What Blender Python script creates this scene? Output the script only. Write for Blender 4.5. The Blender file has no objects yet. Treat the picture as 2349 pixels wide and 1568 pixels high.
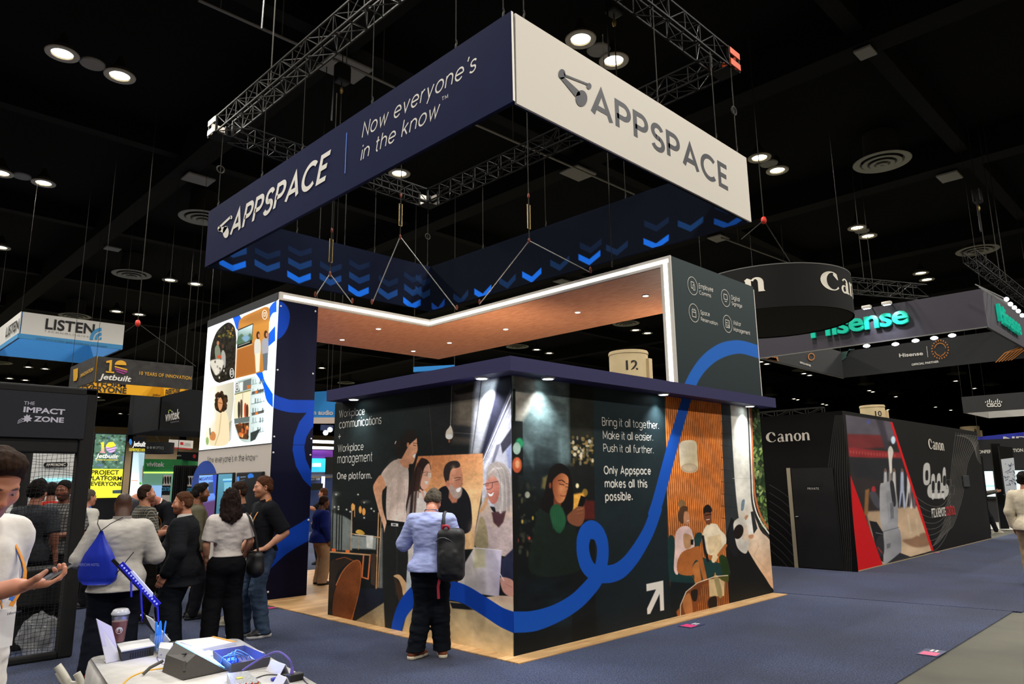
import bpy, bmesh, math, random
import numpy as np
from mathutils import Vector, Matrix, Euler
try:
    import openvdb as vdb
except Exception:
    import pyopenvdb as vdb
random.seed(7); RNG = np.random.default_rng(11)
S = bpy.context.scene; COL = S.collection
# ------------------------------------------------------------------ camera
FOC, PITCH, ROLL, YAW = 1649.36, .1948, -.0124, .7821      # focal length in pixels of the 2349 px wide frame
CO = np.array([-5.1235, -5.1804, 1.63])
_f0 = np.array([math.sin(YAW), math.cos(YAW), 0]); _r0 = np.array([math.cos(YAW), -math.sin(YAW), 0]); _u0 = np.array([0, 0, 1.])
CF = _f0*math.cos(PITCH) + _u0*math.sin(PITCH); CU = _u0*math.cos(PITCH) - _f0*math.sin(PITCH)
CR = _r0*math.cos(ROLL) + CU*math.sin(ROLL); CU = CU*math.cos(ROLL) - _r0*math.sin(ROLL)
cam = bpy.data.objects.new('camera', bpy.data.cameras.new('camera')); COL.objects.link(cam)
cam.data.sensor_fit = 'HORIZONTAL'; cam.data.sensor_width = 36; cam.data.lens = FOC*36/2349
cam.data.clip_start = .05; cam.data.clip_end = 500
cam.matrix_world = Matrix(((CR[0], CU[0], -CF[0], CO[0]), (CR[1], CU[1], -CF[1], CO[1]), (CR[2], CU[2], -CF[2], CO[2]), (0, 0, 0, 1)))
S.camera = cam
S.view_settings.view_transform = 'Standard'; S.view_settings.look = 'None'
S.view_settings.exposure = -0.06; S.view_settings.gamma = 1.0; S.view_settings.use_curve_mapping = False
S.cycles.max_bounces = 6; S.cycles.diffuse_bounces = 3; S.cycles.glossy_bounces = 3; S.cycles.transparent_max_bounces = 12
S.cycles.sample_clamp_indirect = 6; S.cycles.caustics_reflective = False; S.cycles.caustics_refractive = False
# ------------------------------------------------------------------ world
W = bpy.data.worlds.new('hall_air'); S.world = W; W.use_nodes = True
W.node_tree.nodes['Background'].inputs[0].default_value = (.75, .82, 1, 1)
W.node_tree.nodes['Background'].inputs[1].default_value = .055
LAMP_POWER = 1000.0       # each ceiling downlight
CEIL = 12.0
def new_light(name, kind, loc, energy, color=(1, 1, 1), target=None, **kw):
    l = bpy.data.lights.new(name, kind); l.energy = energy; l.color = color
    for k, v in kw.items(): setattr(l, k, v)
    o = bpy.data.objects.new(name, l); o.location = loc; COL.objects.link(o)
    if target is not None:
        o.rotation_euler = (Vector(target) - Vector(loc)).to_track_quat('-Z', 'Y').to_euler()
    return o
# ceiling downlights of the hall: a pair in every 9 m bay (fixtures are built further down)
LAMP_BAYS = [(7.63 + 9.24*i, 4.54 + 9.05*j) for i in range(-2, 4) for j in range(-2, 4)]
FAR_BAYS = [(7.63 + 9.24*i, 4.54 + 9.05*j) for i in range(-2, 5) for j in range(-1, 7) if i > 3 or j > 3]
for bx, by in FAR_BAYS:
    new_light('far_downlight', 'SPOT', (bx, by, CEIL - .32), 2*LAMP_POWER, (1, .96, .88), (bx, by, 0), spot_size=2.4, spot_blend=.6, shadow_soft_size=.3)
for bx, by in [(x, y) for x in (-6, 14, 34, 56, 84) for y in (66, 86, 102)]:
    new_light('far_downlight', 'SPOT', (bx, by, CEIL - .32), 6*LAMP_POWER, (1, .94, .84), (bx, by, 0), spot_size=2.6, spot_blend=.6, shadow_soft_size=.3)
for bx, by in LAMP_BAYS:
    for s in (-.65, .65):
        new_light('downlight', 'SPOT', (bx + s, by, CEIL - .32), LAMP_POWER, (1, .96, .88), (bx + s, by, 0),
                  spot_size=2.75, spot_blend=.5, shadow_soft_size=.22)
# ------------------------------------------------------------------ measuring: photo pixel -> point on a real plane
def ray(x, y): return CF + CR*((x - 1174.5)/FOC) - CU*((y - 784)/FOC)
def on(x, y, ax, v):
    i = 'xyz'.index(ax); d = ray(x, y); return CO + d*((v - CO[i])/d[i])
def at(x, y, dep): return CO + ray(x, y)*dep
def pxy(P):
    d = np.asarray(P, float) - CO; z = d @ CF
    return 1174.5 + FOC*(d @ CR)/z, 784 - FOC*(d @ CU)/z
def toward(phi):      # phi 0 = away from the viewer, 90 = to the right; returns rotation about z for a thing that faces local +Y
    d = _f0*math.cos(math.radians(phi)) + _r0*math.sin(math.radians(phi)); return math.atan2(-d[0], d[1])
# ------------------------------------------------------------------ materials
def lin(c):
    if isinstance(c, str): c = [int(c[i:i+2], 16)/255 for i in (0, 2, 4)]
    return tuple(x/12.92 if x <= .04045 else ((x + .055)/1.055)**2.4 for x in c)
MATS = {}
def mat(name, color='808080', rough=.6, metal=0., emit=0., noise=0., nscale=30., bump=0., bscale=80., alpha=1., spec=.5, trans=0., ecol=None, stretch=(1, 1, 1), sheen=0., light=True, coat=0.):
    if name in MATS: return MATS[name]
    m = bpy.data.materials.new(name); m.use_nodes = True; nt = m.node_tree; b = nt.nodes['Principled BSDF']
    c = lin(color) if not isinstance(color, tuple) else color
    b.inputs['Base Color'].default_value = (*c, 1); b.inputs['Roughness'].default_value = rough; b.inputs['Metallic'].default_value = metal
    b.inputs['Specular IOR Level'].default_value = spec
    if sheen: b.inputs['Sheen Weight'].default_value = sheen
    if coat: b.inputs['Coat Weight'].default_value = coat
    if trans: b.inputs['Transmission Weight'].default_value = trans
    if alpha < 1: b.inputs['Alpha'].default_value = alpha
    if emit:
        b.inputs['Emission Color'].default_value = (*(lin(ecol) if ecol else c), 1); b.inputs['Emission Strength'].default_value = emit
        if not light: m.cycles.emission_sampling = 'NONE'
    if noise or bump:
        tc = nt.nodes.new('ShaderNodeTexCoord'); mp = nt.nodes.new('ShaderNodeMapping'); mp.inputs['Scale'].default_value = stretch
        nt.links.new(tc.outputs['Object'], mp.inputs[0])
    if noise:
        n = nt.nodes.new('ShaderNodeTexNoise'); n.inputs['Scale'].default_value = nscale; n.inputs['Detail'].default_value = 4
        r = nt.nodes.new('ShaderNodeMapRange'); r.inputs[3].default_value = 1 - noise; r.inputs[4].default_value = 1 + noise
        r.inputs[1].default_value = .3; r.inputs[2].default_value = .7
        mx = nt.nodes.new('ShaderNodeMix'); mx.data_type = 'RGBA'; mx.blend_type = 'MULTIPLY'; mx.inputs[0].default_value = 1
        mx.inputs[6].default_value = (*c, 1)
        nt.links.new(mp.outputs[0], n.inputs['Vector']); nt.links.new(n.outputs['Fac'], r.inputs[0]); nt.links.new(r.outputs[0], mx.inputs[7]); nt.links.new(mx.outputs[2], b.inputs['Base Color'])
    if bump:
        n = nt.nodes.new('ShaderNodeTexNoise'); n.inputs['Scale'].default_value = bscale; n.inputs['Detail'].default_value = 3
        bp = nt.nodes.new('ShaderNodeBump'); bp.inputs['Strength'].default_value = bump; bp.inputs['Distance'].default_value = .01
        nt.links.new(mp.outputs[0], n.inputs['Vector']); nt.links.new(n.outputs['Fac'], bp.inputs['Height']); nt.links.new(bp.outputs[0], b.inputs['Normal'])
    MATS[name] = m; return m
def mat_print(name, rough=.6, emit=0., spec=.12, attr='ink', gain=1., light=True, bump=0.):
    """a printed (or backlit) sheet: its ink is a colour attribute of the sheet's own mesh"""
    if name in MATS: return MATS[name]
    m = bpy.data.materials.new(name); m.use_nodes = True; nt = m.node_tree; b = nt.nodes['Principled BSDF']
    a = nt.nodes.new('ShaderNodeVertexColor'); a.layer_name = attr
    nt.links.new(a.outputs[0], b.inputs['Base Color']); b.inputs['Roughness'].default_value = rough; b.inputs['Specular IOR Level'].default_value = spec
    if emit:
        nt.links.new(a.outputs[0], b.inputs['Emission Color']); b.inputs['Emission Strength'].default_value = emit
        if not light: m.cycles.emission_sampling = 'NONE'
    MATS[name] = m; return m
def mat_wood(name, c1, c2, scale=(1, 12, 1), plank=None, rough=.45, rot=0., ring=3.):
    if name in MATS: return MATS[name]
    m = bpy.data.materials.new(name); m.use_nodes = True; nt = m.node_tree; N = nt.nodes.new; L = nt.links.new; b = nt.nodes['Principled BSDF']
    tc = N('ShaderNodeTexCoord'); mp = N('ShaderNodeMapping'); mp.inputs['Scale'].default_value = scale; mp.inputs['Rotation'].default_value = (0, 0, rot)
    L(tc.outputs['Object'], mp.inputs[0])
    n = N('ShaderNodeTexNoise'); n.inputs['Scale'].default_value = ring; n.inputs['Detail'].default_value = 6; n.inputs['Distortion'].default_value = .6
    L(mp.outputs[0], n.inputs['Vector'])
    cr = N('ShaderNodeValToRGB'); cr.color_ramp.elements[0].position = .32; cr.color_ramp.elements[1].position = .68
    cr.color_ramp.elements[0].color = (*lin(c1), 1); cr.color_ramp.elements[1].color = (*lin(c2), 1)
    L(n.outputs['Fac'], cr.inputs[0]); out = cr.outputs[0]
    if plank:
        mp2 = N('ShaderNodeMapping'); mp2.inputs['Rotation'].default_value = (0, 0, rot); L(tc.outputs['Object'], mp2.inputs[0])
        br = N('ShaderNodeTexBrick'); br.inputs['Color1'].default_value = (1, 1, 1, 1); br.inputs['Color2'].default_value = (.72, .68, .62, 1); br.inputs['Mortar'].default_value = (.35, .28, .2, 1)
        br.inputs['Scale'].default_value = 1; br.inputs['Mortar Size'].default_value = .003; br.inputs['Brick Width'].default_value = plank[0]; br.inputs['Row Height'].default_value = plank[1]
        L(mp2.outputs[0], br.inputs['Vector'])
        mx = N('ShaderNodeMix'); mx.data_type = 'RGBA'; mx.blend_type = 'MULTIPLY'; mx.inputs[0].default_value = 1
        L(out, mx.inputs[6]); L(br.outputs[0], mx.inputs[7]); out = mx.outputs[2]
    L(out, b.inputs['Base Color']); b.inputs['Roughness'].default_value = rough
    MATS[name] = m; return m
def mat_plaid(name, base, line, scale=(60, 60, 60), w=.16):
    if name in MATS: return MATS[name]
    m = bpy.data.materials.new(name); m.use_nodes = True; nt = m.node_tree; N = nt.nodes.new; L = nt.links.new; b = nt.nodes['Principled BSDF']
    tc = N('ShaderNodeTexCoord'); sp = N('ShaderNodeSeparateXYZ'); L(tc.outputs['Object'], sp.inputs[0]); outs = []
    for i, s in ((0, scale[0]), (2, scale[2])):
        a = N('ShaderNodeMath'); a.operation = 'MULTIPLY'; a.inputs[1].default_value = s; L(sp.outputs[i], a.inputs[0])
        f = N('ShaderNodeMath'); f.operation = 'FRACT'; L(a.outputs[0], f.inputs[0])
        g = N('ShaderNodeMath'); g.operation = 'LESS_THAN'; g.inputs[1].default_value = w; L(f.outputs[0], g.inputs[0]); outs.append(g)
    ad = N('ShaderNodeMath'); ad.operation = 'ADD'; ad.use_clamp = True; L(outs[0].outputs[0], ad.inputs[0]); L(outs[1].outputs[0], ad.inputs[1])
    mx = N('ShaderNodeMix'); mx.data_type = 'RGBA'; L(ad.outputs[0], mx.inputs[0]); mx.inputs[6].default_value = (*lin(base), 1); mx.inputs[7].default_value = (*lin(line), 1)
    L(mx.outputs[2], b.inputs['Base Color']); b.inputs['Roughness'].default_value = .85
    MATS[name] = m; return m
# ------------------------------------------------------------------ things, parts, meshes
OFF = {}
def tag(o, label=None, cat=None, group=None, kind=None):
    if label: o['label'] = label
    if cat: o['category'] = cat
    if group: o['group'] = group
    if kind: o['kind'] = kind
    return o
def thing(name, label, cat, loc=(0, 0, 0), group=None, kind=None, rz=0.):
    o = bpy.data.objects.new(name, None); COL.objects.link(o); o.location = loc; o.rotation_euler = (0, 0, rz)
    o.empty_display_size = .2
    OFF[o.name] = (Vector(loc), rz); return tag(o, label, cat, group, kind)
def root_of(o):
    while o.parent: o = o.parent
    return o
def link_mesh(name, verts, faces, material, parent=None, smooth=False, local=False, mats=None, midx=None):
    """verts in world coordinates unless local; child meshes are stored relative to their thing's empty"""
    V = np.asarray(verts, float).reshape(-1, 3)
    base = None
    if parent is not None:
        if not local:
            r = root_of(parent); off, rz = OFF.get(r.name, (Vector((0, 0, 0)), 0.))
            V = V - np.array(off)
            if rz:
                c, s = math.cos(-rz), math.sin(-rz); V = np.stack([V[:, 0]*c - V[:, 1]*s, V[:, 0]*s + V[:, 1]*c, V[:, 2]], 1)
    elif len(V):
        mn, mx = V.min(0), V.max(0); base = np.array([(mn[0]+mx[0])/2, (mn[1]+mx[1])/2, mn[2]]); V = V - base
    me = bpy.data.meshes.new(name)
    if isinstance(faces, np.ndarray):
        n = len(faces); k = faces.shape[1]
        me.vertices.add(len(V)); me.vertices.foreach_set('co', V.astype(np.float32).ravel())
        me.loops.add(n*k); me.loops.foreach_set('vertex_index', faces.astype(np.int32).ravel())
        me.polygons.add(n); me.polygons.foreach_set('loop_start', np.arange(0, n*k, k, dtype=np.int32))
        me.update(calc_edges=True); me.validate()
    else:
        me.from_pydata([tuple(v) for v in V], [], faces)
    for m in (mats or ([material] if material else [])): me.materials.append(m)
    if midx is not None: me.polygons.foreach_set('material_index', np.asarray(midx, np.int32))
    if smooth: me.polygons.foreach_set('use_smooth', np.ones(len(me.polygons), bool))
    me.update()
    o = bpy.data.objects.new(name, me); COL.objects.link(o)
    if parent is not None: o.parent = parent
    if base is not None: o.location = base; OFF[o.name] = (Vector(base), 0.)
    return o
class MB:
    """collects shapes, then links them as ONE mesh object"""
    def __init__(s): s.v = []; s.f = []
    def add(s, vs, fs):
        n = len(s.v); s.v += [tuple(map(float, v)) for v in vs]; s.f += [tuple(i + n for i in f) for f in fs]; return s
    def hexa(s, p):   # 8 corners: bottom 4 (ccw), top 4
        return s.add(p, [(3, 2, 1, 0), (4, 5, 6, 7), (0, 1, 5, 4), (1, 2, 6, 5), (2, 3, 7, 6), (3, 0, 4, 7)])
    def box(s, a, b):
        (x0, y0, z0), (x1, y1, z1) = a, b
        x0, x1 = min(x0, x1), max(x0, x1); y0, y1 = min(y0, y1), max(y0, y1); z0, z1 = min(z0, z1), max(z0, z1)
        return s.hexa([(x0, y0, z0), (x1, y0, z0), (x1, y1, z0), (x0, y1, z0), (x0, y0, z1), (x1, y0, z1), (x1, y1, z1), (x0, y1, z1)])
    def rbox(s, a, b, r=.01):   # box with chamfered edges
        a = np.array(a, float); b = np.array(b, float); lo, hi = np.minimum(a, b), np.maximum(a, b); r = min(r, (hi-lo).min()*.45)
        bm = bmesh.new(); bmesh.ops.create_cube(bm, size=1)
        for v in bm.verts: v.co = Vector((lo+hi)/2 + np.array(v.co)*(hi-lo))
        bmesh.ops.bevel(bm, geom=bm.edges[:], offset=r, segments=2, affect='EDGES', profile=.5)
        bm.verts.index_update(); s.add([v.co[:] for v in bm.verts], [[v.index for v in f.verts] for f in bm.faces]); bm.free(); return s
    def obox(s, c, u, v, w):   # oriented box: centre and three half vectors
        c, u, v, w = (np.array(q, float) for q in (c, u, v, w))
        return s.hexa([c-u-v-w, c+u-v-w, c+u+v-w, c-u+v-w, c-u-v+w, c+u-v+w, c+u+v+w, c-u+v+w])
    def bar(s, p, q, w, h=None, up=(0, 0, 1)):
        p, q = np.array(p, float), np.array(q, float); d = q - p; L = np.linalg.norm(d)
        if L < 1e-6: return s
        d /= L; up = np.array(up, float)
        if abs(d @ up) > .98: up = np.array([1., 0, 0])
        a = np.cross(d, up); a /= np.linalg.norm(a); b = np.cross(a, d)
        return s.obox((p+q)/2, d*L/2, a*w/2, b*(h or w)/2)
    def tube(s, pts, r, n=8, cap=True):
        P = [np.array(p, float) for p in pts]; rs = r if hasattr(r, '__len__') else [r]*len(P)
        t0 = P[1]-P[0]; t0 /= np.linalg.norm(t0); up = np.array([0, 0, 1.]) if abs(t0[2]) < .9 else np.array([1., 0, 0])
        a = np.cross(t0, up); a /= np.linalg.norm(a); base = len(s.v)
        for i, p in enumerate(P):
            t = P[min(i+1, len(P)-1)] - P[max(i-1, 0)]; t /= (np.linalg.norm(t) or 1)
            a = a - t*(a @ t); a /= np.linalg.norm(a); b = np.cross(t, a)
            for k in range(n):
                g = 2*math.pi*k/n; s.v.append(tuple(p + (a*math.cos(g) + b*math.sin(g))*rs[i]))
        for i in range(len(P)-1):
            for k in range(n):
                s.f.append((base+i*n+k, base+i*n+(k+1) % n, base+(i+1)*n+(k+1) % n, base+(i+1)*n+k))
        if cap:
            s.f.append(tuple(base+k for k in range(n))[::-1]); s.f.append(tuple(base+(len(P)-1)*n+k for k in range(n)))
        return s
    def lathe(s, prof, c=(0, 0, 0), n=32, cap=True):   # profile of (radius, z)
        base = len(s.v); m = len(prof)
        for r, z in prof:
            for k in range(n):
                g = 2*math.pi*k/n; s.v.append((c[0]+r*math.cos(g), c[1]+r*math.sin(g), c[2]+z))
        for i in range(m-1):
            for k in range(n):
                s.f.append((base+i*n+k, base+i*n+(k+1) % n, base+(i+1)*n+(k+1) % n, base+(i+1)*n+k))
        if cap:
            if prof[0][0] > 1e-4: s.f.append(tuple(base+k for k in range(n))[::-1])
            if prof[-1][0] > 1e-4: s.f.append(tuple(base+(m-1)*n+k for k in range(n)))
        return s
    def ball(s, c, r, n=12, m=8):
        r = r if hasattr(r, '__len__') else (r, r, r); base = len(s.v)
        for i in range(m+1):
            t = math.pi*i/m
            for k in range(n):
                g = 2*math.pi*k/n; s.v.append((c[0]+r[0]*math.sin(t)*math.cos(g), c[1]+r[1]*math.sin(t)*math.sin(g), c[2]+r[2]*math.cos(t)))
        for i in range(m):
            for k in range(n): s.f.append((base+i*n+k, base+(i+1)*n+k, base+(i+1)*n+(k+1) % n, base+i*n+(k+1) % n))
        return s
    def quad(s, a, b, c, d): return s.add([a, b, c, d], [(0, 1, 2, 3)])
    def slab(s, pts, nrm, t):   # polygon extruded along nrm by t
        P = [np.array(p, float) for p in pts]; d = np.array(nrm, float)*t; n = len(P)
        fs = [tuple(range(n)), tuple(range(2*n-1, n-1, -1))] + [(i, i+n, (i+1) % n+n, (i+1) % n) for i in range(n)]
        return s.add(P + [p+d for p in P], fs)
    def build(s, name, m, parent=None, smooth=False, local=False):
        o = link_mesh(name, s.v, s.f, m, parent, smooth, local); me = o.data
        bm = bmesh.new(); bm.from_mesh(me); bmesh.ops.recalc_face_normals(bm, faces=bm.faces[:]); bm.to_mesh(me); bm.free()
        if smooth: me.set_sharp_from_angle(angle=math.radians(40))
        return o
def copy_tree(o, parent=None):
    c = o.copy(); COL.objects.link(c); c.parent = parent
    OFF[c.name] = OFF.get(o.name, (Vector((0, 0, 0)), 0.))
    for ch in list(o.children): copy_tree(ch, c)
    return c
def struct(o): o['kind'] = 'structure'; return o
def spline(pts, n=8, closed=False):
    P = [np.array(p, float) for p in pts]; out = []; N = len(P)
    rng = range(N) if closed else range(N-1)
    for i in rng:
        g = (lambda k: P[k % N]) if closed else (lambda k: P[min(max(k, 0), N-1)])
        p0, p1, p2, p3 = g(i-1), g(i), g(i+1), g(i+2)
        for k in range(n):
            t = k/n; out.append(.5*((2*p1) + (p2-p0)*t + (2*p0-5*p1+4*p2-p3)*t*t + (3*p1-p0-3*p2+p3)*t**3))
    if not closed: out.append(P[-1])
    return out
# ------------------------------------------------------------------ lettering
def font_tris(txt, bold=0., space=1., shear=0., res=4):
    cu = bpy.data.curves.new('t', 'FONT'); cu.body = txt
    cu.offset = bold; cu.space_character = space; cu.shear = shear; cu.resolution_u = res; cu.fill_mode = 'BOTH'
    o = bpy.data.objects.new('t', cu); COL.objects.link(o); bpy.context.view_layer.update()
    me = bpy.data.meshes.new_from_object(o.evaluated_get(bpy.context.evaluated_depsgraph_get()))
    v = np.array([x.co[:2] for x in me.vertices]).reshape(-1, 2); f = [tuple(p.vertices) for p in me.polygons]
    bpy.data.objects.remove(o); bpy.data.curves.remove(cu); bpy.data.meshes.remove(me)
    return v, f
CAPH = font_tris('H')[0][:, 1].max()
# a light geometric sans drawn with a round pen: strokes on a unit where x-height = 1, cap = 1.42
def _a(cx, cy, rx, ry, a0, a1, n=18): return [(cx+rx*math.cos(math.radians(a0+(a1-a0)*i/n)), cy+ry*math.sin(math.radians(a0+(a1-a0)*i/n))) for i in range(n+1)]
_O = _a(.5, .5, .5, .5, 0, 360, 28)
GL = {
 'a': (1.0, [_O, [(1, 0), (1, 1)]]), 'b': (1.0, [_O, [(0, 0), (0, 1.5)]]), 'c': (.93, [_a(.5, .5, .5, .5, 42, 318)]), 'd': (1.0, [_O, [(1, 0), (1, 1.5)]]),
 'e': (1.0, [_a(.5, .5, .5, .5, 0, 320) , [(0.02, .5), (1, .5)]]), 'f': (.5, [_a(.5, 1.2, .28, .3, 70, 180) + [(.22, 0)], [(0, .97), (.52, .97)]]),
 'g': (1.0, [_O, [(1, 1), (1, 0)] + _a(.5, 0, .5, .48, 0, -145)]), 'h': (.86, [[(0, 0), (0, 1.5)], [(0, .5)] + _a(.43, .57, .43, .43, 180, 0) + [(.86, 0)]]),
 'i': (.0, [[(0, 0), (0, 1)], [(0, 1.34), (0, 1.37)]]), 'j': (.1, [[(.1, 1)] + [(.1, -.2)] + _a(-.1, -.2, .2, .25, 0, -90)]), 'k': (.8, [[(0, 0), (0, 1.5)], [(.75, 1), (.02, .42)], [(.28, .62), (.8, 0)]]),
 'l': (.0, [[(0, 0), (0, 1.5)]]), 'm': (1.5, [[(0, 0), (0, 1)], [(0, .5)] + _a(.375, .6, .375, .4, 180, 0) + [(.75, 0)], [(.75, .5)] + _a(1.125, .6, .375, .4, 180, 0) + [(1.5, 0)]]),
 'n': (.86, [[(0, 0), (0, 1)], [(0, .5)] + _a(.43, .57, .43, .43, 180, 0) + [(.86, 0)]]), 'o': (1.0, [_O]), 'p': (1.0, [_O, [(0, 1), (0, -.48)]]), 'q': (1, [_O, [(1, 1), (1, -.48)]]),
 'r': (.45, [[(0, 0), (0, 1)], [(0, .55)] + _a(.45, .55, .45, .45, 180, 90)]), 's': (.68, [_a(.34, .755, .32, .245, 25, 270, 14) + _a(.34, .255, .34, .255, 90, -155, 14)]),
 't': (.5, [[(.22, 1.38), (.22, .25)] + _a(.47, .25, .25, .25, 180, 270, 8), [(0, .97), (.52, .97)]]), 'u': (.86, [[(0, 1)] + _a(.43, .43, .43, .43, 180, 360) + [(.86, 1)], [(.86, .43), (.86, 0)]]),
 'v': (.86, [[(0, 1), (.43, 0), (.86, 1)]]), 'w': (1.35, [[(0, 1), (.36, 0), (.675, .95), (.99, 0), (1.35, 1)]]), 'y': (.86, [[(0, 1), (.43, .03)], [(.86, 1), (.25, -.45)]]),
 'N': (1.0, [[(0, 0), (0, 1.42), (1, 0), (1, 1.42)]]), 'W': (1.75, [[(0, 1.42), (.45, 0), (.875, 1.36), (1.3, 0), (1.75, 1.42)]]), 'M': (1.25, [[(0, 0), (0, 1.42), (.625, .3), (1.25, 1.42), (1.25, 0)]]),
 'B': (.88, [[(0, 0), (0, 1.42), (.48, 1.42)] + _a(.48, 1.08, .34, .34, 90, -90) + [(0, .74)], [(.48, .74)] + _a(.5, .37, .38, .37, 90, -90) + [(0, 0)]]),
 'P': (.88, [[(0, 0), (0, 1.42), (.48, 1.42)] + _a(.48, 1.03, .4, .39, 90, -90) + [(0, .64)]]), 'O': (1.4, [_a(.7, .71, .7, .71, 0, 360, 32)]), 'A': (1.25, [[(0, 0), (.625, 1.42), (1.25, 0)], [(.22, .42), (1.03, .42)]]),
 'S': (.85, [_a(.43, 1.06, .38, .36, 20, 270, 16) + _a(.43, .355, .42, .355, 90, -160, 16)]), 'C': (1.25, [_a(.7, .71, .7, .71, 45, 315, 26)]), 'E': (.8, [[(.8, 1.42), (0, 1.42), (0, 0), (.8, 0)], [(0, .73), (.7, .73)]]),
 'D': (1.1, [[(0, 0), (0, 1.42), (.4, 1.42)] + _a(.4, .71, .7, .71, 90, -90) + [(0, 0)]]), 'R': (.9, [[(0, 0), (0, 1.42), (.48, 1.42)] + _a(.48, 1.03, .4, .39, 90, -90) + [(0, .64)], [(.45, .64), (.9, 0)]]),
 'V': (1.2, [[(0, 1.42), (.6, 0), (1.2, 1.42)]]), 'T': (1.0, [[(0, 1.42), (1, 1.42)], [(.5, 1.42), (.5, 0)]]), '.': (.05, [[(0, .02), (.05, .02)]]), "'": (.1, [[(.1, 1.5), (.02, 1.15)]]), '+': (.8, [[(0, .5), (.8, .5)], [(.4, .1), (.4, .9)]]), ' ': (.32, []),
}
def pen_tris(txt, w=.13, gap=.3, upgap=None):
    V, Fc = [], []; x = 0.
    def seg(P, lay):
        P = [np.array(p, float) for p in P]; P = [p for i, p in enumerate(P) if i == 0 or np.linalg.norm(p-P[i-1]) > 1e-5]; n = len(P); cl = np.linalg.norm(P[0]-P[-1]) < 1e-6 and n > 3; b = len(V)
        for i, p in enumerate(P):
            d0 = P[i]-P[i-1] if i > 0 else (P[-1]-P[-2] if cl else P[1]-P[0]); d1 = P[i+1]-P[i] if i < n-1 else (P[1]-P[0] if cl else P[-1]-P[-2])
            d0 = d0/np.linalg.norm(d0); d1 = d1/np.linalg.norm(d1); n0 = np.array([-d0[1], d0[0]]); n1 = np.array([-d1[1], d1[0]]); m = n0+n1; L = np.linalg.norm(m)
            m = n0 if L < .2 else m/L; k = min(1/max(m @ n0, .35), 2.2)
            ext = 0
            V.append((*(p+m*w/2*k), lay)); V.append((*(p-m*w/2*k), lay))
        for i in range(n-1): Fc.append((b+2*i, b+2*i+1, b+2*i+3, b+2*i+2))
    lay = 0
    for ch in txt:
        g = GL.get(ch)
        if g is None: x += .5; continue
        for lay, st in enumerate(g[1]):
            q = [(px_+x, py_) for px_, py_ in st]
            if ch == '.': q = [(x-w*.3, w*.5), (x+w*.9, w*.5)]
            elif ch == 'i' and st[0][1] > 1.2: q = [(x, 1.36-w*.55), (x, 1.36+w*.6)]
            seg(q, lay)
        x += g[0]+gap+w
    return np.array(V), Fc
def place2d(v, f, pL, pR, up, m, parent, name='lettering', cap=None, lift=.003, nrm=None, local=False, xr=None, yr=None):
    """lay 2-D shapes on a real surface: baseline from pL to pR, height vector up (for height CAP of the 2-D units)"""
    pL, pR, up = np.array(pL, float), np.array(pR, float), np.array(up, float)
    x0, x1 = xr if xr else (v[:, 0].min(), v[:, 0].max())
    if cap is None: cap = v[:, 1].max()
    d = pR-pL; n = np.cross(d, up); n /= np.linalg.norm(n)
    if nrm is not None and n @ np.array(nrm) < 0: n = -n
    dist = np.linalg.norm(pL-CO); lift = max(lift*.6, dist*.0005 if dist > 11 else 0); lay = v[:, 2:3]*max(.0006, dist*.00012) if v.shape[1] > 2 else 0
    P = pL + np.outer((v[:, 0]-x0)/(x1-x0), d) + np.outer(v[:, 1]/cap, up) + n*(lift+lay)
    return link_mesh(name, P, f, m, parent, local=local)
def letters(txt, plane, L, R, T, m, parent, style='pen', w=.13, gap=.3, cap=None, lift=.003, name='lettering', nrm=None, slant=0., **kw):
    """L, R: photo pixels of the baseline's ends, T: pixel of the top above L; plane=(axis, value) or a function"""
    g = plane if callable(plane) else (lambda x, y: on(x, y, plane[0], plane[1]))
    pL, pR, pT = g(*L), g(*R), g(*T)
    if style == 'pen': v, f = pen_tris(txt, w, gap); c = cap or 1.42
    else:
        v, f = font_tris(txt, **kw); c = cap or CAPH
    v = v.copy(); v[:, 0] += v[:, 1]*slant
    up = np.array([0, 0, (pT-pL)[2]]) if not callable(plane) and plane[0] != 'z' else pT-pL
    return place2d(v, f, pL, pR, up, m, parent, name, c, lift, nrm)
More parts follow.
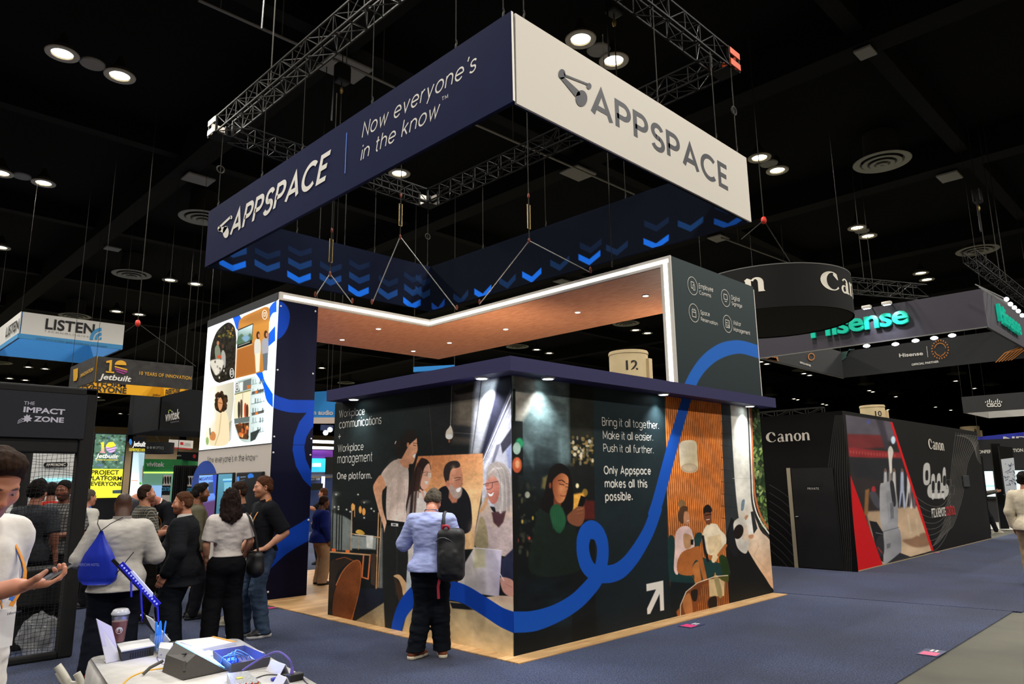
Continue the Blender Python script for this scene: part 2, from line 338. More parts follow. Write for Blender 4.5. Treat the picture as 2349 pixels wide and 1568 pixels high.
# ------------------------------------------------------------------ painted sheets (prints): a fine mesh whose ink is painted here
def fbm(shape, cells, oct=4, seed=0):
    r = np.random.default_rng(seed); out = np.zeros(shape); amp = 1.; tot = 0
    cy, cx = cells if hasattr(cells, '__len__') else (cells, cells)
    for o in range(oct):
        g = r.random((int(cy)+3, int(cx)+3)); y = np.linspace(0, cy, shape[0]); x = np.linspace(0, cx, shape[1])
        yi, xi = y.astype(int), x.astype(int); fy, fx = (y-yi)[:, None], (x-xi)[None]; fy = fy*fy*(3-2*fy); fx = fx*fx*(3-2*fx)
        G = lambda a, b: g[np.ix_(yi+a, xi+b)]
        out += amp*((G(0, 0)*(1-fx)+G(0, 1)*fx)*(1-fy)+(G(1, 0)*(1-fx)+G(1, 1)*fx)*fy); tot += amp; amp *= .5; cy *= 2; cx *= 2
    return out/tot
class Sheet:
    """a flat print on the parallelogram o + u*U + v*V (metres); paint is laid in photo pixels measured on that plane"""
    def __init__(s, o, U, V, nu, nv, base='000000'):
        s.o, s.U, s.V = (np.array(q, float) for q in (o, U, V)); s.nu, s.nv = nu, nv
        a = np.linspace(0, 1, nu)[None, :, None]; b = np.linspace(0, 1, nv)[:, None, None]
        s.P = s.o + a*s.U + b*s.V
        d = s.P - CO; z = d @ CF; s.X = 1174.5 + FOC*(d @ CR)/z; s.Y = 784 - FOC*(d @ CU)/z
        s.C = np.zeros((nv, nu, 3)); s.C[:] = s.col(base)
    @staticmethod
    def col(c): return np.array([int(c[i:i+2], 16)/255 for i in (0, 2, 4)]) if isinstance(c, str) else np.array(c, float)
    def _cov(s, pts, soft):
        P = np.array(pts, float); m = soft + 1
        sel = (s.X > P[:, 0].min()-m) & (s.X < P[:, 0].max()+m) & (s.Y > P[:, 1].min()-m) & (s.Y < P[:, 1].max()+m)
        x, y = s.X[sel], s.Y[sel]; ins = np.zeros(len(x), bool); dist = np.full(len(x), 1e9)
        for i in range(len(P)):
            a, b = P[i-1], P[i]; ex, ey = b-a; L = ex*ex+ey*ey+1e-9
            t = np.clip(((x-a[0])*ex+(y-a[1])*ey)/L, 0, 1); dist = np.minimum(dist, (x-a[0]-t*ex)**2+(y-a[1]-t*ey)**2)
            c = ((a[1] > y) != (b[1] > y)) & (x < ex*(y-a[1])/(ey if abs(ey) > 1e-9 else 1e-9)+a[0]); ins ^= c
        d = np.sqrt(dist)*np.where(ins, 1, -1)
        return sel, np.clip(.5+d/max(soft, .01), 0, 1), x, y
    def _ink(s, sel, cov, x, y, c, alpha, grad, tex=0., seed=0, tc=(60, 60)):
        if grad is None: col = s.col(c)[None]
        else:
            (ax, ay), (bx, by), c2 = grad; L = (bx-ax)**2+(by-ay)**2; t = np.clip(((x-ax)*(bx-ax)+(y-ay)*(by-ay))/L, 0, 1)[:, None]
            col = s.col(c)[None]*(1-t)+s.col(c2)[None]*t
        if tex: col = np.clip(col*(1+tex*(fbm(s.X.shape, tc, 3, seed)[sel][:, None]*2-1)), 0, 1)
        k = (cov*alpha)[:, None]; s.C[sel] = s.C[sel]*(1-k)+col*k
    def poly(s, pts, c, soft=1.5, alpha=1., grad=None, smooth=0, **k):
        if smooth: pts = spline(pts, smooth, True)
        sel, cov, x, y = s._cov(pts, soft); s._ink(sel, cov, x, y, c, alpha, grad, **k); return s
    def sm(s, pts, c, soft=1.5, alpha=1., grad=None, **k): return s.poly(pts, c, soft, alpha, grad, 5, **k)
    def ell(s, cx, cy, rx, ry, c, soft=1.5, alpha=1., rot=0., **k):
        g = np.linspace(0, 2*math.pi, 29)[:-1]; R_ = math.radians(rot)
        return s.poly([(cx+rx*math.cos(t)*math.cos(R_)-ry*math.sin(t)*math.sin(R_), cy+rx*math.cos(t)*math.sin(R_)+ry*math.sin(t)*math.cos(R_)) for t in g], c, soft, alpha, **k)
    def line(s, pts, w, c, soft=1., alpha=1., smooth=0, closed=False):
        if smooth: pts = spline(pts, smooth, closed)
        P = np.array(pts, float); W_ = np.full(len(P), w) if np.isscalar(w) else np.interp(np.linspace(0, 1, len(P)), np.linspace(0, 1, len(w)), w)
        mw = W_.max(); sel = (s.X > P[:, 0].min()-mw) & (s.X < P[:, 0].max()+mw) & (s.Y > P[:, 1].min()-mw) & (s.Y < P[:, 1].max()+mw)
        x, y = s.X[sel], s.Y[sel]; best = np.full(len(x), -1e9)
        for i in range(len(P)-1):
            a, b = P[i], P[i+1]; ex, ey = b-a; L = ex*ex+ey*ey+1e-9; t = np.clip(((x-a[0])*ex+(y-a[1])*ey)/L, 0, 1)
            best = np.maximum(best, (W_[i]*(1-t)+W_[i+1]*t)/2-np.hypot(x-a[0]-t*ex, y-a[1]-t*ey))
        s._ink(sel, np.clip(.5+best/max(soft, .01), 0, 1), x, y, c, alpha, None); return s
    def glow(s, cx, cy, r, c, alpha=1., ry=None, p=2.):
        ry = ry or r; d = ((s.X-cx)/r)**2+((s.Y-cy)/ry)**2; k = (np.exp(-d*p)*alpha)[..., None]; s.C = s.C*(1-k)+s.col(c)*k; return s
    def tint(s, f): s.C = np.clip(f(s.C, s.X, s.Y), 0, 1); return s
    def grain(s, amt, cells, seed=0, oct=3): s.C = np.clip(s.C*(1+amt*(fbm(s.C.shape[:2], cells, oct, seed)[..., None]*2-1)), 0, 1); return s
    def build(s, name, m, parent, gain=1., floor=0.):
        nv, nu = s.nv, s.nu; idx = np.arange(nu*nv).reshape(nv, nu)
        F_ = np.stack([idx[:-1, :-1], idx[:-1, 1:], idx[1:, 1:], idx[1:, :-1]], -1).reshape(-1, 4)
        o = link_mesh(name, s.P.reshape(-1, 3), F_, m, parent)
        c = s.C.reshape(-1, 3); c = np.where(c <= .04045, c/12.92, ((c+.055)/1.055)**2.4)*gain + floor
        a = o.data.color_attributes.new('ink', 'FLOAT_COLOR', 'POINT'); a.data.foreach_set('color', np.concatenate([np.clip(c, 0, 1), np.ones((len(c), 1))], 1).astype(np.float32).ravel())
        return o
# ================================================================== the hall
M_black = mat('black_paint', '090909', .9, noise=.3, nscale=.6, spec=.15)
# floor: bare concrete, with carpets laid on it
o = struct(MB().box((-26, -26, -.2), (152, 114, 0)).build('floor', mat('concrete', '4d4b3f', .75, noise=.22, nscale=1.6, bump=.15, bscale=60)))
def carpet_mat(name, a, b, patch=.25):
    m = bpy.data.materials.new(name); m.use_nodes = True; nt = m.node_tree; N = nt.nodes.new; L = nt.links.new; p = nt.nodes['Principled BSDF']
    tc = N('ShaderNodeTexCoord'); n1 = N('ShaderNodeTexNoise'); n1.inputs['Scale'].default_value = 75; n1.inputs['Detail'].default_value = 2
    n2 = N('ShaderNodeTexNoise'); n2.inputs['Scale'].default_value = .7; n2.inputs['Detail'].default_value = 3
    L(tc.outputs['Object'], n1.inputs['Vector']); L(tc.outputs['Object'], n2.inputs['Vector'])
    cr = N('ShaderNodeValToRGB'); cr.color_ramp.elements[0].position = .40; cr.color_ramp.elements[1].position = .66
    cr.color_ramp.elements[0].color = (*lin(a), 1); cr.color_ramp.elements[1].color = (*lin(b), 1); L(n1.outputs['Fac'], cr.inputs[0])
    r = N('ShaderNodeMapRange'); r.inputs[1].default_value = .35; r.inputs[2].default_value = .65; r.inputs[3].default_value = 1-patch; r.inputs[4].default_value = 1+patch; L(n2.outputs['Fac'], r.inputs[0])
    mx = N('ShaderNodeMix'); mx.data_type = 'RGBA'; mx.blend_type = 'MULTIPLY'; mx.inputs[0].default_value = 1; L(cr.outputs[0], mx.inputs[6]); L(r.outputs[0], mx.inputs[7]); L(mx.outputs[2], p.inputs['Base Color'])
    bp = N('ShaderNodeBump'); bp.inputs['Strength'].default_value = .8; bp.inputs['Distance'].default_value = .01; L(n1.outputs['Fac'], bp.inputs['Height']); L(bp.outputs[0], p.inputs['Normal'])
    p.inputs['Roughness'].default_value = .95; p.inputs['Specular IOR Level'].default_value = .1; p.inputs['Sheen Weight'].default_value = .15
    return m
CARP = carpet_mat('carpet_blue', '0e142a', '3e4b6e'); CARP2 = carpet_mat('carpet_blue_cross', '10162f', '3b4568')
def carpet(pts, m, label, t=.012):
    return tag(MB().slab([(x, y, 0.0) for x, y in pts], (0, 0, 1), t).build('carpet', m), label, 'carpet', 'blue aisle carpets')
carpet([(-7.5, -3.0), (5.84, -2.86), (5.47, -.12), (5.35, 40), (-7.5, 40)], CARP, 'dark blue aisle carpet around the tall booth, its edge lying on bare concrete')
carpet([(5.86, -2.95), (8.65, -3.1), (8.6, 40), (5.36, 40), (5.49, -.12)], CARP2, 'darker blue carpet strip crossing in front of the black private door', .014)
carpet([(8.67, -3.1), (60, -3.3), (60, .08), (8.67, .02)], CARP, 'bright blue carpet lane running away beside the black booth wall')
# ceiling with joists, beams, pipes
struct(MB().box((-26, -26, CEIL+.9), (152, 114, CEIL+1.0)).build('ceiling', M_black))
M_beam = mat('ceiling_beam', '0d0d0d', .85, noise=.2, nscale=1., spec=.2)
for i, bx in enumerate((-10.8, 2.95, 12.2, 21.5, 30.7, 40, 49, 68, 86)):
    struct(MB().box((bx-.35, -20, CEIL-.1), (bx+.35, 110, CEIL+.9)).build(f'trim_{i+1}', M_beam))
for i, by in enumerate((0., 9., 18., 27.2, 36.3, 45, 63, 81, 99)):
    struct(MB().box((-24, by-.2, CEIL+.25), (150, by+.2, CEIL+.9)).build(f'trim_{i+11}', M_beam))
M_steel = mat('steel_grey', '8a8a88', .45, .6)
for i, (pa, pb) in enumerate([((455, 0), (690, 105)), ((765, 135), (905, 200)), ((1090, 285), (1455, 445)), ((1655, 545), (1830, 610))]):
    a, b = on(*pa, 'z', 11.2), on(*pb, 'z', 11.2)
    tag(MB().tube([a, b], .035, 8).tube([a*.8+b*.2, a*.8+b*.2+np.array([0, 0, 1.66])], .012, 5).tube([a*.2+b*.8, a*.2+b*.8+np.array([0, 0, 1.66])], .012, 5).build('conduit_pipe', M_steel), ['steel pipe crossing the top left of the ceiling', 'short steel pipe between plate and hanging navy sign', 'long steel pipe seen inside the hanging sign ring', 'steel pipe above the round black hanging sign'][i], 'pipe', 'pipes under the ceiling')
# hall walls
M_hallwall = mat('hall_wall', 'b09a7c', .85, noise=.06, nscale=.5)
struct(MB().box((-26, 112, 0), (152, 112.4, 13)).build('wall_back', M_hallwall))
struct(MB().box((150, -26, 0), (150.4, 112, 13)).build('wall_right', mat('hall_wall_dark', '0c0c0c', .9, spec=.1)))
struct(MB().box((-24.4, -26, 0), (-24, 112, 13)).build('wall_left', M_hallwall))
struct(MB().box((-24, -24.4, 0), (150, -24, 13)).build('wall_front', M_hallwall))
# dark band of ducts high on the far wall, and the small windows below it
struct(MB().box((-24, 111.0, 10.6), (150, 111.9, 12.9)).build('trim_30', M_black))
k = 0
for px_ in (304, 420, 1700):
    for q in range(3):
        c = on(px_ + 5*q - 5, 1003, 'y', 111.8); k += 1
        w = MB().box((c[0]-.28, 111.85, c[2]-.6), (c[0]+.2, 111.99, c[2]+.6)).build(f'window_{k}', mat('dark_glass', '0b0c0e', .2)); struct(w)
# ------------------------------------------------------------------ downlights
M_lens = mat('lamp_lens', 'fff4dc', .5, emit=22, light=False); M_ring = mat('lamp_ring', 'c9c5b8', .5); M_disc = mat('cover_disc', 'a8a69d', .6)
M_can = mat('lamp_can', '2a2a28', .6)
def lamp_proto():
    t = thing('ceiling_downlight', 'round high bay downlight', 'ceiling light')
    MB().lathe([(.24, 0), (.26, .12), (.12, .3), (.06, .5)], n=20).build('housing', M_can, t, True)
    MB().lathe([(.24, -.04), (.36, -.05), (.37, -.02), (.25, .02)], n=24, cap=False).build('trim_ring', M_ring, t, True)
    MB().lathe([(.001, -.03), (.15, -.025), (.235, .0)], n=20).build('lens', M_lens, t, True)
    return t
LP0 = lamp_proto()
LAMPS = [(143, 121), (275, 172), (1332, 88), (1408, 137), (1742, 360), (1783, 389), (916, 396), (1966, 521), (1991, 540), (390, 641), (448, 650), (100, 418), (2, 395), (2, 566), (267, 713), (319, 720), (2112, 625), (2126, 640), (1458, 756), (1485, 763), (1231, 801), (1260, 809),
 (738, 843), (1744, 829), (1759, 834), (1844, 856), (1857, 860), (2192, 873), (2235, 890), (1994, 895), (2002, 898), (1821, 914), (1830, 916), (1887, 926), (1896, 928), (2146, 933), (2181, 940), (2037, 939), (2055, 909), (224, 910), (210, 933), (328, 914), (375, 923), (400, 926), (322, 936), (345, 938), (276, 948), (299, 950), (236, 958), (257, 960), (221, 969), (253, 973), (331, 977), (350, 978), (22, 867), (58, 871), (65, 841), (104, 845)]
_near = {0: 'left of two lit downlights at the top left corner', 1: 'right of two lit downlights at the top left corner', 2: 'upper lit downlight behind the white hanging sign', 3: 'lower lit downlight behind the white hanging sign', 4: 'left lit downlight just right of the white sign end', 5: 'right lit downlight just right of the white sign end', 6: 'lone lit downlight seen inside the hanging sign ring', 7: 'left of a small lit pair above the round black sign', 8: 'right of a small lit pair above the round black sign', 9: 'left of a lit pair left of the chevron banner', 10: 'right of a lit pair left of the chevron banner', 11: 'lit downlight near the left edge beside a pale disc', 12: 'lit downlight cut by the left edge, upper one', 13: 'lit downlight cut by the left edge, lower one', 14: 'left of a small lit pair above the yellow sign', 15: 'right of a small lit pair above the yellow sign', 16: 'upper lit downlight over the truss by the green letters sign', 17: 'lower lit downlight over the truss by the green letters sign', 18: 'left small downlight under the wooden canopy end', 19: 'right small downlight under the wooden canopy end', 20: 'left small downlight between canopy and room roof', 21: 'right small downlight between canopy and room roof'}
for i, (x, y) in enumerate(LAMPS):
    p = on(x, y, 'z', CEIL - .1); o = LP0 if i == 0 else copy_tree(LP0); o.location = p
    o['label'] = _near.get(i, 'tiny bright downlight far back on the black ceiling'); o['group'] = 'ceiling downlights' if i in _near else 'far ceiling downlights'
M_plate = mat('ceiling_plate', '9a9a96', .7)
dsc = [((212, 149), 'pale cover disc between the top left downlights'), ((1373, 117), 'pale cover disc between downlights behind the white sign'), ((1764, 377), 'pale cover disc between downlights right of the white sign'), ((50, 406), 'pale cover disc beside the left edge downlight'), ((1978, 531), 'pale cover disc in the pair above the round black sign'), ((889, 385), 'pale cover disc beside the lone downlight inside the sign ring')]
for i, ((x, y), lb) in enumerate(dsc):
    p = on(x, y, 'z', CEIL - .1); o = MB().lathe([(.27, 0), (.29, .03), (.28, .06)], n=24).build('ceiling_cover', M_plate); o.location = p; tag(o, lb, 'ceiling cover', 'pale discs between the downlights')
# air diffusers: nested cones
def diffuser():
    t = thing('air_diffuser', 'round air diffuser', 'air vent')
    for r0, r1, z in ((.62, .86, -.02), (.40, .58, -.06), (.20, .36, -.1), (.02, .16, -.14)):
        MB().lathe([(r0, z+.10), (r0+.05, z), (r1, z-.02), (r1+.02, z), (r0+.08, z+.06)], n=40, cap=False).build('cone_ring', mat('diffuser_white', 'a9a89e', .6), t, True)
    MB().lathe([(.5, .97), (.55, .0)], n=32).build('duct', M_can, t, True)
    return t
DF0 = diffuser()
DIF = [((2023, 370), 'large round air diffuser alone on the right of the ceiling'), ((465, 498), 'round air diffuser half hidden by the navy sign end'), ((2242, 573), 'round air diffuser by the right edge behind a hoist'), ((302, 628), 'round air diffuser left of the chevron banner'), ((172, 724), 'round air diffuser above the white and blue sign'), ((1436, 741), 'round air diffuser under the canopy end'), ((1187, 794), 'round air diffuser just above the room roof corner'), ((794, 877), 'round air diffuser above the left end of the room roof'), ((0, 831), 'round air diffuser cut by the left edge'), ((222, 916), 'small air diffuser under the yellow banner'), ((1986, 880), 'round air diffuser under the green letters sign, middle one'), ((2195, 856), 'round air diffuser under the green letters sign, right one'), ((2273, 882), 'round air diffuser above the dark grey hanging sign'), ((1767, 905), 'round air diffuser right of the dark tower panel'), ((2055, 902), 'small air diffuser above the column marked 10'), ((1861, 923), 'small air diffuser above the black booth wall'), ((1839, 848), 'round air diffuser under the amber lined sign corner')]
for i, ((x, y), lb) in enumerate(DIF):
    p = on(x, y, 'z', CEIL - .1); o = DF0 if i == 0 else copy_tree(DF0); o.location = p; tag(o, lb, 'air vent', 'round ceiling air diffusers')
for i, ((x, y), lb) in enumerate([((790, 158), 'square pale ceiling plate over the navy sign'), ((455, 412), 'square pale ceiling plate left of the navy sign'), ((258, 571), 'small pale ceiling plate above the left diffuser'), ((1326, 398), 'square pale ceiling plate seen inside the sign ring'), ((1648, 547), 'pale ceiling plate above the dark tower panel'), ((2178, 406), 'pale ceiling plate right of the large diffuser'), ((1985, 122), 'small pale ceiling plate high on the right'), ((1290, 646), 'pale ceiling plate behind the canopy cables')]):
    p = on(x, y, 'z', CEIL - .2); s = (.55, .45, .3, .5, .4, .4, .25, .4)[i]
    tag(MB().rbox(p - (s, s*.8, .02), p + (s, s*.8, .05), .02).build('ceiling_plate', M_plate), lb, 'ceiling panel', 'square plates on the ceiling')
# numbered columns
M_col = mat('column_cream', 'c9b48c', .8, noise=.06, nscale=2); M_num = mat('number_black', '15120e', .7)
for (x, yt, dep, w, txt, tw, ty) in ((1441, 808, 26, 88, '12', 27, 845), (2000, 930, 40, 52, '10', 15, 951), (2224, 978, 52, 38, '8', 6, 990)):
    c = at(x, yt, dep); r = w*dep/FOC/2
    t = thing('numbered_column', f'round cream column marked {txt}' + {'12': ' above the room roof', '10': ' behind the black booth wall', '8': ' far right behind the striped wall'}[txt], 'column', (c[0], c[1], 0), 'numbered hall columns')
    MB().lathe([(r, 0), (r, c[2])], (c[0], c[1], 0), 40).build('shaft', M_col, t, True)
    MB().lathe([(r+.02, 0), (r+.02, .08)], (c[0], c[1], c[2]-.12), 40).build('top_band', M_col, t, True)
    e = c+_r0*r*.92-_f0*r*.5; MB().box((e[0]-.1, e[1]-.1, c[2]-2.5), (e[0]+.1, e[1]+.1, c[2]-.3)).build('conduit', M_col, t)
    f = np.array([-_f0[0], -_f0[1], 0.]); fr = np.array([_r0[0], _r0[1], 0]); q = np.array([c[0], c[1], 0]); hz = at(x, ty, dep)[2]; hw = tw*dep/FOC/2
    v, fc = font_tris(txt, .022); a0 = .12; v0, v1 = v[:, 0].min(), v[:, 0].max()
    ang = (v[:, 0]-v0)/(v1-v0)*2*hw/r - hw/r; P = [q + (f*math.cos(a) + fr*math.sin(a))*(r+.006) + np.array([0, 0, hz + (yy/CAPH-.5)*hw*(1.5 if len(txt) > 1 else 3)]) for a, yy in zip(ang, v[:, 1])]
    link_mesh('number', P, fc, M_num, t)
# ================================================================== the tall corner booth
RX, LY, WH = 5.37, 3.38, 2.75                # lengths of the two printed walls and their height
M_navy = mat('navy_laminate', '1a1b3a', .5, spec=.3); M_fascia = mat('fascia_navy', '2a2854', .6, spec=.3)
M_white = mat('white_laminate', 'd9d4cc', .55); M_ink = mat('letter_white', 'd9d5cd', .6); M_dark = mat('letter_dark', '23242e', .6)
M_wood = mat_wood('platform_wood', 'b98d5c', 'dcb583', (1.2, 9, 1), (1.1, .14), .4)
pl = thing('wood_platform', 'thin light oak platform under the tall booth', 'platform', (2.6, 4, 0))
MB().box((-.16, -.22, .0125), (5.34, 8.1, .022)).build('plank_deck', M_wood, pl)
MB().box((-.163, -.223, .0125), (5.343, -.218, .02)).build('edge_strip', mat('oak_edge', 'b08a5e', .5), pl)
room = thing('mural_room', 'low room with photo printed walls and a navy roof edge', 'exhibit room', (2.6, 1.6, .022))
MB().box((.012, .03, .022), (.1, LY, WH)).box((.03, .012, .022), (RX, .1, WH)).build('wall_core', mat('wall_core', '15171c', .6), room)
MB().box((RX-.1, .1, .022), (RX, LY, WH)).box((.1, LY-.1, .022), (RX, LY, WH)).build('rear_wall', M_navy, room)
MB().box((-.24, -.24, WH-.03), (5.43, 3.2, WH+.115)).build('roof_slab', M_fascia, room)
MB().box((5.43, -.24, WH-.03), (5.44, 3.2, WH+.115)).build('roof_end_cap', M_fascia, room)
M_spot = mat('spot_lens', 'e8fbff', .4, emit=14, light=False)
for i, (x, y) in enumerate(((-.13, 2.72), (-.13, .3), (.42, -.13), (2.57, -.13), (4.82, -.13))):
    h = MB().lathe([(.07, WH-.045), (.075, WH-.03), (.075, WH-.02)], (x, y, 0), 20).build('recessed_light', M_white, room)
    MB().lathe([(.001, WH-.05), (.055, WH-.048), (.055, WH-.04)], (x, y, 0), 20).build('lens', M_spot, h)
    tx, ty = (x+.16, y) if i < 2 else (x, y+.16)
    new_light('wall_washer', 'SPOT', (x, y, WH-.06), (34, 100, 100, 80, 90)[i], (.86, .97, 1) if i != 1 else (.97, .97, 1), (tx, ty, .9), spot_size=1.75, spot_blend=1., shadow_soft_size=.03)
# ---- left wall print
ZB, ZT = .022, WH-.03
K = lambda s, ox, oy: (lambda pts: [(ox + x/s, oy + y/s) for x, y in pts])
A = Sheet((.0, LY, ZT), (0, -LY, 0), (0, 0, -(ZT-ZB)), 440, 620, '0c0f0f')
def KA(pts, dy=0): return [(740 + x/3.564, 860 + (y+dy)/3.564) for x, y in pts]
KB = lambda pts: KA(pts, 855.4)
def mural_left(s):
    P, Q = KA, KB
    s.glow(980, 870, 150, '1a1d1c', .6); s.glow(860, 960, 120, '121a1a', .7)
    s.poly(P([(1060, 40), (1260, 40), (1215, 560), (1050, 560)]), '2c2824', 12); s.poly(P([(1090, 150), (1250, 120), (1225, 400), (1110, 410)]), '4b443a', 14, .8); s.poly(P([(1060, 130), (1260, 60), (1265, 130), (1100, 160)]), '15130f', 5)
    s.poly(P([(1060, 405), (1240, 425), (1235, 520), (1075, 500)]), '171719', 6); s.line(P([(1070, 470), (1240, 480)]), 1.2, '3a3936')
    s.poly(P([(1430, 20), (1545, 10), (1545, 150), (1310, 720), (1265, 650), (1340, 400)]), '12131d', 4); s.poly(P([(870, 90), (1055, 60), (1045, 640), (860, 640)]), '101112', 8); s.line(P([(858, 60), (900, 640)]), 1, '262624')
    s.poly(P([(1235, 170), (1255, 20), (1440, 10), (1405, 150), (1345, 420), (1285, 650), (1205, 650), (1225, 400)]), 'a3a5ad', 9, grad=((1100, 870), (1085, 1040), '6d7076')); s.line(P([(1370, 30), (1320, 300), (1250, 640)]), 8, '84868e', 6, .6); s.line(P([(1300, 30), (1270, 300), (1222, 640)]), 2, '2f3034', 2)
    # window side on the right
    s.poly(P([(1545, 110), (1545, 1100), (1300, 1060), (1308, 700)]), '9d9fae', 3); s.poly(P([(1545, 90), (1545, 200), (1320, 700), (1300, 690)]), '3a3c4a', 2); s.line(P([(1545, 150), (1315, 690)]), 2, 'c8c8d2'); s.line(P([(1545, 250), (1320, 720)]), 1.4, '6b6d7c'); s.line(P([(1545, 330), (1325, 760)]), 5, 'b9bac6', 2)
    s.poly(P([(1545, 430), (1545, 560), (1470, 640), (1455, 560)]), '24242f', 3); s.poly(P([(1420, 570), (1455, 560), (1400, 720), (1380, 720)]), '5a5a6a', 3); s.poly(P([(1500, 620), (1545, 560), (1545, 760), (1520, 760)]), '6f7aa0', 5)
    # pendant
    s.line(P([(1058, 40), (1046, 415)]), 1.3, '6a665f'); s.sm(P([(1046, 412), (1062, 450), (1066, 495), (1050, 522), (1020, 522), (1004, 498), (1012, 455), (1032, 430)]), 'b3aa9b', 1.2); s.ell(1030.5, 1001, 7.6, 5.5, 'e9e3d8', 1.5); s.ell(1030.5, 1011, 2, 4, '8a4a2e', 2)
    # orange board
    s.poly(P([(780, 662), (1310, 640), (1313, 900), (1290, 1020), (1250, 1250), (1240, 1420), (880, 1440), (690, 1000)]), 'a9623a', 2, grad=((1000, 1050), (1090, 1180), 'c69a66')); s.line(P([(890, 665), (880, 900)]), 4, 'c08050', 4, .5); s.glow(1075, 1150, 36, 'd9b780', .55, 60)
    # woman 4
    s.sm(P([(1340, 820), (1362, 735), (1430, 706), (1492, 735), (1530, 800), (1545, 900), (1552, 1100), (1490, 1150), (1430, 1150), (1400, 1060), (1345, 1010), (1300, 1100), (1285, 1100), (1325, 1000), (1345, 940)]), '8b827e', 2)
    s.sm(P([(1300, 1050), (1275, 1150), (1242, 1375), (1330, 1430), (1560, 1460), (1560, 1080), (1450, 1140), (1390, 1110), (1345, 1030)]), '9e8a7c', 2)
    s.sm(P([(1340, 1120), (1400, 1250), (1560, 1170), (1560, 1520), (1470, 1460), (1350, 1420)]), '9d8a87', 6); s.poly(P([(1382, 1120), (1398, 1205), (1440, 1245), (1478, 1200), (1500, 1110)]), '351f22', 3)
    s.sm(P([(1290, 1160), (1330, 1200), (1355, 1395), (1300, 1415), (1243, 1382), (1265, 1250)]), '7d7150', 3); s.grain(.06, (120, 100), 3)
    s.sm(P([(1348, 850), (1400, 828), (1442, 870), (1446, 950), (1425, 1035), (1385, 1050), (1356, 1005), (1338, 930), (1336, 890)]), 'b0705e', 2, grad=((1115, 1100), (1150, 1140), '8f4f42'))
    s.line(P([(1430, 835), (1470, 900), (1470, 1010), (1455, 1120)]), 6, 'a59c98', 3); s.line(P([(1490, 780), (1520, 900), (1520, 1100)]), 5, '746b69', 3, .7); s.line(P([(1345, 1010), (1330, 1060), (1295, 1110)]), 7, 'a5774f', 3); s.line(P([(1355, 810), (1400, 760), (1460, 760)]), 4, 'a9a09b', 3)
    s.line(P([(1314, 893), (1352, 884), (1436, 868)]), 1.4, '1d1a1c'); s.ell(1117, 1111, 5, 5.5, '7a4338', 2, .6); s.line(P([(1340, 930), (1362, 935), (1385, 920), (1390, 880)]), 1.2, '2b2224'); s.sm(P([(1352, 962), (1378, 972), (1398, 955), (1388, 985), (1364, 988)]), 'efe2dc', 1); s.line(P([(1348, 955), (1372, 968), (1402, 948)]), 1.2, '7f2f2c')
    # man 3
    s.sm(P([(935, 955), (1000, 905), (1120, 905), (1190, 975), (1218, 1100), (1208, 1270), (1090, 1300), (940, 1270), (880, 1100)]), '0c0c0f', 1.5)
    s.poly(P([(1035, 950), (1110, 1000), (1095, 1040), (1060, 1045), (1030, 1000)]), '8a523d', 3)
    s.sm(P([(1000, 810), (1035, 750), (1118, 742), (1140, 800), (1146, 850), (1138, 905), (1133, 975), (1105, 1006), (1062, 990), (1032, 940), (1012, 890)]), 'b47558', 1.5, grad=((1030, 1100), (1062, 1110), '8d5540'))
    s.sm(P([(1030, 905), (1055, 900), (1085, 925), (1138, 915), (1134, 980), (1106, 1008), (1062, 992)]), '8b7d76', 3, .85); s.sm(P([(988, 810), (1000, 742), (1040, 706), (1100, 702), (1126, 735), (1108, 756), (1060, 765), (1042, 800), (1030, 870), (1010, 880)]), '1c1716', 1.5)
    s.ell(1027, 1109.5, 4.4, 8, 'a05f47', 1.5); s.sm(P([(1094, 932), (1128, 918), (1122, 948), (1100, 955)]), 'f0e6de', 1); s.line(P([(1080, 862), (1122, 852)]), 1.4, '2f1d18'); s.line(P([(1075, 845), (1100, 836), (1130, 838)]), 1.6, '2a1c17'); s.line(P([(1130, 850), (1146, 890), (1128, 905)]), 1.2, '7d4531'); s.glow(1041, 1100, 7, 'c98c6c', .6)
    # woman 2
    s.sm(P([(795, 690), (830, 680), (868, 706), (885, 770), (850, 820), (830, 920), (800, 1000), (770, 1200), (700, 1260), (668, 1180), (700, 950), (742, 800)]), '1b1211', 2)
    s.sm(P([(770, 945), (805, 960), (835, 945), (870, 1000), (850, 1090), (780, 1200), (770, 1500), (688, 1560), (672, 1250), (690, 1100), (720, 980)]), 'aea5a0', 3); s.line(P([(735, 960), (720, 1150), (700, 1260)]), 7, '1d1412', 4); s.line(P([(790, 760), (760, 1000), (745, 1200)]), 5, '2e1c17', 4); s.line(P([(810, 780), (780, 1000)]), 2, '4e3226', 2)
    s.sm(P([(835, 755), (868, 722), (882, 770), (884, 835), (872, 885), (856, 918), (822, 935), (800, 900), (812, 830)]), 'bd8871', 1.5); s.line(P([(815, 800), (840, 790), (885, 800)]), 1.2, '3a2a24'); s.ell(979, 1086, 4.5, 7, 'a8755f', 1.5); s.line(P([(826, 815), (850, 820), (858, 790)]), 1.1, '6a4b3f'); s.line(P([(868, 800), (884, 800), (886, 830), (870, 832), (867, 800)]), 1.1, 'd9d5d0'); s.sm(P([(835, 870), (862, 868), (850, 888)]), 'f2e6e2', 1); s.line(P([(800, 940), (820, 960), (830, 1010)]), 5, 'b58470', 2)
    # woman 1
    s.sm(P([(525, 1180), (530, 880), (600, 700), (650, 690), (700, 760), (700, 950), (680, 1080), (690, 1215), (600, 1210)]), 'a69184', 1.5, grad=((885, 1100), (935, 1110), 'b4a096')); s.sm(P([(478, 812), (545, 725), (605, 690), (640, 720), (580, 830), (520, 910), (500, 870)]), 'a08c80', 1.5)
    s.sm(P([(630, 790), (660, 900), (630, 1010), (560, 1100), (600, 950)]), '8f7b70', 8, .5)
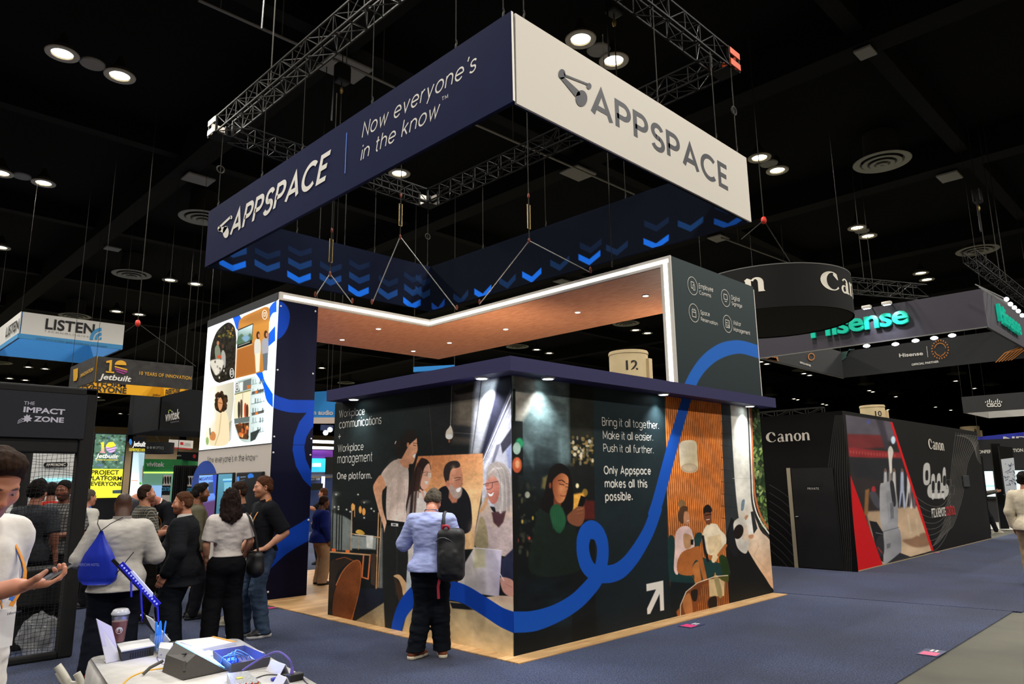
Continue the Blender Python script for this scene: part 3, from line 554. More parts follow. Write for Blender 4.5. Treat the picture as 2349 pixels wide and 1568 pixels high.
    s.sm(P([(478, 815), (425, 880), (414, 930), (438, 1030), (470, 1150), (498, 1240), (505, 1295), (525, 1350), (545, 1398), (570, 1365), (568, 1330), (552, 1262), (520, 1190), (492, 1090), (485, 1010), (490, 945), (515, 905)]), 'a8704f', 1.5, grad=((870, 1110), (900, 1240), 'cfa184'))
    for a, b in (((525, 1290), (535, 1385)), ((540, 1290), (551, 1390)), ((555, 1285), (564, 1375))): s.line(P([a, b]), 1, '8d5f48', 1)
    s.ell(912.5, 1020, 9, 11, '16110f', 2); s.line(P([(592, 560), (600, 540)]), 1.4, 'd8c9b8'); s.line(P([(625, 580), (632, 600)]), 1.4, 'c8b9a8')
    s.sm(P([(640, 690), (690, 600), (720, 560), (765, 510), (772, 560), (777, 610), (762, 650), (756, 680), (738, 722), (708, 728), (700, 760), (650, 740), (620, 690)]), 'b67858', 1.5, grad=((925, 1045), (957, 1030), 'c98a66')); s.sm(P([(605, 660), (630, 560), (690, 458), (742, 448), (772, 495), (764, 520), (722, 555), (700, 560), (690, 600), (640, 680)]), '130f0e', 1.5)
    s.ell(936, 1020, 3, 6, 'a5674a', 1.5); s.sm(P([(738, 655), (758, 640), (755, 668), (744, 675)]), 'f2e8e0', 1); s.line(P([(742, 570), (764, 578)]), 1.4, '2b1a14'); s.line(P([(740, 555), (768, 558)]), 1.2, '22140f'); s.line(P([(740, 650), (762, 636)]), 1.1, '8f3a30')
    s.poly(P([(520, 1218), (690, 1235), (700, 1500), (690, 1700), (640, 2100), (505, 2090), (490, 1800), (482, 1500), (500, 1300)]), '121313', 2); s.line(P([(600, 1250), (610, 1500), (600, 1800)]), 2, '1d1e1e', 2); s.poly(P([(524, 1182), (692, 1204), (690, 1240), (520, 1226)]), '09090a', 1.2); s.poly(P([(560, 1208), (618, 1212), (618, 1236), (560, 1232)]), 'b4b4b2', 1); s.poly(P([(572, 1214), (600, 1216), (600, 1230), (572, 1228)]), '3a3a3a', 1)
    # office at the back left
    s.poly(P([(70, 1120), (170, 1150), (245, 1195), (240, 1432), (70, 1432)]), '565c59', 4); s.glow(760, 1160, 14, '8d8f8a', .5, 40)
    for x in (85, 118, 140, 160): s.line(P([(x, 1100), (x-8, 1450)]), 2.4, '0b0c0c', 1.5)
    s.poly(P([(470, 1250), (490, 1250), (490, 1740), (460, 1740)]), '4a4d4c', 3); s.poly(Q([(245, 320), (448, 332), (442, 455), (245, 448)]), '0b0b0c', 1.5); s.poly(Q([(240, 455), (440, 470), (435, 570), (235, 560)]), '707774', 3)
    for x0, y0, x1, y1, w in ((240, 205, 232, 570, 2), (262, 205, 262, 300, 1.6), (458, 270, 438, 890, 2.4), (480, 300, 452, 880, 1.6), (232, 440, 470, 470, 2.2), (60, 588, 440, 618, 3.2), (300, 450, 292, 570, 1)): s.line(Q([(x0, y0), (x1, y1)]), w, 'a67a50', 1)
    s.sm(Q([(270, 430), (285, 408), (320, 412), (345, 440), (310, 448)]), 'bb8c34', 1); s.line(Q([(265, 447), (350, 455)]), 1.6, 'cfc9bd'); s.poly(Q([(355, 452), (415, 456), (408, 562), (360, 556)]), 'b9bab4', 2)
    for x, y in ((75, 560), (188, 572)): s.poly(Q([(x, y), (x+33, y+2), (x+33, y+26), (x, y+24)]), 'd65a28', 1)
    for x, y, r in ((247, 222, 4), (308, 244, 3.4), (337, 260, 4)): s.ell(740+x/3.564, 1100+y/3.564, r, 8.5, 'c57a38', 1.2)
    for x, y in ((290, 120), (340, 185), (398, 235), (130, 220), (130, 240), (98, 222), (196, 243), (420, 256), (340, 310), (226, 260), (110, 120)): s.glow(740+x/3.564, 1100+y/3.564, 2.6, 'e9e6d8', .9)
    s.glow(772, 1132, 9, '6d706c', .6, 6); s.glow(838, 1150, 12, '5b5c55', .5, 5)
    s.sm(Q([(50, 700), (150, 636), (240, 650), (120, 760), (95, 900), (60, 1000)]), '1b1410', 2); s.line(Q([(110, 650), (180, 632), (250, 660)]), 2, '6a2e16'); s.line(Q([(335, 620), (322, 795), (372, 810), (388, 620)]), 3.2, 'b4552a'); s.poly(Q([(395, 600), (440, 605), (430, 870), (395, 850)]), '2c211a', 2)
    s.poly(Q([(270, 1110), (300, 890), (500, 890), (498, 1010), (300, 1115)]), '10131c', 2); s.poly(Q([(225, 1180), (500, 1004), (512, 1260)]), '6d5f47', 2, grad=((820, 1420), (880, 1390), '8a7858'))
    s.sm(Q([(150, 770), (215, 690), (285, 658), (314, 700), (306, 850), (272, 1010), (228, 1168), (95, 1145), (88, 960)]), '43200f', 1.5, grad=((770, 1350), (825, 1350), '6a3214')); s.line(Q([(110, 860), (160, 755), (222, 685), (284, 656), (314, 700), (308, 850), (275, 1010), (232, 1160)]), 1.6, 'a3552a', 1.2, smooth=6); s.grain(.08, (160, 120), 9)
    # table, beige chairs, ribbon
    s.poly(Q([(640, 1280), (700, 1050), (780, 950), (1000, 985), (1110, 1000), (1260, 1060), (1560, 1000), (1560, 1500)]), '95805c', 2, grad=((960, 1390), (1120, 1490), 'a8936c')); s.poly(Q([(1040, 1000), (1150, 1012), (1250, 1066), (1060, 1050)]), '0f1014', 2)
    s.sm(Q([(1225, 1060), (1260, 1150), (1300, 1400), (1240, 1400)]), 'b5a27e', 14, .6); s.poly(Q([(580, 790), (640, 860), (690, 1000), (640, 1060), (610, 940)]), '2b1d14', 2)
    s.sm(Q([(580, 786), (628, 775), (676, 830), (712, 895), (662, 945), (648, 880), (620, 815)]), 'b88d60', 1.5); s.sm(Q([(690, 765), (735, 768), (764, 850), (735, 872), (716, 812)]), 'a87f58', 1.5); s.sm(Q([(690, 1100), (745, 700), (690, 740)]), '9aa0a4', 2)
    s.poly(Q([(1240, 552), (1465, 575), (1442, 955), (1100, 905), (1110, 770)]), 'aaa29c', 2, grad=((1085, 1300), (1150, 1300), 'a199ae')); s.poly(Q([(1240, 552), (1330, 560), (1330, 715), (1235, 720)]), '948d62', 6, .7); s.line(Q([(1240, 555), (1465, 577)]), 1.5, 'c9c4d0')
    s.poly(Q([(1465, 650), (1560, 560), (1560, 870), (1500, 800), (1460, 790)]), '181a2c', 3); s.poly(Q([(1440, 945), (1560, 950), (1560, 1072), (1460, 1040), (1330, 960)]), 'b3977e', 2); s.sm(Q([(1450, 812), (1482, 795), (1560, 830), (1560, 950), (1480, 920)]), 'ae786a', 2); s.line(Q([(1450, 765), (1482, 822)]), 1.4, 'd8d6de'); s.line(Q([(1500, 850), (1550, 880)]), 1, '8a5347')
    s.C[:] = np.clip(s.C**.84*1.06, 0, 1); s.grain(.17, (13, 9), 31); s.grain(.07, (60, 40), 32)
    for x, y, r_, c, a in ((948, 1038, 5, 'e0a888', .5), (905, 1075, 16, 'd0bcae', .4), (1040, 1073, 6, 'd8a888', .5), (1127, 1092, 8, 'cc9884', .5), (984, 1068, 4, 'd8ac98', .5), (1085, 1210, 14, 'c0a894', .35), (880, 1190, 5, 'd8a488', .4)): s.glow(x, y, r_, c, a, r_*1.5)
    for i in range(9): s.line([(1130+3*i, 1062+.8*abs(i-4)**1.6), (1146+3.2*i, 1090), (1150+3*i, 1175)], 1, ['6d6664', 'b0a8a4', '8f8884'][i % 3], 1, .6, smooth=4)
    for i in range(6): s.line([(948+3*i, 1062), (942+2.4*i, 1120), (932+2*i, 1190)], 1, ['3a241c', '120b0a'][i % 2], 1, .6, smooth=4)
    for i in range(5): s.line([(896+8*i, 1090+6*i), (900+7*i, 1130), (892+9*i, 1180)], 1.4, ['8d7a6e', 'c8b6aa'][i % 2], 2.5, .35, smooth=4)
    top = Q([(556, 1250), (575, 1140), (620, 1010), (690, 910), (755, 855), (850, 825), (980, 815), (1110, 838), (1200, 875), (1300, 935), (1400, 1000), (1480, 1048), (1562, 1078)])
    bot = Q([(1562, 1252), (1450, 1200), (1350, 1135), (1250, 1070), (1170, 1022), (1095, 992), (980, 975), (860, 985), (780, 1015), (720, 1070), (680, 1130), (655, 1200), (640, 1275)])
    s.poly(spline(top, 5) + spline(bot, 5), '0c3fa6', 1.2)
mural_left(A); LM = mat_print('mural_ink', .6)
A.build('mural_print', LM, room, 1.45)
# ---- right wall print
Bs = Sheet((0, 0, ZT), (RX, 0, 0), (0, 0, -(ZT-ZB)), 640, 560, '0f1213')
KC = K(3.408, 1160, 840); KD = K(3.921, 1160, 1140); KE = K(2.703, 1500, 860)
def mural_right(s):
    C, D, E_ = KC, KD, KE
    n = fbm(s.X.shape, (14, 7), 5, 4)[..., None]; h = np.clip((s.Y-850)/300, 0, 1)[..., None]
    sky = s.col('6c7a78')*(1-h)+s.col('141d22')*h; sky = sky*(.25+1.5*np.clip(n-.15, 0, 1)); m = ((s.X > 1174) & (s.X < 1312))[..., None]; s.C = np.where(m, np.clip(sky, 0, 1), s.C)
    s.poly(C([(70, 190), (240, 205), (190, 330), (130, 430), (70, 430)]), '8f887e', 10); s.poly(C([(60, 40), (230, 60), (230, 205), (70, 190)]), '5d5a55', 6); s.poly(C([(410, 420), (500, 330), (505, 760), (420, 800)]), '66797b', 10, .6); s.poly(C([(150, 560), (220, 640), (215, 800), (140, 640)]), '5e7072', 8, .5)
    s.poly(C([(498, 60), (690, 100), (692, 1100), (515, 1000)]), '181b19', 3); s.poly(C([(500, 240), (690, 260), (690, 560), (505, 560)]), '22231d', 10); s.grain(.18, (30, 40), 5)
    s.poly(C([(50, 850), (700, 950), (700, 1600), (50, 1600)]), '0d1110', 60, .85)
    r = np.random.default_rng(5)
    for i in range(60):
        x, y = r.uniform(1312, 1362), r.uniform(1000, 1065); s.ell(x, y, r.uniform(1.5, 5), r.uniform(2, 6), ['b89a5a', 'd8c9a8', '8d7440', '6a5a30'][i % 4], 2.5, r.uniform(.3, .9))
    for i in range(40):
        x, y = r.uniform(1182, 1235), r.uniform(1105, 1270); s.ell(x, y, r.uniform(1.5, 6), r.uniform(2, 8), ['4a4436', '6a5f40', '3a4038', '2a2f2a'][i % 4], 4, r.uniform(.2, .7))
    for x, y, rx, ry, c in ((545, 640, 20, 18, 'd8cdb0'), (570, 665, 12, 14, 'e0cfa0'), (590, 695, 10, 26, 'e2d8c0'), (655, 585, 14, 16, 'c9c4b4'), (540, 688, 14, 16, 'e0d4b4'), (680, 735, 10, 16, 'd8cba8'), (560, 932, 13, 19, 'f3e4b0'), (170, 1003, 20, 26, '9c988a'), (130, 1212, 9, 17, 'b89c4c'), (212, 1185, 7, 16, 'c0a040'), (92, 1360, 11, 20, 'b8443a'), (185, 1342, 9, 14, 'c0483a'), (620, 985, 22, 30, '8a6a2c')): s.ell(1160+x/3.408, 840+y/3.408, rx/3.408, ry/3.408, c, 2.5, .9)
    s.poly(C([(525, 1000), (605, 985), (625, 1040), (575, 1125), (525, 1135)]), 'd59a40', 5); s.poly(C([(610, 1045), (695, 1050), (700, 1195), (610, 1195)]), '4c1a17', 5); s.poly(C([(290, 870), (330, 850), (310, 960), (280, 950)]), '7a6a3a', 6, .7)
    s.line(C([(66, 185), (64, 440)]), 6.5, '0b0c0b'); s.poly(C([(46, 425), (132, 430), (136, 850), (50, 852)]), '0c0e0d', 1.5); s.poly(C([(50, 850), (98, 850), (98, 2200), (54, 2200)]), '0e100f', 4)
    s.ell(1192, 1016, 9, 12, '1e7048', 5); s.ell(1185.5, 1028, 9, 14, '85998e', 2); s.ell(1186, 1066, 11, 18, 'bb5434', 3); s.ell(1187, 1064, 5, 9, 'e0a070', 5)
    s.sm(C([(260, 1115), (340, 1105), (400, 1300), (480, 1240), (545, 1260), (565, 1400), (570, 1600), (200, 1620), (220, 1300)]), '131c17', 3); s.grain(.1, (90, 110), 8)
    s.sm(C([(335, 830), (370, 775), (430, 758), (490, 800), (515, 880), (530, 1000), (525, 1110), (490, 1150), (440, 1110), (400, 1080), (350, 1150), (265, 1095), (300, 1000)]), '0e0b0a', 2)
    s.poly(C([(378, 1020), (440, 1050), (425, 1110), (372, 1100)]), '6b3826', 3); s.sm(C([(370, 1085), (428, 1088), (472, 1200), (430, 1300), (380, 1270), (345, 1150)]), '1e4d31', 3)
    for q in range(6): s.line(C([(375+q*14, 1100), (370+q*18, 1270)]), 1, '2a6340', 1.5, .6)
    s.sm(C([(392, 862), (440, 834), (486, 862), (490, 925), (474, 1000), (452, 1052), (420, 1068), (390, 1040), (370, 980), (366, 905)]), '7d4128', 2, grad=((1270, 1110), (1300, 1118), 'c07a4e')); s.glow(1287, 1120, 8, 'd08d60', .6, 12)
    s.line(C([(412, 892), (440, 888), (462, 905)]), 2, '23110c'); s.line(C([(470, 915), (487, 918)]), 1.6, '23110c'); s.line(C([(420, 918), (456, 926)]), 1.8, '2a150f'); s.line(C([(470, 940), (486, 942)]), 1.5, '2a150f'); s.line(C([(466, 930), (478, 975), (462, 982)]), 1.2, '8d4f35'); s.line(C([(428, 1008), (448, 1014), (468, 1010)]), 2, '83382b'); s.ell(1262, 1113, 3, 7, '6b3625', 1.5)
    s.sm(C([(505, 1140), (570, 1090), (612, 1080), (615, 1190), (575, 1250), (500, 1225), (480, 1175)]), '74442f', 2.5); s.line(C([(560, 1120), (600, 1110)]), 2.2, '9a6040', 2); s.line(C([(560, 1150), (605, 1140)]), 2.2, '8d5638', 2); s.poly(C([(562, 1092), (588, 1008), (632, 1025), (606, 1095)]), '09090a', 1.2)
    # slate text panel
    s.poly([(1361, 845), (1530, 860), (1545, 1440), (1368, 1500)], '1c292d', 1.2, grad=((1450, 900), (1450, 1420), '11191d'))
    s.poly(D([(70, 1220), (840, 1060), (830, 1400), (70, 1500)]), '0b0c0c', 20, .6)
    # slats
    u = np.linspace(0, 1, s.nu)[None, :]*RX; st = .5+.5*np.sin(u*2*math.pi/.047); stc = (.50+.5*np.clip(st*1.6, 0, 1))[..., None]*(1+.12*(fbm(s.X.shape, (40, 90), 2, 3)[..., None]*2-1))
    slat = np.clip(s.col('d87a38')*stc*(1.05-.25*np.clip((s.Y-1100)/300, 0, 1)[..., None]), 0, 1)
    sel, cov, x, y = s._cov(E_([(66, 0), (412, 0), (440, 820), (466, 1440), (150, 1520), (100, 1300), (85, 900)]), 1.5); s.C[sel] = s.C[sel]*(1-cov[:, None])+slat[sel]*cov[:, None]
    br = E_([(412, 0), (475, 0), (505, 700), (525, 900), (470, 1440), (448, 1000), (440, 820)]); s.poly(br, '2c3032', 1.5)
    for yy in range(60, 900, 75): s.line(E_([(418, yy), (520, yy+14)]), 1, '1c1f20', 1)
    # desk seen from above, greenery
    s.poly(E_([(445, 1000), (480, 880), (560, 1000), (760, 1250), (760, 1400), (460, 1450)]), '11110f', 2)
    s.sm(E_([(458, -20), (575, -20), (592, 300), (605, 600), (620, 820), (660, 960), (745, 1060), (750, 1320), (680, 1240), (600, 1115), (555, 1020), (528, 900), (505, 700), (485, 400), (474, 200)]), 'd3cdc2', 1.5, grad=((1720, 1150), (1745, 1330), 'cfa27c')); s.line(E_([(490, 640), (610, 640)]), 1, 'b9b3a8'); s.line(E_([(650, 1060), (620, 1120), (690, 1200)]), 1.2, 'b39a80')
    s.poly(E_([(612, 0), (700, 0), (745, 1000), (700, 960), (650, 830), (622, 600)]), '1d2a18', 1.5)
    for i in range(420):
        t = r.uniform(0, 1); yy = 40+t*900; x0 = 608+30*t*t+ (60*max(0, t-.7)*2); x1 = 697+38*t; xx = r.uniform(x0, x1); g = r.uniform(.5, 1.25); base = s.col(['2f4a22', '466231', '6a7f3e', '8d9c62', '24381c'][i % 5])*g
        s.ell(1500+xx/2.703, 860+yy/2.703, r.uniform(1.6, 3.4), r.uniform(4, 8), np.clip(base, 0, 1), 1.3, .95, r.uniform(-50, 60))
    s.line(E_([(568, 0), (588, 320), (602, 620), (612, 800), (655, 930), (760, 1060)]), 4, '2d2a28', 1.2, smooth=6); s.line(E_([(592, 0), (606, 320), (618, 620), (630, 760), (672, 890), (760, 1010)]), 4.4, 'b4643c', 1.2, smooth=6); s.line(E_([(578, 0), (596, 320), (608, 620), (620, 790), (664, 910), (760, 1040)]), 3, 'ded8cc', 1, smooth=6)
    s.sm(E_([(545, 780), (563, 773), (556, 832), (540, 836)]), '6d7d8b', 1); s.sm(E_([(466, 960), (490, 920), (500, 1000), (520, 1120), (480, 1100), (464, 1030)]), '17171a', 1.5); s.sm(E_([(495, 912), (540, 880), (578, 885), (566, 925), (548, 965), (556, 1020), (590, 1030), (572, 1105), (520, 1072), (500, 990)]), 'cac3b8', 1.3); s.ell(1694, 1219, 11, 17, '19120f', 1.5, 1, 15); s.ell(1714, 1187, 6, 6, 'b5835f', 1.3); s.ell(1723, 1229, 6, 6, 'b5835f', 1.3); s.poly(E_([(600, 848), (616, 843), (642, 950), (618, 985)]), '262629', 1.2); s.poly(E_([(570, 900), (600, 850), (618, 985), (590, 990)]), 'd9d4cb', 1.2)
    # sofa pair
    s.sm(E_([(88, 1015), (130, 1018), (135, 1200), (240, 1250), (245, 1340), (130, 1300), (95, 1250)]), '15302f', 2); s.sm(E_([(240, 1180), (300, 1000), (260, 985), (250, 1100), (440, 1180), (465, 1235), (330, 1270), (240, 1250)]), '1a3634', 2); s.poly(E_([(100, 1280), (250, 1290), (180, 1420), (105, 1500)]), '0e1618', 3)
    s.sm(E_([(405, 1120), (450, 1130), (470, 1200), (465, 1250), (430, 1240)]), '203313', 2)
    s.sm(E_([(300, 985), (330, 928), (385, 922), (412, 958), (447, 1000), (442, 1062), (400, 1105), (340, 1112), (302, 1045)]), 'd6c6ab', 1.5); s.sm(E_([(308, 855), (350, 840), (358, 880), (348, 925), (322, 915)]), '663a26', 1.3); s.sm(E_([(308, 860), (310, 820), (335, 802), (358, 825), (356, 850), (325, 850)]), '140e0c', 1.5); s.line(E_([(318, 868), (356, 862)]), 1.8, '0c0a0a'); s.line(E_([(325, 897), (345, 893)]), 1.3, 'e8ddd0'); s.poly(E_([(328, 1005), (412, 985), (426, 1062), (345, 1112)]), 'cbb48e', 1.3); s.line(E_([(303, 1000), (315, 1080), (335, 1150)]), 6, '161617', 2)
    s.sm(E_([(358, 1140), (394, 1043), (411, 1058), (402, 1120), (374, 1162)]), 'd5bd95', 1.3); s.line(E_([(402, 1115), (446, 1055)]), 7, 'a25f30', 2)
    s.ell(1563.5, 1155, 8, 10, '7b5c3a', 1.5); s.sm(E_([(150, 860), (170, 815), (206, 815), (204, 850), (186, 870), (182, 920), (156, 905)]), '4a3220', 1.5); s.sm(E_([(188, 850), (212, 850), (222, 890), (214, 922), (188, 918)]), 'b27c5b', 1.3); s.line(E_([(205, 905), (217, 900)]), 1.2, 'e9dcd0')
    s.sm(E_([(133, 985), (172, 938), (228, 950), (252, 1062), (205, 1080), (160, 1120), (150, 1232), (124, 1205), (130, 1080)]), 'd7b7b1', 1.5); s.sm(E_([(185, 985), (235, 1000), (232, 1060), (192, 1072)]), 'b1865f', 1.5); s.sm(E_([(150, 1225), (160, 1120), (265, 1060), (292, 1095), (332, 1280), (312, 1292), (272, 1150), (240, 1180), (245, 1238)]), 'a05c2c', 1.3); s.sm(E_([(240, 1190), (272, 1155), (285, 1200), (302, 1340), (272, 1335), (252, 1255)]), 'ab6834', 1.3); s.poly(E_([(228, 1020), (246, 1018), (244, 1052), (228, 1050)]), '121214', 1); s.sm(E_([(314, 1280), (346, 1290), (336, 1355), (318, 1345)]), '2c221d', 1.3); s.line(E_([(322, 1300), (340, 1310)]), 1.5, 'e0d8d0')
    # mirror table
    mt = E_([(160, 1512), (163, 1430), (200, 1340), (270, 1285), (380, 1246), (458, 1240), (468, 1432)]); s.poly(mt, '703c1c', 1.2)
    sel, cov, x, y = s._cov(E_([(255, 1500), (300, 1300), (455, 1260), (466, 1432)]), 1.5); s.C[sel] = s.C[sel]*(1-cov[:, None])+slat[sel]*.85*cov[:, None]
    s.sm(E_([(180, 1400), (215, 1350), (235, 1400), (240, 1490), (215, 1495), (190, 1470)]), 'a86a3c', 1.5); s.sm(E_([(230, 1340), (270, 1330), (265, 1395), (240, 1395)]), '1f1713', 1.5); s.poly(E_([(340, 1265), (440, 1255), (435, 1368), (345, 1372)]), 'c0a67c', 1.5); s.sm(E_([(372, 1250), (398, 1250), (425, 1360), (400, 1372)]), '8d7f58', 1.5); s.sm(E_([(338, 1390), (385, 1370), (390, 1430), (365, 1460), (340, 1445)]), '1b120d', 1.5); s.sm(E_([(405, 1245), (458, 1240), (460, 1280), (420, 1270)]), '4b4a1c', 2)
    s.line(E_([(163, 1510), (165, 1425), (200, 1342), (270, 1287), (380, 1247), (458, 1241)]), 1.8, 'dccdb4', 1.2); s.line(E_([(380, 1226), (378, 1250)]), 2, 'd0863a')
    s.sm(E_([(158, 500), (160, 425), (205, 403), (262, 415), (270, 500), (273, 580), (240, 604), (190, 600), (166, 572)]), 'd6cab5', 1.3, grad=((1560, 1030), (1600, 1040), 'c9b894')); s.ell(1581, 1073, 19, 10.5, 'b09a7e', 1.3); s.ell(1582, 1072, 15, 8, 'c2ae92', 2)
    s.grain(.15, (11, 13), 41); s.grain(.07, (50, 60), 42)
    # ribbon
    cl = D([(-10, 1122), (65, 1122), (250, 1112), (450, 1045), (620, 945), (740, 830), (815, 730), (862, 600), (873, 450), (840, 340), (770, 292), (712, 340), (693, 440), (708, 550), (750, 640), (830, 690), (930, 690), (1020, 660), (1110, 580), (1200, 455), (1290, 290), (1355, 110)]) + E_([(0, 858), (30, 760), (110, 460), (160, 290), (212, 115), (250, -20)])
    wd = np.array([193, 193, 185, 160, 148, 140, 130, 108, 104, 120, 172, 125, 112, 118, 130, 150, 160, 150, 130, 118, 105, 98])/3.921; wd = np.concatenate([wd, np.array([72, 70, 68, 62, 58, 56])/2.703*.98])
    n = 8; wd = np.interp(np.arange(len(cl)*n-n+1)/n, np.arange(len(cl)), wd); s.line(spline(cl, n), wd, '124aa8', 1.3)
    s.poly(D([(1265, 780), (1417, 748), (1425, 1015), (1390, 1022), (1384, 868), (1300, 1047), (1274, 1052), (1272, 1000), (1352, 828), (1267, 845)]), 'd4d0c8', 1.2)
mural_right(Bs)
Bs.build('mural_print', LM, room, 1.15)
for txt, L, R, T, w in (('Workplace', (778, 957), (837, 950), (779, 941), .15), ('communications', (778, 982), (875, 971), (778, 963.5), .15), ('+', (776, 1008), (782, 1007), (776, 996), .12), ('Workplace', (775, 1036), (834, 1031), (776, 1020), .15), ('management', (774, 1062), (854, 1057), (774, 1047), .15), ('One platform.', (773, 1098), (853, 1097), (774, 1084), .27)):
    letters(txt, ('x', 0), L, R, T, M_ink, room, w=w, gap=.17, nrm=(-1, 0, 0), cap=1.05 if txt == 'management' else (.9 if txt == '+' else 1.42))
for txt, L, R, T, w in (('Bring it all together.', (1381, 975), (1511, 983), (1381, 957), .15), ('Make it all easier.', (1383, 1006), (1498, 1010), (1382, 988), .15), ('Push it all further.', (1384, 1035), (1499, 1039), (1384, 1018), .15), ('Only Appspace', (1385, 1086), (1493, 1087), (1385, 1069), .28), ('makes all this', (1387, 1117), (1485, 1117), (1387, 1098), .28), ('possible.', (1388, 1147), (1451, 1146), (1387, 1128), .28)):
    letters(txt, ('y', 0), L, R, T, M_ink, room, w=w, gap=.17, nrm=(0, -1, 0), cap=1.5 if txt in ('makes all this', 'possible.') else 1.42)
# ---- tower with the light box
TX, TY, TZ, TW, TL = -.0165, 5.118, 4.63, .68, 2.73; CZ_ = 4.5
tw = thing('light_box_tower', 'tall navy tower with a glowing picture panel and screens', 'display tower', (.3, 6.4, .022))
MB().box((TX+.01, TY+.01, .022), (TX+TW, TY+TL, CZ_-.005)).build('tower_core', M_navy, tw)
MB().box((TX-.01, TY+.034, CZ_), (TX+TW, TY+TL+.01, TZ)).build('top_band', mat('band_charcoal', '20242b', .6), tw)
# navy side with ribbon
N_ = Sheet((TX, TY, TZ-.12), (TW, 0, 0), (0, 0, -(TZ-.142)), 110, 640, '0d0f2c'); KG = K(3.266, 420, 640)
def side(s):
    s.tint(lambda c, x, y: c*(1+.0*x[..., None])); B_ = '0c45c0'
    s.poly(spline(KG([(680, 160), (705, 163), (745, 172), (785, 215), (800, 280), (785, 360), (740, 430), (660, 480)]), 6) + spline(KG([(660, 385), (690, 350), (708, 310), (706, 270), (692, 252), (670, 250)]), 6), B_, 1.2)
    s.poly(spline(KG([(640, 838), (662, 850), (720, 880), (800, 903), (1000, 906), (1000, 1080), (960, 1120), (925, 1180), (908, 1260), (920, 1350), (962, 1440), (1000, 1490), (1000, 1600), (955, 1555), (900, 1500), (845, 1400), (820, 1280), (830, 1180), (870, 1070), (925, 1000)]), 1) + spline(KG([(925, 1000), (830, 1000), (740, 985), (658, 955), (640, 945)]), 5), B_, 1.2)
    s.poly(spline([(722, 1178), (690, 1198), (655, 1220), (612, 1266), (600, 1280)], 5) + spline([(600, 1325), (612, 1312), (660, 1268), (722, 1232)], 5), B_, 1.2); s.line(KG([(650, 1242), (970, 1240)]), .8, '0d0e20')
side(N_); N_.build('ribbon_print', LM, tw, .9)
M_knob = mat('knob_white', 'd8d8dc', .3)
for x, y in ((637, 701), (722.5, 714), (629, 847.6), (717, 857), (624, 1001), (713, 1006), (623, 1037.5), (711, 1043), (709, 1192), (614, 1357)):
    c = on(x, y, 'y', TY); c[0] = min(max(c[0], .01), TW-.04); MB().ball((c[0], TY-.012, c[2]), (.016, .014, .016), 10, 6).build('standoff_knob', M_knob, tw, True)
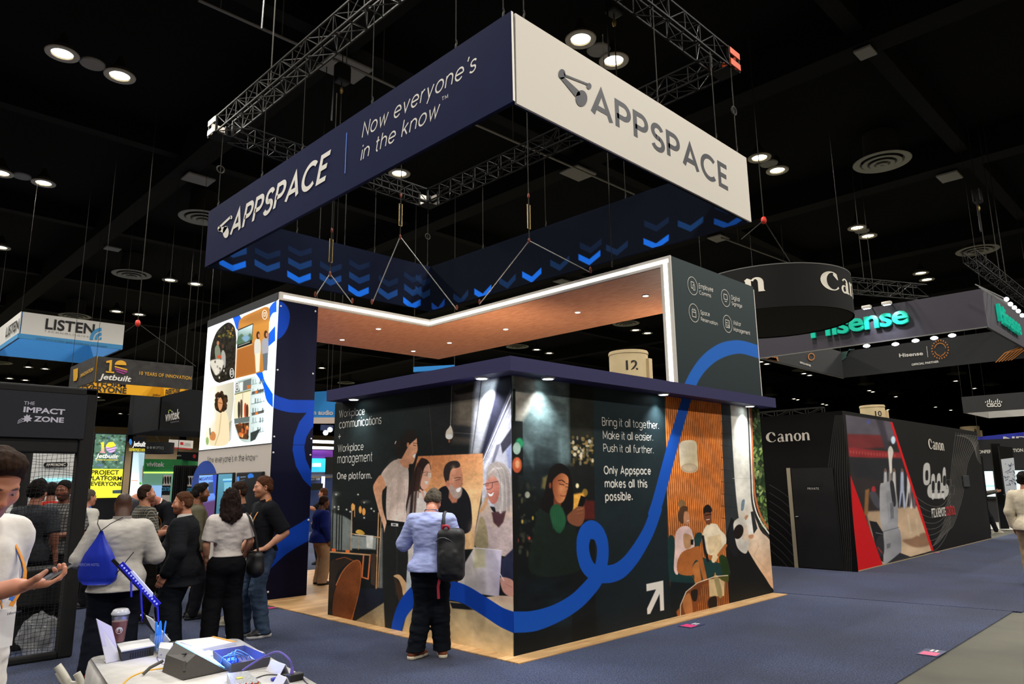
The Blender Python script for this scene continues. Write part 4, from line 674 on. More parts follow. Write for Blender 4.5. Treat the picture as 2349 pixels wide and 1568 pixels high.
# glowing panel
ZL0, ZL1 = 2.28, TZ-.12
Lb = Sheet((TX-.004, TY+TL, ZL1), (0, -TL, 0), (0, 0, -(ZL1-ZL0)), 330, 560, 'eef6fa'); KF = K(4.353, 480, 680)
def lightbox(s):
    G, F_ = KG, KF; B_ = '0b55cf'; r = np.random.default_rng(9)
    s.poly(G([(370, 282), (416, 258), (440, 300), (425, 400), (398, 370), (385, 325)]), B_, 1); s.poly(spline(G([(640, 290), (645, 225), (668, 185), (700, 160)]), 5) + spline(G([(700, 245), (672, 255), (652, 290), (648, 320)]), 5), B_, 1); s.poly(G([(630, 420), (690, 350), (690, 460), (632, 510)]), B_, 1); s.poly(spline(G([(545, 706), (590, 690), (612, 762), (672, 860)]), 5) + spline(G([(672, 960), (625, 905), (600, 800), (570, 742)]), 5), B_, 1)
    p1 = spline(G([(203, 600), (214, 500), (250, 400), (300, 345), (345, 325), (385, 360), (398, 440)]), 5) + G([(386, 742), (272, 776)]) + spline(G([(272, 776), (235, 755), (207, 680), (203, 600)]), 4); s.poly(p1, '14120e', 1); sel, cov, *_ = s._cov(p1, 1); n = fbm(s.X.shape, (60, 40), 3, 2)[..., None]; s.C[sel] = s.C[sel]*(1-cov[:, None])+np.clip(s.col('14120e')*(.4+2.2*n[sel]), 0, 1)*cov[:, None]
    for i in range(26): x, y = r.uniform(270, 380), r.uniform(360, 440); s.ell(420+x/3.266, 640+y/3.266, r.uniform(1, 3), r.uniform(1, 3), ['7a5a1c', '5a5a24', '3a4a20', 'a5762c'][i % 4], 1.5, .8)
    s.sm(G([(238, 520), (262, 490), (280, 540), (278, 600), (245, 600)]), '6a7060', 1.5); s.ell(500, 786.5, 3, 5, '9a6a4c', 1); s.sm(G([(285, 560), (300, 530), (318, 570), (315, 660), (290, 640)]), '8d8d88', 1.5); s.ell(511, 794, 2.6, 5, '4a3020', 1); s.sm(G([(200, 620), (240, 600), (300, 610), (290, 680), (250, 720), (225, 690)]), 'b9b4a8', 3); s.ell(503, 818, 5, 4, 'a5482c', 2)
    for i in range(14): x, y = r.uniform(225, 320), r.uniform(600, 740); s.ell(420+x/3.266, 640+y/3.266, 1.6, 3, ['c8c4b8', '2a2622', '6a665e'][i % 3], 1.2, .8)
    p2 = spline(G([(414, 355), (422, 310), (455, 278)]), 4) + spline(G([(610, 208), (640, 212), (648, 250)]), 4) + spline(G([(632, 640), (620, 675), (598, 692)]), 4) + G([(393, 742)]); s.poly(p2, 'a3682b', 1, grad=((540, 850), (610, 720), 'b97f34')); s.poly(G([(400, 525), (540, 480), (545, 700), (395, 740)]), '8a4f22', 10, .7); s.poly(G([(418, 320), (500, 260), (640, 210), (640, 300), (540, 330)]), '7c4a20', 14, .5)
    s.poly(G([(411, 378), (526, 330), (515, 484), (404, 522)]), '10130f', 1); s.poly(G([(413, 385), (522, 338), (514, 450), (408, 490)]), 'b9cdd4', 1, grad=((555, 745), (552, 790), '3f5c4a')); s.sm(G([(410, 440), (440, 410), (470, 440), (500, 405), (517, 430), (514, 455), (408, 490)]), '46604a', 3); s.sm(G([(440, 440), (475, 420), (500, 440), (470, 470)]), '6d8fa8', 4); s.line(G([(415, 500), (500, 470)]), 1, 'c8c8c0'); s.line(G([(404, 524), (515, 486)]), 1.6, 'c8b088')
    for dx, top, c1, c2 in ((0, 395, 'b8b8b0', 'c9c4ae'), (58, 388, '8d9098', '56606a')):
        s.sm(G([(535+dx, 470+top-395), (560+dx, 445+top-395), (580+dx, 470), (578+dx, 560), (538+dx, 570)]), c1, 1.2); s.poly(G([(538+dx, 560), (578+dx, 550), (572+dx, 690-dx*.1), (545+dx, 700-dx*.3)]), c2, 1.2); s.ell(420+(562+dx)/3.266, 640+(top+25)/3.266, 4.2, 9, '3a2012', 1.3); s.ell(420+(568+dx)/3.266, 640+(top+28)/3.266, 2, 5, 'b07a58', 1.2)
    s.poly(G([(190, 850), (205, 815), (225, 805), (380, 768), (381, 900), (345, 1210), (330, 1236), (175, 1252), (165, 1200)]), 'd4cdb8', 1, grad=((480, 900), (535, 900), 'a8a594')); s.poly(G([(186, 880), (240, 800), (230, 1050), (175, 1130)]), 'eae9dc', 10)
    for q in range(12): s.line(G([(345, 1080+q*12), (368-q*.8, 1060+q*12)]), 1, '3a3a34', .8)
    s.sm(G([(245, 1060), (290, 985), (330, 1010), (345, 1100), (335, 1232), (215, 1246), (200, 1180), (240, 1140)]), 'cdbd9b', 1.3); s.line(G([(285, 1010), (270, 1150), (240, 1240)]), 2, 'a8966f', 2)
    for i in range(46): a = r.uniform(0, 6.28); q = r.uniform(.2, 1); s.ell(420+(285+42*q*math.cos(a))/3.266, 640+(915+78*q*math.sin(a))/3.266, 4, 6, ['1a120c', '2c1d10', '3a2614'][i % 3], 1.6)
    s.sm(G([(262, 905), (282, 885), (296, 920), (292, 960), (275, 985), (262, 950)]), 'b57c52', 1.3); s.line(G([(266, 925), (290, 930)]), 1, '2a150c'); s.sm(G([(200, 1160), (225, 1140), (245, 1165), (235, 1205), (205, 1200)]), 'ad7040', 1.3); s.poly(G([(195, 1115), (205, 1113), (208, 1165), (198, 1168)]), '5c5c54', 1); s.ell(475.5, 1011, 3.5, 9, '7d9a5c', 2)
    p4 = G([(390, 766), (470, 742)]) + spline(G([(540, 724), (585, 790), (612, 900), (606, 1020), (572, 1165), (520, 1214), (462, 1221), (420, 1192), (390, 1112), (380, 1000)]), 5); s.poly(p4, '9fb0ac', 1, grad=((560, 880), (600, 880), 'c8d6d8'))
    for y0 in (760, 835, 905, 975, 1050, 1130): s.line(G([(512, y0+30), (606, y0+8)]), 2, '5a6a6a' if y0 % 2 else '7d8d8c', 1, .8)
    for i in range(30): x, y = 520+(i % 5)*18, 750+(i//5)*72; s.poly(G([(x, y), (x+8, y-3), (x+8, y+34), (x, y+37)]), ['5f7478', '8da2a4', 'd5e2e4', '3e4c50'][i % 4], .8, .75)
    for y0 in (825, 985): s.poly(G([(515, y0+18), (605, y0-6), (605, y0+14), (514, y0+38)]), '3c3a36', 1, .85); s.poly(G([(540, y0+14), (560, y0+8), (560, y0+26), (540, y0+32)]), 'c8682c', 1)
    s.poly(G([(390, 780), (512, 742), (508, 820), (392, 850)]), '5c6462', 1); s.poly(G([(420, 775), (450, 766), (448, 835), (425, 840)]), 'c4cac6', 2); s.poly(G([(478, 795), (505, 790), (503, 818), (478, 822)]), 'b4622c', 1); s.poly(G([(388, 865), (505, 835), (498, 1030), (384, 1045)]), 'd8c4a4', 1); s.line(G([(388, 862), (505, 832)]), 2.4, '6d6a3c', 1); s.line(G([(448, 850), (440, 1040)]), 1.4, '8a8878')
    for x, h, c in ((418, 940, '2b2a26'), (436, 925, '4a3c32'), (466, 950, 'a33a22'), (480, 960, '3e2c20')): s.sm(G([(x-8, h), (x, h-25), (x+9, h), (x+7, 1030), (x-6, 1032)]), c, 1.2)
    s.poly(G([(383, 1045), (498, 1028), (496, 1068), (384, 1082)]), '57605e', 1); s.poly(G([(388, 1088), (495, 1072), (488, 1200), (425, 1195)]), '4a2f1c', 1)
    for i in range(18): x, y = r.uniform(410, 485), r.uniform(1085, 1190); s.ell(420+x/3.266, 640+y/3.266, r.uniform(1.5, 4), r.uniform(3, 7), ['c4622c', 'a5502a', '2c1c12', 'd8a060', '7d3a1c'][i % 5], 1.5, .9)
    s.poly(G([(505, 1150), (580, 1120), (540, 1200), (505, 1216)]), '2c3230', 1.5)
    for (x, y, rx, ry, rr) in ((365, 702, 14, 34, 0), (611, 266, 18, 34, 0), (404, 803, 15, 34, 0)):
        g = np.linspace(0, 6.283, 24); s.line([(420+(x+rx*math.cos(t))/3.266, 640+(y+ry*math.sin(t))/3.266) for t in g], 1.1, 'f2f2ee', .8); s.line(G([(x-6, y-14), (x+6, y-17), (x+6, y+10), (x-6, y+13), (x-6, y-14)]), 1, 'f2f2ee', .8)
lightbox(Lb); Lb.build('light_box_print', mat_print('light_box_ink', .3, emit=1.05), tw)
MB().box((TX-.012, TY-.004, ZL0-.012), (TX, TY+TL+.004, ZL0)).build('light_box_seam', mat('seam_dark', '2a2a2c', .6), tw)
MB().box((TX-.006, TY, .03), (TX, TY+TL, ZL0-.012)).build('lower_panel', mat('panel_beige', 'd8cfc6', .6), tw)
letters("Now everyone's in the know", ('x', TX-.008), (476, 1060.5), (586, 1055), (476, 1047), M_dark, tw, w=.14, gap=.2, nrm=(-1, 0, 0))
v, f = pen_tris('TM', .2, .3); a, b, c = on(587, 1048, 'x', TX-.008), on(591, 1047.6, 'x', TX-.008), on(587, 1044, 'x', TX-.008); place2d(v, f, a, b, np.array([0, 0, c[2]-a[2]]), M_dark, tw, cap=1.42, nrm=(-1, 0, 0))
c = on(470, 1090, 'x', TX-.007); MB().slab([(TX-.007, c[1]+.55*math.cos(t), c[2]-.2+.45*math.sin(t)) for t in np.linspace(0, math.pi, 24)], (-1, 0, 0), .002).build('blue_half_disc', mat('ribbon_blue', '0c45b0', .5), tw)
# screens on the tower: things of their own
def screen(px, z1, z0, label, paint, t=.05, emit=1.3, x=TX-.054, frame='0a0a0c', grid=(90, 120)):
    ya, yb = on(px[0], 1110, 'x', x)[1], on(px[1], 1110, 'x', x)[1]
    o = thing('wall_screen', label, 'screen', (x, (ya+yb)/2, z0), 'screens on the lit tower')
    MB().rbox((x, ya, z0), (x+.045, yb, z1), .008).build('bezel', mat('bezel_black', frame, .35), o)
    s = Sheet((x-.002, ya-.02, z1-.02), (0, yb-ya+.04, 0), (0, 0, -(z1-z0-.04)), *grid, '5a86c8'); paint(s); s.build('picture', mat_print(f'screen_ink_{int(emit*100)}', .2, emit=emit), o); return o
def p_a(s):
    s.poly([(440, 1080), (520, 1080), (520, 1260), (440, 1260)], '6f9fe8', 1, grad=((460, 1090), (480, 1200), '3a57b0')); s.poly([(456, 1110), (474, 1108), (474, 1128), (456, 1130)], '3a6fd0', 1); s.poly([(478, 1106), (494, 1104), (494, 1130), (478, 1132)], '2a3f60', 1); s.poly([(450, 1155), (500, 1145), (500, 1200), (450, 1200)], '4a2a5a', 6); s.poly([(488, 1088), (500, 1088), (500, 1150), (490, 1130)], '1f3fb0', 2)
def p_b(s):
    s.poly([(490, 1080), (540, 1080), (540, 1400), (490, 1400)], '4f8da8', 1, grad=((505, 1090), (525, 1180), '2f6a80')); s.line([(513, 1100), (532, 1099)], 4, '8fd0e8'); s.poly([(514, 1106), (532, 1105), (532, 1160), (514, 1161)], '6fb0c8', 1); s.line([(514, 1104), (530, 1103)], 3, '2a7fc0')
def p_c(s):
    s.poly([(530, 1075), (620, 1075), (620, 1300), (530, 1300)], '0b0d12', 1); s.poly([(543, 1093), (549, 1092), (549, 1105), (543, 1106)], '3a7fd0', 1); s.ell(575, 1092, 7, 7, '1f6fd0', 1.5); s.poly([(566, 1097), (585, 1094), (585, 1104), (566, 1104)], '0b0d12', 1); s.line([(552, 1094), (563, 1093)], 2, '7a8a9c'); s.line([(552, 1101), (561, 1100)], 1.4, '5a6a7c')
screen((455, 497), 1.86, 1.05, 'blue glowing screen leftmost on the lit tower', p_a, emit=1.0)
s1 = screen((499, 533), 1.865, .5, 'tall narrow teal kiosk screen in the middle of the tower', p_b, emit=.7)
screen((541, 600), 1.86, .8, 'dark wide screen right of the kiosk screen on the tower', p_c, emit=.6)
for i, (a, b, c, txt) in enumerate((((458, 1102), (490, 1099), (458, 1095), 'MEGAPIXEL'),)):
    letters(txt, ('x', TX-.058), a, b, c, mat('glyph_blue', '2a4fb0', .5), [o for o in COL.objects if o.get('label', '').startswith('blue glowing screen')][0], style='font', bold=.02, nrm=(-1, 0, 0))
for i, (x, y, lx, ly) in enumerate(((2.2, 3.0, 1.6, .05), (5.2, 1.6, .05, 1.2))):  # unseen fill lights, added to brighten the underside of the wooden canopy
    u = thing('added_fill_bar', ['long unseen uplight bar added on the rear edge of the room roof', 'uplight bar on the side edge of the room roof'][i], 'light', (x, y, WH+.115), 'unseen uplights added to brighten the canopy'); MB().rbox((x-lx, y-ly, WH+.116), (x+lx, y+ly, WH+.16), .01).build('housing', M_navy, u); MB().box((x-lx+.02, y-ly+.02, WH+.161), (x+lx-.02, y+ly-.02, WH+.165)).build('lens', mat('added_fill_lens', 'ffe8cc', .5, emit=3, light=False), u)
    new_light('uplight', 'AREA', (x, y, WH+.18), (70, 38)[i], (1, .86, .7), ((2.4, 6.4, 4.5), (4.2, 2.2, 4.5))[i], shape='RECTANGLE', size=2*lx, size_y=2*ly)
# ---- wooden canopy with light band, and the dark panel that carries its right end
CX_, CYF, CXB, CYB, CZ = 2.964, -.1, 5.3, 8.0, 4.5
cn = thing('wood_canopy', 'L shaped wooden canopy edged with a white light band', 'canopy', (4, 5, CZ))
M_canwood = mat_wood('canopy_wood', 'd8865a', 'f0a878', (6, 1.2, 1), None, .5, 0, 4.)
MB().box((TX+TW, TY+.03, CZ), (CX_, TY+TL-.1, CZ+.06)).build('soffit_panel', M_canwood, cn); MB().box((CX_+.03, CYF+.17, CZ), (CXB, TY-.004, CZ+.06)).box((CX_, TY+.004, CZ), (CXB, TY+TL-.1, CZ+.06)).build('soffit_panel', M_canwood, cn)
MB().box((TX+TW+.002, TY+.05, CZ+.06), (CX_+.05, TY+TL-.1, TZ-.01)).box((CX_+.05, CYF+.17, CZ+.06), (CXB, TY+TL-.1, TZ-.01)).build('roof_board', mat('roof_black', '17171a', .8), cn)
b = MB().box((TX, TY-.02, CZ-.0), (CX_-.0, TY+.03, TZ)).box((CX_-.02, CYF, CZ), (CX_+.008, TY+.03, TZ))
b.build('light_band', mat('acrylic_band', 'c4c0b8', .5, emit=.03), cn)
M_led = mat('led_strip', 'fffaf0', .5, emit=2.6)
MB().box((TX+.06, TY-.026, CZ+.035), (CX_-.03, TY-.019, CZ+.085)).build('led_strip', M_led, cn); MB().box((CX_-.027, CYF+.03, CZ+.035), (CX_-.019, TY-.02, CZ+.085)).build('led_strip', M_led, cn)
for x, y in ((2.38, 7.18), (2.336, 5.855), (4.194, 7.25), (4.19, 6.021), (4.142, 4.311), (4.107, 2.511), (4.054, 1.077)):
    h = MB().lathe([(.055, CZ-.012), (.06, CZ), (.06, CZ+.01)], (x, y, 0), 18).build('recessed_light', M_white, cn); MB().lathe([(.001, CZ-.016), (.042, CZ-.014), (.042, CZ-.01)], (x, y, 0), 18).build('lens', mat('canopy_lens', 'fff6e6', .5, emit=9, light=False), h)
    new_light('canopy_spot', 'SPOT', (x, y, CZ-.03), 45, (1, .93, .8), (x, y, 0), spot_size=1.6, spot_blend=.7, shadow_soft_size=.04)
pn = thing('dark_tower_panel', 'dark slate panel with four round icons above the room roof', 'display panel', (4.1, 0, WH+.115))
PX1 = 5.285; PZ0 = WH+.115
MB().box((CX_+.01, CYF+.008, PZ0), (PX1, CYF+.16, TZ-.005)).build('panel_core', mat('panel_slate', '232c2e', .6), pn)
MB().box((PX1, CYF-.002, PZ0), (PX1+.02, CYF+.16, TZ-.05)).build('edge_trim', M_white, pn)
b = MB().box((CX_-.02, CYF, PZ0), (CX_+.01, CYF+.16, CZ)); b.build('light_band', mat('acrylic_band'), pn); MB().box((CX_-.027, CYF+.05, PZ0+.02), (CX_-.019, CYF+.11, CZ+.06)).build('led_strip', M_led, pn)
Ps = Sheet((CX_+.008, CYF, TZ-.005), (PX1-CX_-.008, 0, 0), (0, 0, -(TZ-.005-PZ0)), 220, 260, '2b3638'); KH = K(4.127, 1540, 560)
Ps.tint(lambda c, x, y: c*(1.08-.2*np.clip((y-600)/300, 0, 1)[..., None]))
Ps.poly(spline(KH([(120, 1330), (180, 1210), (270, 1080), (370, 990), (480, 930), (600, 908), (700, 918), (850, 965)]), 5) + spline(KH([(850, 1088), (700, 1042), (620, 1036), (520, 1060), (420, 1110), (330, 1190), (270, 1270), (235, 1340)]), 5), '1f5db4', 1.2)
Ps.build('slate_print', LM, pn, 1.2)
def icon(cx, cy, kind):
    c = on(cx, cy, 'y', CYF); R_ = .185; q_ = .69
    st = [[(R_*math.cos(t), R_*math.sin(t)) for t in np.linspace(0, 6.2832, 33)]]
    if kind == 0: st += [[(-.06, -.05), (-.06, .08), (.05, .08), (.05, .04)], [(-.06, -.05), (0, -.05)], [(.01, -.08), (.01, .03), (.075, .03), (.075, -.08), (.01, -.08)]]
    if kind == 1: st += [[(-.075, -.03), (-.075, .08), (.075, .08), (.075, -.03), (-.075, -.03)], [(-.04, -.075), (.04, -.075)]]
    if kind == 2: st += [[(-.07, -.08), (-.07, .06), (.07, .06), (.07, -.08), (-.07, -.08)], [(-.07, .015), (.07, .015)], [(-.035, .06), (-.035, .09)], [(.035, .06), (.035, .09)]]
    if kind == 3: st += [[(-.08, -.08), (-.08, .08), (.08, .08), (.08, -.08), (-.08, -.08)], [(-.055, .02), (-.02, .02)], [(-.055, -.03), (-.02, -.03)], [(.0, -.06), (.03, -.01), (.06, -.06)], [(.05*math.cos(t)*.55+.03, .05*math.sin(t)*.6+.02) for t in np.linspace(0, 6.283, 12)]]
    V, F_ = [], []
    for p in st:
        for (x0, y0), (x1, y1) in zip(p, p[1:]):
            d = np.array([x1-x0, y1-y0]); d = d/np.linalg.norm(d)*.008; n = np.array([-d[1], d[0]]); b = len(V); V += [(x0-d[0]*.6+n[0], y0-d[1]*.6+n[1]), (x0-d[0]*.6-n[0], y0-d[1]*.6-n[1]), (x1+d[0]*.6-n[0], y1+d[1]*.6-n[1]), (x1+d[0]*.6+n[0], y1+d[1]*.6+n[1])]; F_.append((b, b+1, b+2, b+3))
    link_mesh('round_icon', [(c[0]+x*q_, CYF-.004, c[2]+y*q_) for x, y in V], F_, M_ink, pn)
for i, (cx, cy) in enumerate(((1588.5, 655.5), (1664, 683.5), (1591.5, 717.5), (1668.5, 742.5))): icon(cx, cy, i)
for txt, L, R, T in (('Employee', (1603, 660), (1636, 669), (1603, 650)), ('Comms', (1604, 674), (1631, 682), (1604, 666)), ('Digital', (1677, 686), (1696, 691.5), (1677, 677)), ('Signage', (1678, 699), (1702, 705.5), (1678, 691.5)), ('Space', (1607, 720), (1628, 725), (1607, 711)), ('Reservation', (1608, 735), (1646, 746), (1607.5, 727)), ('Visitor', (1681, 744), (1699, 748), (1681, 735)), ('Management', (1682, 758.5), (1720, 768), (1682, 750))):
    letters(txt, ('y', CYF), L, R, T, M_ink, pn, w=.2, gap=.2, nrm=(0, -1, 0))
# ================================================================== hanging signs, trusses, cables
def decal(parent, name, plane, polys, m, lift=.004, side=None):
    """flat cut-out shapes on a plane; polys in photo pixels measured on it"""
    g = plane if callable(plane) else (lambda x, y: on(x, y, plane[0], plane[1])); V, F_ = [], []
    sh = np.array(side if side is not None else (0, 0, 0), float)*max(lift, .0007*np.linalg.norm(g(*polys[0][0])-CO))
    for p in polys:
        b = len(V); V += [g(x, y)+sh for x, y in p]; F_.append(tuple(range(b, b+len(p))))
    return link_mesh(name, V, F_, m, parent)
def ovalp(cx, cy, rx, ry, n=20, a0=0, a1=360): return [(cx+rx*math.cos(math.radians(a0+(a1-a0)*i/n)), cy+ry*math.sin(math.radians(a0+(a1-a0)*i/n))) for i in range(n)]
def ring_sign(name, label, x0, y0, x1, y1, z0, z1, mo, mi, t=.05, group=None, mos=None):
    r = thing(name, label, 'hanging sign', ((x0+x1)/2, (y0+y1)/2, z0), group)
    mos = mos or [mo]*4
    for i, (a, b, c, d) in enumerate((((x0, y0), (x0+t, y1)), ((x0+t, y0), (x1, y0+t)), ((x1-t, y0+t), (x1, y1)), ((x0+t, y1-t), (x1-t, y1)))[j] + (0, 0) for j in range(4)):
        (ax, ay), (bx, by) = a, b; w = t*.45
        if i == 0: A_, B_ = ((ax, ay, z0), (ax+w, by, z1)), ((ax+w+.002, ay+t, z0), (bx, by-t, z1))
        if i == 1: A_, B_ = ((ax, ay, z0), (bx, ay+w, z1)), ((ax, ay+w+.002, z0), (bx-t, by, z1))
        if i == 2: A_, B_ = ((bx-w, ay, z0), (bx, by, z1)), ((ax, ay, z0), (bx-w-.002, by-t, z1))
        if i == 3: A_, B_ = ((ax, by-w, z0), (bx, by, z1)), ((ax, ay, z0), (bx, by-w-.002, z1))
        p = MB().box(*A_).build('sign_panel', mos[i], r); MB().box(*B_).build('inner_face', mi, p)
        if mo is not M_snavy: wx, wy_ = ((x0, y0), (x1, y0), (x1, y1), (x0, y1))[i]; wx += t*.4*(1 if i in (0, 3) else -1); wy_ += t*.4*(1 if i < 2 else -1); MB().tube([(wx, wy_, z1-.02), (wx, wy_, CEIL+.87)], .006, 5).build('wire', M_wire, r)
    return r
M_wire = mat('wire_rope', '2c2a25', .7, spec=.2)
SX0, SY0, SX1, SY1, SZ0, SZ1 = -.103, -.183, 5.236, 7.983, 5.663, 6.757
M_snavy = mat('banner_navy', '191e40', .85, noise=.05, nscale=3, spec=.08); M_swhite = mat('banner_white', 'cfc8be', .7); M_sin = mat('banner_inside', '10172a', .85, spec=.08)
sg = ring_sign('hanging_sign', 'large square hanging sign, one face navy and one white, over the tall booth', SX0, SY0, SX1, SY1, SZ0, SZ1, M_snavy, M_sin, .06, mos=[M_snavy, M_swhite, M_snavy, M_snavy])
PLX, PLY = ('x', SX0), ('y', SY0)
letters("Now everyone's", PLX, (830, 316), (1094, 159), (833, 283), M_ink, sg, w=.15, gap=.24, slant=.25, nrm=(-1, 0, 0))
letters("in the know", PLX, (827, 368), (1010, 263), (829, 334), M_ink, sg, w=.15, gap=.24, slant=.25, nrm=(-1, 0, 0), cap=1.5)
letters("TM", PLX, (1014, 231), (1028, 224), (1014, 223), M_ink, sg, w=.2, gap=.3, nrm=(-1, 0, 0))
letters("APPSPACE", PLX, (528, 539), (758, 402), (528, 496), M_ink, sg, w=.29, gap=.16, slant=.28, nrm=(-1, 0, 0))
letters("APPSPACE", PLY, (1355, 255.5), (1670, 433), (1355, 197), M_dark, sg, w=.29, gap=.16, nrm=(0, -1, 0))
decal(sg, 'divider_line', PLX, [[(795.3, 305), (797.3, 304), (793.3, 397), (791.3, 398)]], mat('divider_blue', '1d62c8', .6), .004, (-1, 0, 0))
z2 = lambda pts: [(700+x/2.614, y/2.614) for x, y in pts]
decal(sg, 'logo_mark', PLY, [z2(ovalp(1538, 445, 21, 30)), z2(ovalp(1700, 517, 15, 19)), z2(ovalp(1655, 590, 35, 49, 24)), z2([(1545, 428), (1556, 446), (1692, 500), (1690, 512), (1552, 458)]), z2([(1524, 465), (1550, 462), (1640, 545), (1650, 570), (1618, 580)])], M_dark, .005, (0, -1, 0))
z1 = lambda pts: [(x/2.614, y/2.614) for x, y in pts]
decal(sg, 'logo_mark', PLX, [z1(ovalp(1319, 1372, 11, 16)), z1(ovalp(1389, 1303, 7, 11)), z1(ovalp(1357, 1391, 18, 36, 24)), z1([(1316, 1358), (1386, 1292), (1389, 1306), (1324, 1366)]), z1([(1308, 1380), (1326, 1362), (1370, 1358), (1344, 1398)])], M_ink, .005, (-1, 0, 0))
decal(sg, 'corner_seam', PLY, [[(1171.5, 25), (1176, 28), (1181, 233), (1176, 230)]], mat('seam_white', 'e6e2da', .6), .006, (0, -1, 0))
# chevron prints inside the far faces
def chev(s, x, y, w, h, d, c, al=1., sk=0.):   # x,y: top left; w wide; h stroke; d dip; sk: slope of right end
    s.poly([(x, y), (x+w/2, y+d), (x+w, y+sk), (x+w, y+sk+h), (x+w/2, y+d+h), (x, y+h)], c, 1.2, al)
iy = SY1-.0615; C1 = Sheet((SX0+.07, iy, SZ1-.01), (SX1-SX0-.14, 0, 0), (0, 0, -(SZ1-SZ0-.02)), 420, 90, '0a0f20')
for i, (x, y) in enumerate(((503, 592), (659, 620), (799, 652), (925, 680))):
    w = (61, 54, 47, 40)[i]; chev(C1, x, y, w, 14, 16, '1763d6', 1, 6)
    chev(C1, x+2, y-30, w, 14, 15, '14386e', .8 if i else .9, 6); chev(C1, x+2, y-58, w, 12, 14, '12294e', .5, 6)
for i, (x, y) in enumerate(((584, 594), (733, 625), (868, 657), (953, 655))):
    w = (58, 50, 44, 36)[i]; chev(C1, x, y, w, 14, 16, '17407e' if i < 3 else '163460', .9, 6); chev(C1, x+1, y-27, w, 13, 15, '12294c', .6, 6)
C1.build('chevron_print', mat_print('banner_ink', .85, spec=.08), sg, 1.5)
ix = SX1-.0615; C2 = Sheet((ix, SY1-.07, SZ1-.01), (0, -(SY1-SY0-.14), 0), (0, 0, -(SZ1-SZ0-.02)), 520, 90, '070b16')
for i, (x, y, w, c, al) in enumerate(((990, 693, 30, '153a86', 1), (1088, 661, 39, '1763d6', 1), (1198, 622, 44, '1763d6', 1), (1327, 582, 50, '1763d6', 1), (1476, 546, 58, '1660d0', 1), (1638, 500, 64, '14489c', 1), (1040, 672, 34, '12294e', .9), (1145, 636, 38, '12305c', .8), (1262, 595, 44, '13305a', .8), (1390, 560, 50, '12284a', .8), (1555, 505, 58, '133564', .9), (1700, 470, 60, '12305c', .8), (1330, 555, 50, '112240', .7), (1478, 505, 56, '112240', .7), (1640, 465, 60, '112444', .7))):
    chev(C2, x, y, w, 14, 12, c, al, -9)
C2.build('chevron_print', mat_print('banner_ink'), sg, 1.5)
# truss frame above the sign
M_truss = mat('truss_black', '0a0a0a', .6, spec=.15); M_alu = mat('truss_bright', '2a2926', .6, spec=.25);  M_orange = mat('plate_orange', 'e0521c', .5); M_plw = mat('plate_white', 'd8cfc4', .5)
TZ0, TZ1 = 8.3, 8.62
tr = thing('truss_frame', 'black box truss square high above the navy and white sign', 'truss', (2.5, 3.9, TZ0))
def box_truss(p, q, h=.32, w=.32, step=.42, n1=.014, n2=.007, b=None, zz=0):
    b = b or MB(); p, q = np.array(p, float), np.array(q, float); d = q-p; L = np.linalg.norm(d); d /= L; s = np.cross(d, (0, 0, 1)); s /= np.linalg.norm(s); u = np.array([0, 0, 1.])
    cs = [s*w/2, -s*w/2, s*w/2+u*h, -s*w/2+u*h]
    for c in cs: b.bar(p+c, q+c, n1*2)
    k = max(int(L/step), 1)
    for i in range(k):
        a, e = p+d*L*i/k, p+d*L*(i+1)/k
        for c0, c1 in ((0, 2), (1, 3), (0, 1), (2, 3)):
            x0, x1 = (c0, c1) if i % 2 else (c1, c0)
            b.bar(a+cs[x0], e+cs[x1], n2*2); b.bar(a+cs[c0], a+cs[c1], n2*2)
    return b
for p, q in (((0, .18, TZ0), (0, 7.75, TZ0)), ((.18, 0, TZ0), (4.92, 0, TZ0)), ((5.1, .18, TZ0), (5.1, 7.75, TZ0)), ((.18, 7.93, TZ0), (4.92, 7.93, TZ0))): box_truss(p, q).build('truss_beam', M_alu if p[0] == 0 and p[1] == .18 else M_truss, tr)
for x, y, m in ((0, 0, M_plw), (5.1, 0, M_orange), (5.1, 7.93, M_plw), (0, 7.93, M_plw)):
    h = MB()
    for dz in (0, .2):
        h.obox((x, y-.19 if y < 1 else y+.19, TZ0+.06+dz), (.16, 0, 0), (0, .01, 0), (0, 0, .055)); h.obox((x-.19 if x < 1 else x+.19, y, TZ0+.06+dz), (.01, 0, 0), (0, .16, 0), (0, 0, .055))
    h.build('corner_plate', m, tr)
    f = MB()
    for a in (-.16, .16):
        for c in (-.16, .16): f.bar((x+a, y+c, TZ0-.02), (x+a, y+c, TZ1+.02), .04)
    f.box((x-.17, y-.17, TZ0-.02), (x+.17, y+.17, TZ0)).build('corner_block', M_truss, tr)
def hoist(x, y, z, label, ztop=CEIL+.88):
    t = thing('chain_hoist', label, 'chain hoist', (x, y, z), 'chain hoists above the truss square')
    MB().rbox((x-.16, y-.12, z+1.9), (x+.16, y+.12, z+2.35), .04).build('motor_body', mat('hoist_black', '17171a', .5), t); MB().tube([(x, y, z), (x, y, z+1.9)], .013, 6).build('chain', M_wire, t); MB().tube([(x, y, z+2.35), (x, y, ztop)], .012, 6).build('support_chain', M_wire, t)
    MB().ball((x, y, z+1.72), (.04, .04, .09)).build('hook', mat('hook_brass', 'b59a5a', .4, .7), t, True); MB().tube([(x-.2, y, z+2.0), (x-.22, y, z+.9)], .02, 6).build('chain_bag', mat('hoist_black'), t)
hoist(0, 5.9, TZ1, 'chain hoist with hook left above the navy sign'); hoist(5.1, 2.2, TZ1, 'chain hoist behind the white sign face under the lamps'); hoist(2.6, 7.93, TZ1, 'chain hoist over the far side of the truss square')
